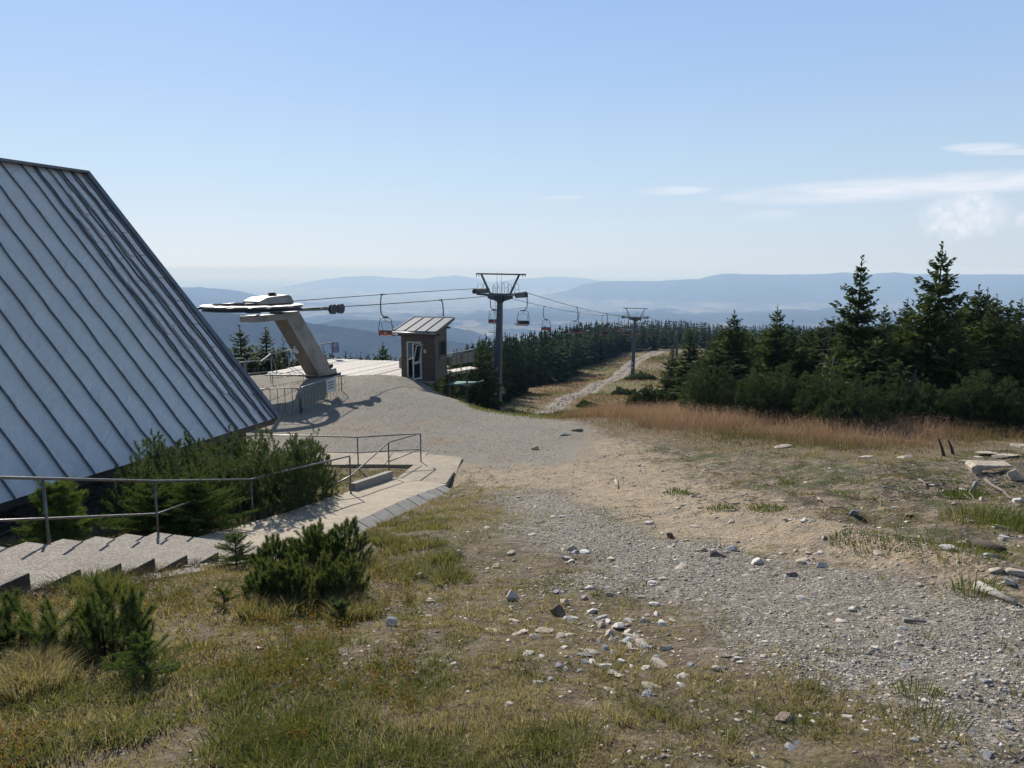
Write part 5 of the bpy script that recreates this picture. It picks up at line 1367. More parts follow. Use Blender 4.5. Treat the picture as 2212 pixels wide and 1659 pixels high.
# ------------------------------------------------------------------ the wood on the left of the lift and the far wood
BOUND = [(-2.0, 60)] + [tuple(on_ground(a_, b_)[:2]) for a_, b_ in ((1085, 884), (1110, 866), (1150, 852), (1190, 838), (1230, 820), (1265, 802), (1300, 784), (1335, 768), (1350, 760))] + [(42, 275)]
BOUND = sorted([b_ for k_, b_ in enumerate(BOUND)], key=lambda q: q[1])
print('BOUND', [(round(a_, 1), round(b_, 1)) for a_, b_ in BOUND])
CAP = [(300, 700), (940, 785), (985, 757), (1060, 716), (1150, 700), (1250, 689), (1480, 693), (1560, 703), (1800, 706), (2600, 700)]
def cap_h(x, y, z, h):
    """wind clips the wood to an even top: highest point a tree here may reach"""
    dep = y * math.cos(PITCH) - z * math.sin(PITCH); px = CX + FPX * x / dep
    yc = float(np.interp(px, [q[0] for q in CAP], [q[1] for q in CAP])) + rw.uniform(-5, 14)
    d = ray(px, yc); return min(h, d[2] / d[1] * y - z)
def bx_(y): return float(np.interp(y, [b[1] for b in BOUND], [b[0] for b in BOUND]))
rw = random.Random(21); pts = []
cell = {}
def okp(x, y, d):
    cx, cy = int(x // 4), int(y // 4)
    for i in range(cx - 1, cx + 2):
        for j in range(cy - 1, cy + 2):
            for (a, b_) in cell.get((i, j), ()):
                if (a - x) ** 2 + (b_ - y) ** 2 < d * d: return False
    cell.setdefault((cx, cy), []).append((x, y)); return True
tries = 0
while tries < 26000 and len(pts) < 1500:
    tries += 1; y = 52 + 240 * rw.random() ** 1.25; xb = bx_(y) - 1.0 - 1.5 * rw.random(); x = xb - (62 if y > 90 else 26) * rw.random() ** 1.35
    if x < -.30 * y - 2 : continue
    if y < 62 and x > -2.5: continue
    if float(fbm(x, y, .055, 2, 77)) > .60 and x > bx_(y) - 14: continue
    if okp(x, y, 2.1 if y < 120 else 2.6): pts.append((x, y))
# and right side of the crest
PTS2 = []
tries = 0
while tries < 30000 and len(PTS2) < 2600:
    tries += 1; y = 246 + 200 * rw.random(); x = -20 + 330 * rw.random()
    if x < .15 * y - 40: continue
    if okp(x, y, 2.7): PTS2.append((x, y))
tries = 0
while tries < 9000 and len(PTS2) < 3500:   # wood on the right beyond the first tree group
    tries += 1; y = 62 + 190 * rw.random(); x = .30 * y + 14 + 110 * rw.random()
    if x > .85 * y + 10: continue
    if okp(x, y, 3.0): PTS2.append((x, y))
pts.sort(key=lambda p: p[0] ** 2 * .2 + p[1] ** 2)
def crest_h(x, y):   # trees shrink towards the windy crest
    return 7.0 + 3.4 * rw.random() + (1.0 if y > 120 else 0)
for i, (x, y) in enumerate(pts[:285]):
    P = far_p[i % 6] if y > 75 else (near_p + far_p)[i % 13]
    hh_ = cap_h(x, y, gz(x, y), crest_h(x, y) * (.75 if rw.random() < .2 else 1))
    if hh_ < 2.2: continue
    place_tree(P, x, y, hh_, LAB_W, 'spruces in the dense wood left of the lift', wide=rw.uniform(.9, 1.2) * (1 + max(0, 6 - hh_) * .08))
rest = pts[285:] + PTS2
def mini(rg, n_lev, n_per):
    return spruce_mesh(rg, 8, rg.uniform(1.4, 1.95), n_lev, n_per, 3, bare=.03)
minis = []
for k in range(6):
    rg = np.random.default_rng(60 + k); q = []
    Rr = rg.uniform(1.4, 1.9)
    for i in range(11):
        f = (i + .4 * rg.random()) / 11; z = 8 * (.04 + .93 * f); L = Rr * (1 - f) ** .75 + .12
        for j in range(6):
            a = rg.random() * 6.28; l = L * rg.uniform(.75, 1.15); d = np.array([math.cos(a), math.sin(a), 0]); s = np.array([-d[1], d[0], 0]) * l * .42
            q.append([[0, 0, z + .25], d * l * .6 + s + [0, 0, z - .05], d * l + [0, 0, z - .18 * l], d * l * .6 - s + [0, 0, z - .05]])
    for j in range(3): a = rg.random() * 6.28; s = np.array([math.cos(a), math.sin(a), 0]) * .12; q.append([s + [0, 0, 7.2], [0, 0, 8.15], -s + [0, 0, 7.2], [0, 0, 6.9]])
    minis.append(np.array(q))
allq = []
RZ = ground_z(np.array([p[0] for p in rest]), np.array([p[1] for p in rest]))
for i, (x, y) in enumerate(rest):
    m = minis[i % 6]; a = rw.random() * 6.28; ca, sa = math.cos(a), math.sin(a); hh = cap_h(x, y, RZ[i], crest_h(x, y) * 1.1) / 8; w = max(hh, .55) * rw.uniform(.95, 1.35)
    if hh < .22: continue
    q = m.copy(); X = q[..., 0] * ca - q[..., 1] * sa; Yq = q[..., 0] * sa + q[..., 1] * ca
    q[..., 0] = X * w + x; q[..., 1] = Yq * w + y; q[..., 2] = q[..., 2] * hh
    allq.append((q, x, y))
gzs = ground_z(np.array([r[1] for r in allq]), np.array([r[2] for r in allq]))
for r, g in zip(allq, gzs): r[0][..., 2] += g - .1
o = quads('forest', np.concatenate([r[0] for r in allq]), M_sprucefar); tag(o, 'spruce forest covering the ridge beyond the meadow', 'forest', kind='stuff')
print('trees', len(pts), len(PTS2), 'tip check')

# ------------------------------------------------------------------ dwarf pines
def needles(rg, base, d, L, nn, nl, nw, spread=.9):
    """bottle brush shoots -> triangles; base (n,3), d (n,3) unit, L (n,)"""
    n = len(base); t = rg.random((n, nn)) ** .8
    p = base[:, None] + d[:, None] * (L[:, None] * t)[..., None]
    r = rg.normal(0, 1, (n, nn, 3)); r -= (r * d[:, None]).sum(-1, keepdims=True) * d[:, None]; r = nrm(r)
    nd = nrm(d[:, None] * (.35 + .9 * t[..., None] ** 2) + r * spread)
    ln = nl * (.75 + .5 * rg.random((n, nn)))[..., None]
    s = nrm(np.cross(nd, rg.normal(0, 1, nd.shape))) * (nw / 2)
    return np.stack([p - s, p + s, p + nd * ln], 2).reshape(-1, 3, 3)
def pine_bush(label, blobs, n, nn, nl, nw, sl, seed, mat=None, up_bias=1.0, spread=.9, cat='shrub', name='dwarf_pine', group=None, low=.35, jit=.5):
    rg = np.random.default_rng(seed)
    cx = np.mean([b_[0] for b_ in blobs]); cy = np.mean([b_[1] for b_ in blobs]); cz = gz(cx, cy)
    o = root(name, (cx, cy, cz), label, cat, group)
    w = np.array([b_[2] * b_[3] for b_ in blobs]); w = w / w.sum()
    ks = rg.choice(len(blobs), n, p=w); B = np.array(blobs)[ks]
    a = rg.random(n) * 2 * np.pi; q = np.sqrt(rg.random(n)) * .98
    x = B[:, 0] + np.cos(a) * q * B[:, 2]; y = B[:, 1] + np.sin(a) * q * B[:, 3]
    lump = .68 + .62 * fbm(x, y, 2.0 if sl > .2 else 4, 2, seed)
    hz = B[:, 4] * np.sqrt(1 - q ** 2 * .92) * lump * (low + (1 - low) * rg.random(n) ** .55)
    ld = rg.random(n) < .05; hz = np.where(ld, hz * rg.uniform(1.05, 1.22, n), hz)
    g = ground_z(x, y)
    tip = np.c_[x, y, g + np.maximum(hz, .08)]
    d = nrm(np.c_[np.cos(a) * q * .75, np.sin(a) * q * .75, np.full(n, up_bias)] + rg.normal(0, jit, (n, 3))); d[:, 2] = np.maximum(d[:, 2], .25); d = nrm(d)
    L = sl * (.6 + .8 * rg.random(n)); base = tip - d * L[:, None]
    T = needles(rg, base, d, L, nn, nl, nw, spread)
    T[..., 0] -= cx; T[..., 1] -= cy; T[..., 2] -= cz
    soup('foliage', T, mat or M_mugo, o)
    st = MB(); m = min(n, 150)
    for i in rg.choice(n, m, replace=False):
        k = B[i]
        if q[i] > .72 or hz[i] > B[i, 4] * .75: continue
        bx = k[0] + (x[i] - k[0]) * .35; by = k[1] + (y[i] - k[1]) * .35; bz = gz(bx, by) - .05
        p0 = Vector((bx - cx, by - cy, bz - cz)); p2 = Vector(base[i] - np.array([cx, cy, cz])); p3 = Vector(tip[i] - d[i] * L[i] * .3 - np.array([cx, cy, cz])); p1 = p0.lerp(p2, .5) + Vector((0, 0, -.12 * hz[i]))
        st.tube([p0, p1, p2, p3], [.013, .010, .006, .003], 4, cap=False)
    st.build('stems', M_bark, o)['kind'] = 'stuff'
    return o
def spruce_bush(label, x, y, H, Rr, seed, nn=24, nl=.018, nw=.004, mat=None, name='young_spruce', cat='young tree', nb=60, tl=.16, density=1.0):
    """young conifer: real needle covered twigs on whorled branches"""
    rg = np.random.default_rng(seed); cz = gz(x, y); o = root(name, (x, y, cz), label, cat)
    bs, ds, Ls = [], [], []
    st = MB(); st.tube([(0, 0, -.1), (0, 0, H * .95)], [.012 + .012 * H, .004], 5)
    for i in range(nb):
        f = (i + rg.random()) / nb; z = H * (.06 + .9 * f); L = Rr * (1 - f) ** .7 * rg.uniform(.7, 1.15) + .05
        a = rg.random() * 6.28; tilt = math.radians(5 + 40 * f + rg.normal(0, 8)); hd = np.array([math.cos(a) * math.cos(tilt), math.sin(a) * math.cos(tilt), math.sin(tilt)]); sd_ = np.array([-math.sin(a), math.cos(a), 0])
        st.tube([(0, 0, z), tuple(hd * L + [0, 0, z])], [.006 + .004 * L, .002], 3, cap=False)
        m = max(3, int(L / tl * 5 * density))
        for j in range(m):
            s = (j + .8) / m; p = np.array([0, 0, z]) + hd * L * s
            bs.append(p); ds.append(hd * .8 + sd_ * rg.choice([-1, 1]) * rg.uniform(.4, .9) + rg.normal(0, .12, 3)); Ls.append(tl * (1.25 - .6 * s) * min(1, L / .25) * rg.uniform(.7, 1.2))
        bs.append(np.array([0, 0, z]) + hd * L * .55); ds.append(hd); Ls.append(L * .5)
    bs.append(np.array([0, 0, H * .88])); ds.append(np.array([0, 0, 1.0])); Ls.append(H * .12)
    T = needles(rg, np.array(bs), nrm(np.array(ds)), np.array(Ls), nn, nl, nw, 1.1)
    soup('foliage', T, mat or M_fresh, o); st.build('stems', M_bark, o)['kind'] = 'stuff'
    return o
# the big shrubs behind the handrail
pine_bush('big dark green dwarf pine between the lodge wall and the stairs, left part', [(-6.9, 13.6, .9, 1.3, 1.45), (-6.3, 12.9, .8, .9, 1.25), (-7.3, 14.8, .8, 1.2, 1.5), (-6.5, 14.6, .8, 1.0, 1.55)], 1249, 80, .062, .0100, .21, 1, jit=.3, spread=.8, low=.12)
pine_bush('big dark green dwarf pine behind the handrail, middle part under the eave', [(-5.75, 14.0, .9, 1.2, 1.5), (-6.3, 15.8, .9, 1.2, 1.6), (-5.6, 15.3, .8, 1.1, 1.5)], 1149, 80, .062, .0100, .21, 2, jit=.3, spread=.8, low=.12)
pine_bush('big dark dwarf pine at the bend of the handrail, right end of the shrubs', [(-4.9, 14.2, .65, 1.1, 1.6), (-4.75, 15.8, .7, 1.2, 1.7), (-5.0, 16.8, .9, .9, 1.65), (-4.6, 14.9, .45, .8, 1.35)], 1200, 80, .062, .0100, .21, 3, jit=.3, spread=.8, low=.12)
spruce_bush('bright green young spruce bush beside the stairs under the handrail', -5.4, 12.0, .95, .9, 4, nn=34, nl=.024, nw=.009, nb=150, tl=.17)
spruce_bush('light green low spruce growing left of the handrail post by the stairs', -6.0, 12.0, .85, .95, 5, nn=30, nl=.024, nw=.009, nb=120, tl=.16)
spruce_bush('pale green young pine by the stone wall at the left edge', -7.2, 11.2, .98, .62, 6, nn=70, nl=.07, nw=.008, nb=52, tl=.2, name='young_pine')
pine_bush('dense dwarf pine between the grass and the concrete path, the upper of two', [(-2.30, 8.1, .42, .36, .50), (-2.68, 8.0, .34, .32, .40), (-1.98, 8.25, .33, .32, .52), (-2.45, 8.5, .38, .28, .45)], 330, 190, .046, .0052, .16, 7, M_mugod, jit=.26, spread=.75, low=.15)
pine_bush('dense dwarf pine in the grass, the lower of two, nearer the camera', [(-1.92, 6.35, .42, .30, .50), (-2.22, 6.4, .30, .28, .44), (-1.60, 6.45, .28, .28, .50)], 270, 220, .044, .0046, .15, 8, M_mugod, jit=.26, spread=.75, low=.15)
pine_bush('dark foreground dwarf pine at the left edge with long upright shoots', [(-2.82, 4.75, .34, .36, .58), (-3.15, 4.8, .36, .32, .48), (-2.55, 4.65, .20, .26, .50), (-3.6, 4.9, .28, .28, .42)], 120, 420, .050, .0034, .25, 9, M_mugod, jit=.24, spread=.75, low=.2)
spruce_bush('small yellow green spruce between the stair ends and the dwarf pines', -3.32, 8.35, .42, .24, 10, nn=46, nl=.02, nw=.003, nb=46, tl=.09)
spruce_bush('bright green little spruce sapling in front of the foreground pine', -2.25, 4.15, .26, .24, 12, nn=60, nl=.014, nw=.0022, nb=34, tl=.07, name='spruce_sapling', cat='sapling')
spruce_bush('tiny green sapling on the bare patch below the two pines', -2.6, 6.2, .16, .10, 13, nn=34, nl=.014, nw=.0025, nb=16, tl=.05, name='spruce_sapling', cat='sapling')
spruce_bush('tiny blue green pine seedling beside the lower dwarf pine', -1.45, 5.75, .16, .12, 14, nn=70, nl=.03, nw=.0025, nb=12, tl=.06, name='pine_seedling', cat='sapling', mat=M_mugo)
# dwarf pines on the bank in front of the spruces
bank = [(1545, 893, 31.5, 1.25, 1.3, 'low dwarf pine at the left end of the bank shrubs'), (1600, 880, 33, 1.4, 1.3, 'dwarf pine behind the leftmost bank shrub'), (1660, 905, 29.5, 1.2, 1.2, 'dwarf pine below the broad forked spruce'),
        (1722, 900, 30, 1.3, 1.3, 'rounded dwarf pine below the short dark spruce'), (1785, 925, 27.5, 1.0, 1.35, 'dwarf pine standing forward in the dry grass'), (1845, 940, 26, 1.15, 1.5, 'largest dwarf pine reaching down into the dry grass'),
        (1830, 895, 30, 1.4, 1.4, 'dwarf pine at the foot of the second tallest spruce'), (1905, 925, 27.5, 1.3, 1.35, 'dwarf pine between the two tallest spruces'), (1970, 925, 27, 1.2, 1.3, 'dwarf pine at the left foot of the tallest spruce'),
        (2035, 925, 26.5, 1.15, 1.35, 'dwarf pine below the tallest spruce'), (2095, 925, 26, 1.1, 1.3, 'dwarf pine right of the one below the tallest spruce'), (2150, 920, 26, 1.1, 1.3, 'dwarf pine near the right edge behind the dry grass'), (2215, 930, 25, 1.1, 1.2, 'dwarf pine cut by the right edge'),
        (1400, 880, 44, 1.1, 1.0, 'small dwarf pine by the pale stones on the meadow'), (1350, 832, 100, 1.6, .8, 'dark low shrub beside the trail below the second mast'), (1385, 806, 138, 2.6, 1.1, 'dark shrub right behind the foot of the second mast'), (1270, 868, 72, 1.0, .4, 'low shrub on the right verge of the stony trail')]
for i, (px, py, Y, rr, hh, lab) in enumerate(bank):
    d = ray(px, py); x = d[0] / d[1] * Y; f = Y / 28
    hh *= 1.35 if Y > 40 else 1.5 * random.uniform(.78, 1.15)
    pine_bush(lab, [(x, Y, rr, rr * .9, hh), (x + rr * .6, Y + .5, rr * .7, rr * .7, hh * random.uniform(.6, 1.1)), (x - rr * .55, Y + .3, rr * .7, rr * .7, hh * random.uniform(.6, 1.15)), (x + rr * random.uniform(-.4, .4), Y + .9, rr * .5, rr * .5, hh * 1.25)], 760 if Y < 50 else 300, 40, .10 * max(1, f * .8), .020 * f, .21 * max(1, f * .7), 40 + i, M_bank, low=.12)
# ------------------------------------------------------------------ grass
def tri_grass(name, label, P, H, W, lean, tint, mat, segs=2, cat='grass'):
    n = len(P); rg = np.random.default_rng(len(P))
    a = rg.random(n) * 2 * np.pi; s = np.c_[np.cos(a), np.sin(a), 0 * a] * (W / 2)[:, None]
    l = lean * H[:, None]
    b = P; m = P + l * .35 + np.c_[0 * H, 0 * H, H * .62]; t = P + l + np.c_[0 * H, 0 * H, H * (1 - .25 * np.linalg.norm(lean, axis=1))]
    if segs == 2:
        T = np.stack([np.stack([b - s, b + s, m + s * .75], 1), np.stack([b - s, m + s * .75, m - s * .75], 1), np.stack([m - s * .75, m + s * .75, t], 1)], 1).reshape(-1, 3, 3)
        o = soup(name, T, mat, None, np.repeat(tint, 3))
    else: o = soup(name, np.stack([b - s, b + s, t], 1), mat, None, tint)
    return tag(o, label, cat, kind='stuff')
def scatter(n, r0, r1, az0, az1, seed, p=1.0):
    rg = np.random.default_rng(seed); r = (r0 ** p + (r1 ** p - r0 ** p) * rg.random(n)) ** (1 / p); a = np.radians(az0 + (az1 - az0) * rg.random(n))
    return r * np.sin(a), r * np.cos(a), rg
def onpath(x, y):
    d, _ = line_sd(x, y, PCL); return (d < 1.12) & (y > 3.5) & (y < 23)
SLABX = lambda x, y: (y > 21.9) & (y < 23.7) & (x > -7.8) & (x < -.8)
x, y, rg = scatter(84000, 1.9, 24, -44, 44, 3, .75)
mk = masks(x, y); r = np.hypot(x, y)
patch = fbm(x, y, .75, 4, 5); fine = fbm(x, y, 3.1, 3, 15)
lush = sstep(.44, .60, patch) ; g = (1 - mk['gravel']) * (1 - mk['tan']) * (1 - mk['plat'])
nearb = 1 - sstep(2.2, 5.2, r); leftb = sstep(0, 4, -x + 1)
prob = g * (.20 + .5 * np.maximum(lush, .55 * leftb)) * (.4 + .6 * sstep(.38, .56, fine)) * (1 - .72 * mk['rough'] * (1 - sstep(.50, .60, patch)))
prob += .035 * (mk['gravel'] > .2) * (patch > .6)
prob *= 1 - .70 * np.exp(-((x - .6) ** 2 / 4.5 + (y - 8) ** 2 / 14)) 
keep = (rg.random(len(x)) < prob) & ~onpath(x, y) & ~SLABX(x, y) & (mk['tall'] < .9)
x, y, r, lush, leftb, nearb, patch = x[keep], y[keep], r[keep], lush[keep], leftb[keep], nearb[keep], patch[keep]; rough = mk['rough'][keep]
nt2 = len(x); print('tufts', nt2)
K = 11
ti = np.repeat(np.arange(nt2), K); n = len(ti)
rad_t = (.010 + .022 * rg.random(nt2) * (1 + r * .05))[ti]
aa = rg.random(n) * 2 * np.pi; q = np.sqrt(rg.random(n))
bx = x[ti] + np.cos(aa) * q * rad_t * (1.5 + r[ti] * .10); by = y[ti] + np.sin(aa) * q * rad_t * (1.5 + r[ti] * .10)
zt = ground_z(bx, by) - .006
ht = (.020 + .028 * rg.random(nt2) + .04 * nearb * (fbm(x, y, 1.3, 3, 25) > .50) * rg.random(nt2) * 2.0 + .035 * leftb * rg.random(nt2) + .04 * (rg.random(nt2) < .06))[ti] * (.6 + .7 * rg.random(n)) * (1 + .012 * r[ti])
wd = (.0018 + .0009 * r[ti]) * (.7 + .6 * rg.random(n))
ln = np.c_[np.cos(aa), np.sin(aa), 0 * aa] * (.25 + .9 * rg.random(n))[:, None]
tn = np.clip((.82 - .50 * sstep(.46, .66, fbm(x, y, .9, 3, 35)) + rg.normal(0, .13, nt2) - .12 * rough)[ti] + rg.normal(0, .12, n), 0, 1)
nr = r[ti] < 8
for sel, sg, nm, lb in ((nr, 2, 'short_grass', 'short green and straw coloured grass in the foreground'), (~nr, 1, 'sparse_grass', 'thin grass growing between the stones farther down')):
    tri_grass(nm, lb, np.c_[bx, by, zt][sel], ht[sel], wd[sel], ln[sel], tn[sel], M_grassb, sg)
# scattered long pale stalks
x, y, rg = scatter(1500, 2.0, 11, -44, 35, 4, 1.0); mk = masks(x, y); k = (mk['gravel'] < .1) & ~onpath(x, y) & (rg.random(1500) < .25 + .7 * (x < 0)); x, y = x[k], y[k]; n = len(x)
tri_grass('dry_stalks', 'long thin straw stalks leaning over the grass', np.c_[x, y, ground_z(x, y)], rg.uniform(.08, .24, n), np.full(n, .0022) + .0004 * np.hypot(x, y), np.c_[rg.normal(0, 1, n), rg.normal(0, 1, n), 0 * x] * 1.1, rg.uniform(.5, 1, n), M_grassb)
# tussocks: (px, py, radius, height, tint)
def tussock_field(name, label, items, per, seed, mat, w=.003):
    rg = np.random.default_rng(seed); P, H, Wd, Ln, Tn = [], [], [], [], []
    for (px, py, rr, hh, t0) in items:
        c = on_ground(px, py); n = int(per * max(1, rr / .15)); a = rg.random(n) * 6.283; q = np.sqrt(rg.random(n)); X = c[0] + np.cos(a) * q * rr; Y = c[1] + np.sin(a) * q * rr
        P.append(np.c_[X, Y, ground_z(X, Y) - .01]); H.append(hh * rg.uniform(.5, 1.1, n)); Wd.append(np.full(n, w + .0007 * c[1]) * rg.uniform(.7, 1.3, n)); Ln.append(np.c_[np.cos(a), np.sin(a), 0 * a] * (q * .7 + .15 * rg.random(n))[:, None]); Tn.append(np.clip(t0 + rg.normal(0, .12, n), 0, 1))
    return tri_grass(name, label, np.concatenate(P), np.concatenate(H), np.concatenate(Wd), np.concatenate(Ln), np.concatenate(Tn), mat)
rq_ = random.Random(8); it = []
for k in range(34): it.append((rq_.uniform(500, 1250), rq_.uniform(1570, 1700), .12, .14, .25))
for k in range(46): it.append((rq_.uniform(0, 700), rq_.uniform(1400, 1640), .13, .12, .32))
for k in range(16): it.append((rq_.uniform(0, 110), rq_.uniform(1430, 1510), .12, .22, .75))
for k in range(16): it.append((rq_.uniform(520, 800), rq_.uniform(1290, 1345), .12, .20, .6))
for k in range(22): it.append((rq_.uniform(760, 1000), rq_.uniform(1130, 1270), .2, .16, .45))
for k in range(12): it.append((rq_.uniform(100, 260), rq_.uniform(1245, 1290), .12, .24, .3))
for k in range(14): it.append((rq_.uniform(20, 230), rq_.uniform(1180, 1200), .2, .2, .45))
it += [(1985, 1497, .14, .10, .15), (1992, 1560, .2, .11, .25), (2100, 1278, .2, .18, .1), (1750, 1500, .1, .08, .3), (1660, 1100, .35, .10, .05), (1560, 1100, .25, .10, .08), (2075, 1075, .35, .2, .02), (2120, 1120, .5, .22, .35), (2190, 1140, .4, .22, .08), (1840, 1165, .25, .1, .05), (1910, 1180, .3, .1, .05), (1470, 1065, .3, .1, .05), (2080, 1190, .5, .15, .25), (1700, 1045, .2, .10, .1)]
tussock_field('tussocks', 'taller tufts of green and yellow grass', it, 110, 9, M_grassb)
# tall reddish grass on the bank and the meadow
x, y, rg = scatter(230000, 17, 62, -6, 48, 6, 1.2); mk = masks(x, y); r = np.hypot(x, y)
pr = np.maximum(mk['tall'], .55 * mk['slope']) * (1 - mk['trail']) * (1 - mk['gravel']) * (1 - mk['tan']) * (.35 + .65 * sstep(.36, .5, fbm(x, y, .5, 3, 9))) * np.where(mk['plat'] > .3, 0, 1)
pr *= np.where((y < 46) , 1, .6)
k = rg.random(len(x)) < pr; x, y, r = x[k], y[k], r[k]; n = len(x); print('tall', n)
band = sstep(-.3, 4.0, poly_sd(x, y, TALL)); H = (.12 + .40 * band + .10 * (r > 34)) * rg.uniform(.45, 1.3, n) * (.7 + .6 * fbm(x, y, .9, 3, 29))
P = np.c_[x, y, ground_z(x, y) - .02]; a = rg.random(n) * 6.283; Ln = np.c_[np.cos(a), np.sin(a), 0 * a] * rg.uniform(.05, .8, n)[:, None]
tn = np.clip(.30 + .42 * band + (fbm(x, y, .25, 3, 19) - .5) * 1.1 + rg.normal(0, .12, n), 0, 1)
tri_grass('tall_grass', 'tall reddish dry grass along the bank and meadow', P, H, (.003 + .0006 * r) * rg.uniform(.6, 1.5, n), Ln, tn, M_dryb, 1)
xs_, ys_, rg2 = scatter(150000, 40, 230, -8, 34, 66, 1.0); mk2 = masks(xs_, ys_)
k2 = (rg2.random(len(xs_)) < mk2['slope'] * (.25 + .75 * sstep(.40, .55, fbm(xs_, ys_, .12, 3, 9)))) & (xs_ > np.interp(ys_, [b_[1] for b_ in BOUND], [b_[0] for b_ in BOUND]) - 3) & (xs_ < .42 * ys_ + 22)
xs_, ys_ = xs_[k2], ys_[k2]; n2_ = len(xs_); rr2 = np.hypot(xs_, ys_); a2 = rg2.random(n2_) * 6.283
tri_grass('meadow_grass', 'brown and green meadow grass on both sides of the trail', np.c_[xs_, ys_, ground_z(xs_, ys_) - .03], (.22 + .0012 * rr2) * rg2.uniform(.5, 1.3, n2_), (.02 + .0009 * rr2) * rg2.uniform(.7, 1.5, n2_), np.c_[np.cos(a2), np.sin(a2), 0 * a2] * rg2.uniform(.1, .8, n2_)[:, None], np.clip(.42 + (fbm(xs_, ys_, .09, 3, 19) - .5) * 1.9 + rg2.normal(0, .12, n2_), 0, 1), M_dryb, 1)
# airy seed heads
k = (band > .3) & (r < 40) & (rg.random(n) < .85); Pk = P[k]; Hk = H[k]; m = len(Pk); hp = Pk + Ln[k] * Hk[:, None] + np.c_[0 * Hk, 0 * Hk, Hk * .93]
q = []
for j in range(3):
    c = hp + rg.normal(0, .035, (m, 3)); s = rg.normal(0, 1, (m, 3)); s = nrm(s) * .014; u = nrm(rg.normal(0, 1, (m, 3))) * .020; q.append(np.stack([c - s, c + u, c + s], 1))
o = soup('seed_heads', np.concatenate(q), M_dryb, None, np.clip(np.tile(tn[k], 3) + .2, 0, 1)); tag(o, 'airy seed heads over the tall dry grass', 'grass', kind='stuff')
# lush green on the bank right of the yard and a tinge round the yard's edge
x, y, rg = scatter(26000, 27, 46, -9, 8, 16, 1.0); mk = masks(x, y); k = rg.random(len(x)) < mk['bank'] * (.3 + .7 * sstep(.4, .55, fbm(x, y, .8, 3, 3))); x, y = x[k], y[k]; n = len(x)
tri_grass('bank_grass', 'short bright grass on the bank beside the cabin', np.c_[x, y, ground_z(x, y) - .01], rg.uniform(.05, .13, n), np.full(n, .035), np.c_[rg.normal(0, .4, n), rg.normal(0, .4, n), 0 * x], np.clip(rg.normal(.32, .2, n), 0, 1), M_grassb, 1)
x, y, rg = scatter(14000, 27, 41, -27, -13, 18, 1.0); k = (rg.random(len(x)) < sstep(.42, .56, fbm(x, y, .7, 3, 13)) * .8) & (np.hypot(x + 12, y - 34) < 5) & (y > 29.5); x, y = x[k], y[k]; n = len(x)
tri_grass('yard_grass', 'thin worn grass around the barriers below the pylon', np.c_[x, y, ground_z(x, y) - .01], rg.uniform(.03, .09, n), np.full(n, .03), np.c_[rg.normal(0, .5, n), rg.normal(0, .5, n), 0 * x], np.clip(rg.normal(.6, .2, n), 0, 1), M_grassb, 1)
# bilberry and heath
x, y, rg = scatter(2400, 3.3, 9.5, -42, -8, 26, 1.0); u = fbm(x, y, 1.1, 3, 51); k = (u > .52) & ~onpath(x, y) & (x > -4.2); x, y = x[k], y[k]; K = 16; ti = np.repeat(np.arange(len(x)), K); n = len(ti)
c = np.c_[x[ti], y[ti], ground_z(x, y)[ti]] + np.c_[rg.normal(0, .035, n), rg.normal(0, .035, n), rg.uniform(.01, .11, n)]
s = nrm(rg.normal(0, 1, (n, 3))) * .006; u = nrm(rg.normal(0, 1, (n, 3))) * .011
o = quads('bilberry_shrubs', np.stack([c - u, c + s, c + u, c - s], 1), M_heath); tag(o, 'low bilberry shrubs turning yellow and red', 'undergrowth', kind='stuff')

# dark heath strip at the foot of the stairs
hp_ = []; rgh = np.random.default_rng(77)
for (ax, ay, bx2, by2) in ((0, 1300, 130, 1285), (215, 1262, 330, 1246), (300, 1252, 450, 1222), (480, 1215, 520, 1200)):
    for k in range(60):
        f_ = rgh.random(); p_ = on_ground(ax + (bx2 - ax) * f_ + rgh.normal(0, 4), ay + (by2 - ay) * f_ + rgh.normal(0, 5)); hp_.append(p_)
hp_ = np.array(hp_); ti = np.repeat(np.arange(len(hp_)), 40); n = len(ti); c = hp_[ti] + np.c_[rgh.normal(0, .05, n), rgh.normal(0, .04, n), rgh.uniform(0, .11, n)]
dd = nrm(rgh.normal(0, .6, (n, 3)) + [0, 0, .8]) * .035; sw = nrm(rgh.normal(0, 1, (n, 3))) * .0022
o = soup('heath', np.stack([c - sw, c + sw, c + dd], 1), simple('brown_heath', (.075, .055, .035), (.13, .10, .055), 9, .9)); tag(o, 'dark brown heath growing over the edge of the stairs', 'undergrowth', kind='stuff')

# ------------------------------------------------------------------ loose stones
def pebmat(name, stops):
    m, nt, b = new_mat(name); N = NT(nt); g = N.n('ShaderNodeNewGeometry')
    c = N.ramp(g.outputs['Random Per Island'], stops); c = N.mix(.35, c, N.ramp(N.noise(90, 3, .6, N.obj()), [(.3, (.12, .11, .10)), (.7, (.42, .40, .36))]))
    N.set(b.inputs['Base Color'], c); b.inputs['Roughness'].default_value = .85; return m
M_pebg = pebmat('grey_pebbles', [(0, (.075, .073, .072)), (.28, (.14, .135, .13)), (.5, (.24, .225, .205)), (.7, (.38, .335, .275)), (.88, (.56, .50, .41)), (1, (.80, .77, .72))])
M_pebt = pebmat('tan_pebbles', [(0, (.10, .08, .065)), (.3, (.22, .17, .125)), (.6, (.38, .31, .24)), (.85, (.50, .43, .35)), (1, (.62, .58, .52))])
OCT = np.array([[1, 0, 0], [0, 1, 0], [-1, 0, 0], [0, -1, 0], [0, 0, 1], [0, 0, -1]], float); OF = np.array([[0, 1, 4], [1, 2, 4], [2, 3, 4], [3, 0, 4], [1, 0, 5], [2, 1, 5], [3, 2, 5], [0, 3, 5]])
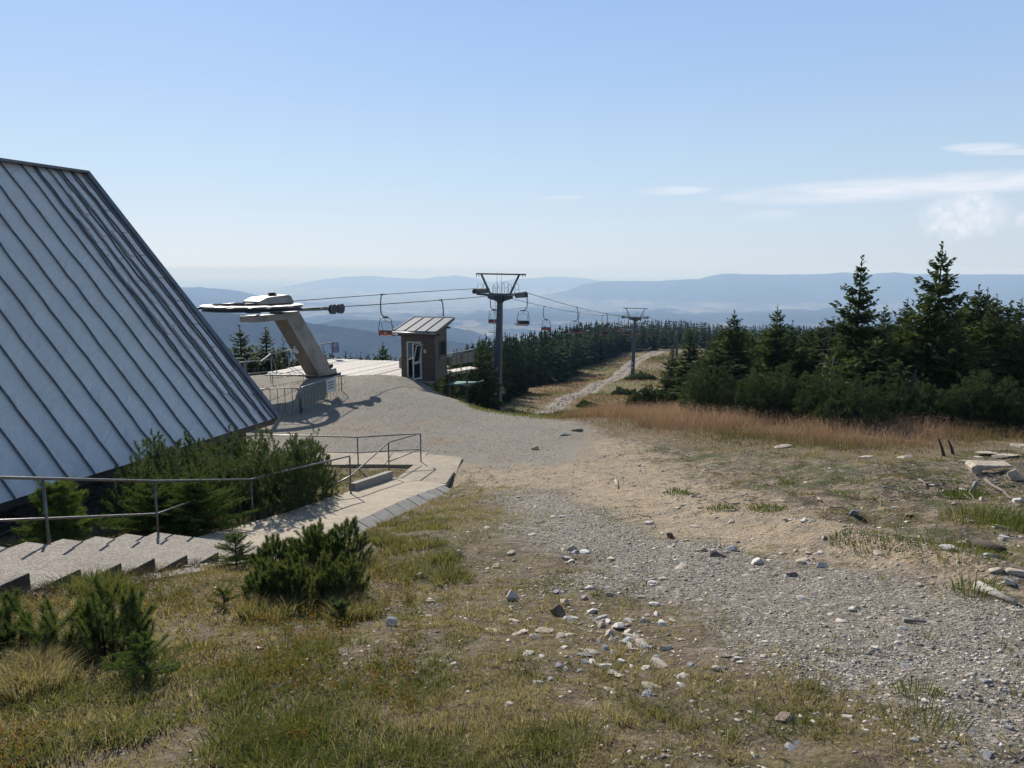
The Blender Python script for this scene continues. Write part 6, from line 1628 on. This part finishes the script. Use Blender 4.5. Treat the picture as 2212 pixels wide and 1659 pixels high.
def pebbles(name, label, x, y, size, flat, mat, rg, cat='gravel'):
    n = len(x); z = ground_z(x, y)
    V = OCT[None] * (1 + rg.normal(0, .22, (n, 6, 1))); V = V + rg.normal(0, .13, (n, 6, 3)); V[:, :, 1] *= rg.uniform(.55, 1, n)[:, None]; V[:, :, 2] *= (flat * rg.uniform(.6, 1.3, n))[:, None]
    # flatten the top a little so that stones read as chips
    V[:, 4, :2] += rg.normal(0, .35, (n, 2)); a = rg.random(n) * 6.283; ca, sa = np.cos(a)[:, None], np.sin(a)[:, None]
    X = V[:, :, 0] * ca - V[:, :, 1] * sa; Y = V[:, :, 0] * sa + V[:, :, 1] * ca
    V = np.stack([X, Y, V[:, :, 2]], -1) * size[:, None, None] + np.c_[x, y, z + size * .18 * flat][:, None]
    F_ = (OF[None] + (np.arange(n) * 6)[:, None, None]).reshape(-1, 3)
    o = np_mesh(name, V.reshape(-1, 3), F_, mat); return tag(o, label, cat, kind='stuff')
x, y, rg = scatter(230000, 2.6, 24, -8, 44, 7, .8); mk = masks(x, y); r = np.hypot(x, y); edge = mk['gravel']
k = rg.random(len(x)) < np.where(edge > .5, .62, edge * .55) * (.45 + .55 * sstep(.35, .6, fbm(x, y, 1.3, 4, 2))); x, y, r = x[k], y[k], r[k]; n = len(x); print('pebbles', n)
pebbles('gravel', 'loose grey crushed stone on the track', x, y, np.clip(np.exp(rg.normal(-5.15, .48, n)) * (1 + .03 * r), .003, .030), .62, M_pebg, rg)
x, y, rg = scatter(120000, 2.6, 32, -38, 46, 17, .75); mk = masks(x, y); r = np.hypot(x, y)
pr = .22 * mk['gravel'] + .75 * mk['tan'] + .65 * mk['rough'] + .16 * (fbm(x, y, .8, 3, 12) > .47) * (x > -1.5) + .05 + .45 * np.exp(-((x - .9) ** 2 / 4 + (y - 7.5) ** 2 / 12))
k = (rg.random(len(x)) < pr * (.3 + .7 * sstep(.4, .6, fbm(x, y, 2.0, 3, 22)))) & ~onpath(x, y) & (mk['plat'] < .5) & ~SLABX(x, y); x, y, r = x[k], y[k], r[k]; n = len(x); print('tan pebbles', n)
pebbles('stone_chips', 'pale flat stone chips scattered over the earth and grass', x, y, np.clip(np.exp(rg.normal(-4.75, .55, n)) * (1 + .03 * r), .004, .06), .34, M_pebt, rg)
x, y, rg = scatter(40000, 22, 44, -32, 4, 27, 1.0); mk = masks(x, y); k = (mk['plat'] > .6) & ~((y > 41) & (x > -14) ) ; x, y = x[k], y[k]; n = len(x)
k = ~SLABX(x, y); x, y = x[k], y[k]; n = len(x)
pebbles('yard_gravel', 'fine loose gravel over the yard', x, y, np.clip(np.exp(rg.normal(-4.3, .4, n)), .008, .035), .45, M_pebt, rg)
TP = np.array(TRAILL); x, y, P_ = [], [], np.random.default_rng(5)
for a, b_ in zip(TP[:-1], TP[1:]):
    m = int(np.hypot(*(b_ - a)[:2]) * 26); f = P_.random(m); x += list(a[0] + (b_[0] - a[0]) * f + P_.normal(0, .42, m)); y += list(a[1] + (b_[1] - a[1]) * f + P_.normal(0, .42, m))
x = np.array(x); y = np.array(y)
pebbles('trail_stones', 'pale stones lying along the trail', x, y, P_.uniform(.04, .17, len(x)), .35, M_pebt, P_)

# twigs and root bits over the rough earth
rgt = np.random.default_rng(88); tw_ = []
for k in range(900):
    if k % 3: px, py = rgt.uniform(1880, 2260), rgt.uniform(1005, 1200)
    else: px, py = rgt.uniform(1350, 2260), rgt.uniform(965, 1230)
    d = ray(px, py); t_ = -4.8 / d[2]; tw_.append((d[0] * t_, d[1] * t_))
tw_ = np.array(tw_); zt_ = ground_z(tw_[:, 0], tw_[:, 1]); q = []
for (x_, y_), z_ in zip(tw_, zt_):
    a_ = rgt.random() * 6.283; L_ = rgt.uniform(.06, .30); w_ = rgt.uniform(.003, .007); d_ = np.array([math.cos(a_), math.sin(a_), rgt.uniform(-.05, .25)]); s_ = np.array([-d_[1], d_[0], 0]) * w_; u_ = np.array([0, 0, w_ * 1.6]); p_ = np.array([x_, y_, z_ + .008]); m_ = p_ + d_ * L_ * .5 + rgt.normal(0, .02, 3) * [1, 1, .4]; e_ = p_ + d_ * L_
    for A_, B_ in ((p_, m_), (m_, e_)): q += [[A_ - s_, B_ - s_, B_ + u_, A_ + u_], [A_ + u_, B_ + u_, B_ + s_, A_ + s_]]
o = quads('twig_litter', np.array(q), simple('twig_litter', (.24, .20, .165), (.10, .08, .065), 3, .9)); tag(o, 'dry twigs and root bits littering the rough earth', 'twigs', kind='stuff')

# rocks one can tell apart
def rock_mesh(seed, sx, sy, sz, flat=False, sub=2):
    import bmesh
    rg = np.random.default_rng(seed); bm = bmesh.new(); bmesh.ops.create_icosphere(bm, subdivisions=sub + 1, radius=1)
    pl = [nrm(rg.normal(0, 1, 3) * np.array([1, 1, 1.3 if flat else 1])) for _ in range(11)]; pd = [rg.uniform(.34, .72) for _ in pl]
    for v in bm.verts:
        c = np.array(v.co)
        for p, d in zip(pl, pd):
            e = c @ p - d
            if e > 0: c = c - p * e * .92
        c = c * (1 + .05 * (float(fbm(c[0] * 3 + seed, c[1] * 3 + c[2] * 2, 1.5, 2, seed)) - .5))
        v.co = (c[0] * sx, c[1] * sy, (c[2] if c[2] > -.5 else -.5) * sz)
    ex = max(abs(v.co.x) for v in bm.verts) / sx
    for v in bm.verts: v.co.x /= ex; v.co.y /= ex; v.co.z /= ex
    me = bpy.data.meshes.new('rock'); bm.to_mesh(me); bm.free(); return me
def rockmat(name, c1, c2, c3):
    m, nt, b = new_mat(name); N = NT(nt); v = N.obj()
    c = N.ramp(N.noise(14, 7, .68, v, .4), [(.3, c2), (.52, c1), (.66, c3)]); N.set(b.inputs['Base Color'], c); b.inputs['Roughness'].default_value = .8
    N.set(b.inputs['Normal'], N.bump(N.noise(40, 5, .65, v), .5, .006)); return m
M_rw = rockmat('quartz_stone', (.56, .52, .46), (.30, .275, .25), (.76, .72, .66)); M_rg = rockmat('grey_stone', (.24, .25, .27), (.11, .115, .13), (.40, .40, .40)); M_rt = rockmat('tan_stone', (.44, .37, .28), (.24, .18, .13), (.58, .51, .42)); M_rb = rockmat('brown_stone', (.17, .12, .09), (.07, .05, .045), (.36, .29, .24))
MT = dict(w=M_rw, g=M_rg, t=M_rt, b=M_rb)
def rock(px, py, wpx, ratio, hr, mt, label, seed, rz=0.0, flat=False, group=None, name='stone', sink=.12, xy=None):
    c = on_ground(px, py) if xy is None else np.array([xy[0], xy[1], gz(*xy)])
    dep = c[1] * math.cos(PITCH) - c[2] * math.sin(PITCH); w = wpx / FPX * dep / 2 if xy is None else wpx / 2
    me = rock_mesh(seed, w, w * ratio, w * hr, flat, 2 if w > .04 else 1); me.materials.append(MT[mt])
    o = bpy.data.objects.new(name, me); col.objects.link(o); o.location = (c[0], c[1] + w * ratio * .8 * (xy is None), 0); o.location.z = gz(o.location.x, o.location.y) + w * hr * (.5 - sink); o.rotation_euler = (random.uniform(-.12, .12), random.uniform(-.12, .12), rz)
    return tag(o, label, 'stone', group)
ROCKS = [(1106, 1297, 34, .8, .95, 'w', 'angular grey and white boulder alone in the middle of the grass'), (1206, 1330, 40, .6, .6, 'b', 'brown tilted stone just below the pale one in the middle heap'), (1221, 1308, 26, .8, .7, 't', 'pale rounded stone above the brown tilted stone'),
 (1205, 1283, 22, .7, .6, 'g', 'dark little stone above the middle heap'), (1239, 1342, 40, .6, .4, 'w', 'flat whitish stone right of the brown tilted stone'), (1335, 1361, 32, .8, .75, 'w', 'blocky light grey stone at the right end of the middle heap'), (1182, 1368, 56, .35, .32, 't', 'long tan slab lying below the brown stone'),
 (1305, 1338, 30, .7, .4, 'w', 'white stone in the upper row of the middle heap'), (1280, 1325, 24, .7, .5, 'w', 'small white stone above the flat whitish one'), (1232, 1375, 30, .7, .4, 't', 'tan chip right of the long tan slab'), (1120, 1372, 50, .3, .16, 't', 'thin pale slab left of the long tan slab'), (1058, 1365, 36, .7, .2, 't', 'buried tan stone left of the thin pale slab'),
 (845, 1353, 26, .7, .9, 'w', 'white stone standing in the grass left of the middle'), (679, 1393, 16, .8, .9, 'w', 'little white stone alone in the left grass'), (992, 1203, 20, .9, .8, 'w', 'round striped grey stone above the grass edge'), (960, 1196, 18, .8, .4, 't', 'small tan stone beside the round striped one'),
 (905, 1247, 32, .35, .4, 't', 'narrow pale chip tilted in the left grass'), (918, 1335, 34, .4, .25, 't', 'flat tan chip in the grass above the white standing stone'), (1697, 1562, 44, .7, .6, 'b', 'dark sided white topped stone at the lower right'), (1765, 1550, 20, .8, .8, 'w', 'small white stone right of the dark sided stone'),
 (1323, 1458, 34, .6, .4, 'w', 'grey white stone in the lower grass beside a smaller one'), (1350, 1454, 20, .6, .35, 'w', 'smaller white chip touching the grey white stone'), (1410, 1490, 52, .5, .18, 't', 'large half buried flat stone in the lower grass'), (1320, 1492, 34, .5, .2, 't', 'half buried pinkish stone left of the large flat one'), (1097, 1527, 26, .8, .4, 'w', 'half buried grey stone near the bottom middle'),
 (1160, 1478, 32, .4, .2, 'w', 'pale chips row in the lower middle grass'), (1450, 1163, 24, .9, .9, 'b', 'dark brown stone at the far edge of the gravel'), (1505, 1140, 28, .7, .3, 't', 'flat pale stone on the tan earth'), (1245, 1174, 30, .6, .25, 't', 'flat pale slab on the upper gravel'), (1265, 1196, 28, .7, .4, 'w', 'pale yellow stone with a dark neighbour on the gravel'), (1243, 1196, 22, .7, .5, 'g', 'dark stone touching the pale yellow stone'),
 (1152, 1156, 24, .6, .25, 't', 'flat pale stone at the upper left of the gravel'), (1582, 1191, 26, .8, .6, 'g', 'blue grey stone in the upper gravel'), (1553, 1203, 34, .5, .3, 'b', 'flat brown stone by the blue grey stone'), (1640, 1220, 28, .7, .45, 'w', 'bright white stone in the gravel centre'), (1712, 1245, 30, .6, .6, 'b', 'brown block in the gravel'), (1780, 1226, 30, .7, .5, 'w', 'white stone at the far rim of the gravel'),
 (1730, 1296, 20, .8, .5, 'w', 'white stone low in the gravel centre'), (1952, 1362, 26, .7, .4, 'w', 'white stone on the right gravel'), (1850, 1117, 26, .8, .9, 'g', 'grey pyramid shaped stone on the rough earth'), (1968, 1117, 36, .4, .3, 'b', 'dark based flat stone on the rough earth'), (2188, 1268, 40, .7, .6, 'w', 'grey white boulder at the right edge by the pale log'), (2160, 1238, 34, .7, .5, 't', 'tan block above the grey white boulder'),
 (2150, 1205, 40, .5, .4, 'w', 'pale stone mass at the right rim of the rough earth'), (2178, 1160, 32, .5, .4, 'b', 'brown slab near the right edge'), (2200, 1085, 20, .8, .7, 'w', 'white pointed stone at the right border'), (2203, 1040, 44, .7, .7, 't', 'rounded pale boulder in the grass at the right border'), (1685, 1082, 40, .5, .15, 't', 'flat tan slab set in the rough earth'), (1580, 1105, 34, .4, .3, 't', 'tilted tan slab beside a grass patch'),
 (1250, 931, 34, .5, .25, 't', 'flat pale rock where the yard meets the dry grass'), (1222, 941, 26, .5, .3, 'g', 'grey flat rock by the yard edge'), (1655, 1422, 22, .7, .4, 't', 'pale stone at the gravel rim in the grass'), (1600, 1425, 28, .5, .3, 'w', 'white chip at the lower rim of the gravel'), (1552, 1450, 26, .7, .5, 't', 'pinkish stone below the gravel rim'), (1568, 1420, 30, .5, .35, 't', 'tan chip left of the white chip at the gravel rim'),
 (2185, 1578, 26, .7, .5, 'w', 'white stone at the lower right corner'), (1437, 1405, 34, .5, .4, 'w', 'white stone cluster leader right of the heap'), (1375, 1408, 30, .5, .3, 't', 'pale chip below the middle heap'), (1155, 972, 20, .7, .5, 't', 'stone on the crossing of the paths'),
 (325, 1164, 22, .8, .8, 'w', 'grey white stone beside the second handrail post'), (350, 1170, 14, .8, .7, 't', 'little tan stone at the foot of the second handrail post')]
for i, (px, py, w, ra_, hr_, mt, lab) in enumerate(ROCKS): rock(px, py, w, ra_, hr_, mt, lab, 100 + i, rz=rq_.uniform(-.5, .5), flat=hr_ < .35)
# flat rocks at the first handrail post
rock(120, 1190, 90, .5, .16, 'g', 'flat grey stone slab at the foot of the first handrail post', 201, flat=True)
# medium stones without a character of their own
GR = {'w': ('whitish stone among the loose stones of the slope', 'medium whitish loose stones'), 't': ('tan stone among the loose stones of the slope', 'medium tan loose stones'), 'g': ('dark grey stone among the loose stones of the slope', 'medium grey loose stones')}
pm_ = {}
for mt in 'wtg':
    for k in range(5):
        me = rock_mesh(300 + k + 10 * ord(mt), 1, rq_.uniform(.55, .9), rq_.uniform(.3, .6), k % 2 == 0, 1); me.materials.append(MT[mt]); pm_[(mt, k)] = me
cnt = 0
def med(x, y, w, mt):
    global cnt
    if onpath(np.array([x]), np.array([y]))[0]: return
    o = bpy.data.objects.new('stone', pm_[(mt, rq_.randrange(5))]); col.objects.link(o); o.scale = (w, w, w); o.location = (x, y, gz(x, y) + w * .12); o.rotation_euler = (rq_.uniform(-.2, .2), rq_.uniform(-.2, .2), rq_.uniform(0, 6.28)); tag(o, GR[mt][0], 'stone', GR[mt][1]); cnt += 1
for k in range(80):
    p = on_ground(rq_.gauss(1320, 95), rq_.gauss(1380, 45)); med(p[0], p[1], rq_.uniform(.022, .06), rq_.choice('wwttg'))
for k in range(75):
    p = on_ground(rq_.uniform(1180, 2212), rq_.uniform(1180, 1640)); med(p[0], p[1], rq_.uniform(.018, .04), rq_.choice('wwtgg'))
for k in range(90):
    p = on_ground(rq_.uniform(1050, 2212), rq_.uniform(960, 1240)); med(p[0], p[1], rq_.uniform(.035, .085), rq_.choice('tttw'))
for k in range(25):
    p = on_ground(rq_.uniform(380, 1050), rq_.uniform(1260, 1560)); med(p[0], p[1], rq_.uniform(.012, .03), rq_.choice('wtt'))

# ------------------------------------------------------------------ dead wood, rock slab, stumps
def stick(name, label, pts, r, mat, cat, forks=()):
    q = [np.array(on_ground(px, py)) + [0, 0, dz] for px, py, dz in pts]; o = root(name, tuple(q[0]), label, cat)
    b = MB(); b.tube([Vector(v) for v in q], [r * (1 - .6 * i / (len(q) - 1)) for i in range(len(q))], 7); b.build('shaft', mat, o, world=True)
    for f in forks:
        qq = [np.array(on_ground(px, py)) + [0, 0, dz] for px, py, dz in f]; b = MB(); b.tube([Vector(v) for v in qq], [r * .5, r * .35, r * .15][:len(qq)] if len(qq) < 4 else r * .4, 5); b.build('twig', mat, o, world=True)
    return o
stick('pale_log', 'pale debarked log lying beside the gravel at the right edge', [(2113, 1274, .03), (2150, 1290, .03), (2192, 1309, .03)], .055, M_deadwood, 'log')
stick('bleached_root', 'white bleached root sticking up from the rough earth', [(2098, 1068, .02), (2106, 1066, .20), (2110, 1064, .2)], .045, M_deadwood, 'root', [[(2073, 1062, .05), (2095, 1066, .05), (2120, 1066, .02)]])
stick('dry_branch', 'long thin crooked dry branch on the earth right of the bleached root', [(2128, 1042, .05), (2142, 1052, .04), (2165, 1066, .05), (2180, 1078, .03), (2212, 1088, .03)], .035, M_twig, 'branch', [[(2142, 1052, .04), (2160, 1048, .05)]])
stick('dry_branch', 'dark dry branch left of the bleached root', [(1985, 1040, .04), (2000, 1050, .05), (2030, 1052, .03)], .03, M_twig, 'branch', [[(1995, 1047, .03), (2004, 1056, .02)]])
stick('dry_branch', 'short pale stick on the rough earth in the middle', [(1768, 1080, .02), (1776, 1086, .02)], .03, M_deadwood, 'branch')
stick('dry_branch', 'short pale stick near the upper gravel corner', [(1330, 1040, .02), (1336, 1056, .02)], .04, M_deadwood, 'branch')
stick('pale_log', 'thin pale stick lying on the lower gravel', [(1950, 1344, .02), (2000, 1348, .02)], .02, M_deadwood, 'stick')
stick('dark_plank', 'dark old timber half sunk in the grass at the right', [(2110, 1182, .05), (2150, 1192, .05), (2172, 1196, .04)], .06, M_bark, 'timber')
for (px, py, lx, ly, hgt, lab) in ((2042, 985, -.24, 0, .50, 'dark split stump stake leaning left in the dry grass, the taller of two'), (2062, 982, -.22, 0, .42, 'dark split stump stake leaning left in the dry grass, the shorter of two')):
    c = on_ground(px, py); o = root('old_stake', tuple(c), lab, 'stump'); b = MB(); b.tube([c + [0, 0, -.1], c + [lx * .5, 0, hgt * .5], c + [lx, 0, hgt]], [.045, .04, .025], 5); b.build('shaft', M_bark, o, world=True)
# overhanging flat rock on the right
c = on_ground(2133, 1022); rkm = MB()
prof = [(-.42, -.02), (-.36, -.24), (-.18, -.24), (-.16, -.13), (.05, -.05), (.32, -.02), (.50, -.02), (.44, .05), (.10, .04), (-.32, .07)]
rkm.prism([(c[0] + a, c[1] - .1, c[2] + .16 + b_ * .65) for a, b_ in prof], (0, 0, 0), (.06, .36, .03)); o = root('overhanging_rock', tuple(c), 'pale flat rock slab overhanging the green grass near the right edge', 'rock'); rkm.build('slab', M_rt, o, world=True, bevel=.03)
for i, (px, py, w, lab) in enumerate(((2105, 1000, 60, 'flat pale slab just behind the overhanging rock'), (2150, 985, 70, 'tan slab at the top of the small rock pile'), (2120, 990, 40, 'small white slab on the rock pile'), (2180, 990, 60, 'broken tan rock right of the rock pile'), (2205, 965, 60, 'layered pale rock at the right border'), (1690, 968, 50, 'layered tan rock in the dry grass'), (1880, 990, 46, 'half covered rock below the dry grass'), (1960, 990, 44, 'pale layered rock beside the yellow tuft'), (1420, 868, 70, 'pale stones strewn on the meadow below the little pine'), (1405, 885, 60, 'lower pale stones strewn on the meadow'))):
    rock(px, py, w, .5, .16, 'tw'[i == 2], lab, 220 + i, flat=True, name='rock')
# dead snags among the spruces
def snag(px, py, Y, lab, ht, seed):
    d = ray(px, py); x = d[0] / d[1] * Y; z = gz(x, Y); o = root('dead_tree', (x, Y, z), lab, 'dead tree'); rg = random.Random(seed); b = MB(); pts = [(0, 0, -.2), (rg.uniform(-.1, .1), 0, ht * .5), (rg.uniform(-.2, .2), 0, ht)]
    b.tube(pts, [.045, .035, .012], 6); b.build('trunk', M_deadwood, o); b = MB()
    for k in range(16):
        f = rg.uniform(.15, 1); p = Vector((pts[1][0] * min(1, f * 2), 0, ht * f)); a = rg.uniform(0, 6.28); L = rg.uniform(.3, .9); q = p + Vector((math.cos(a) * L, math.sin(a) * L, rg.uniform(-.2, .35)))
        b.tube([p, p.lerp(q, .5) + Vector((0, 0, .06)), q], [.012, .008, .004], 4)
        for j in range(3): s = p.lerp(q, rg.uniform(.4, 1)); b.tube([s, s + Vector((rg.uniform(-.2, .2), rg.uniform(-.2, .2), rg.uniform(-.15, .2)))], [.007, .003], 3)
    b.build('dead_branches', M_deadwood, o)['kind'] = 'stuff'
snag(1790, 855, 33.5, 'thin grey dead tree between the spruces above the bank shrubs', 3.0, 1)
snag(1965, 850, 29.5, 'grey dead branches tangled at the foot of the tallest spruce', 2.2, 2)
#snag(2205, 955, 22.5, 'pale dead trunk with twigs at the right edge', 1.3, 3)
snag(1845, 845, 33.0, 'short pale dead stem below the second tallest spruce', 1.5, 4)
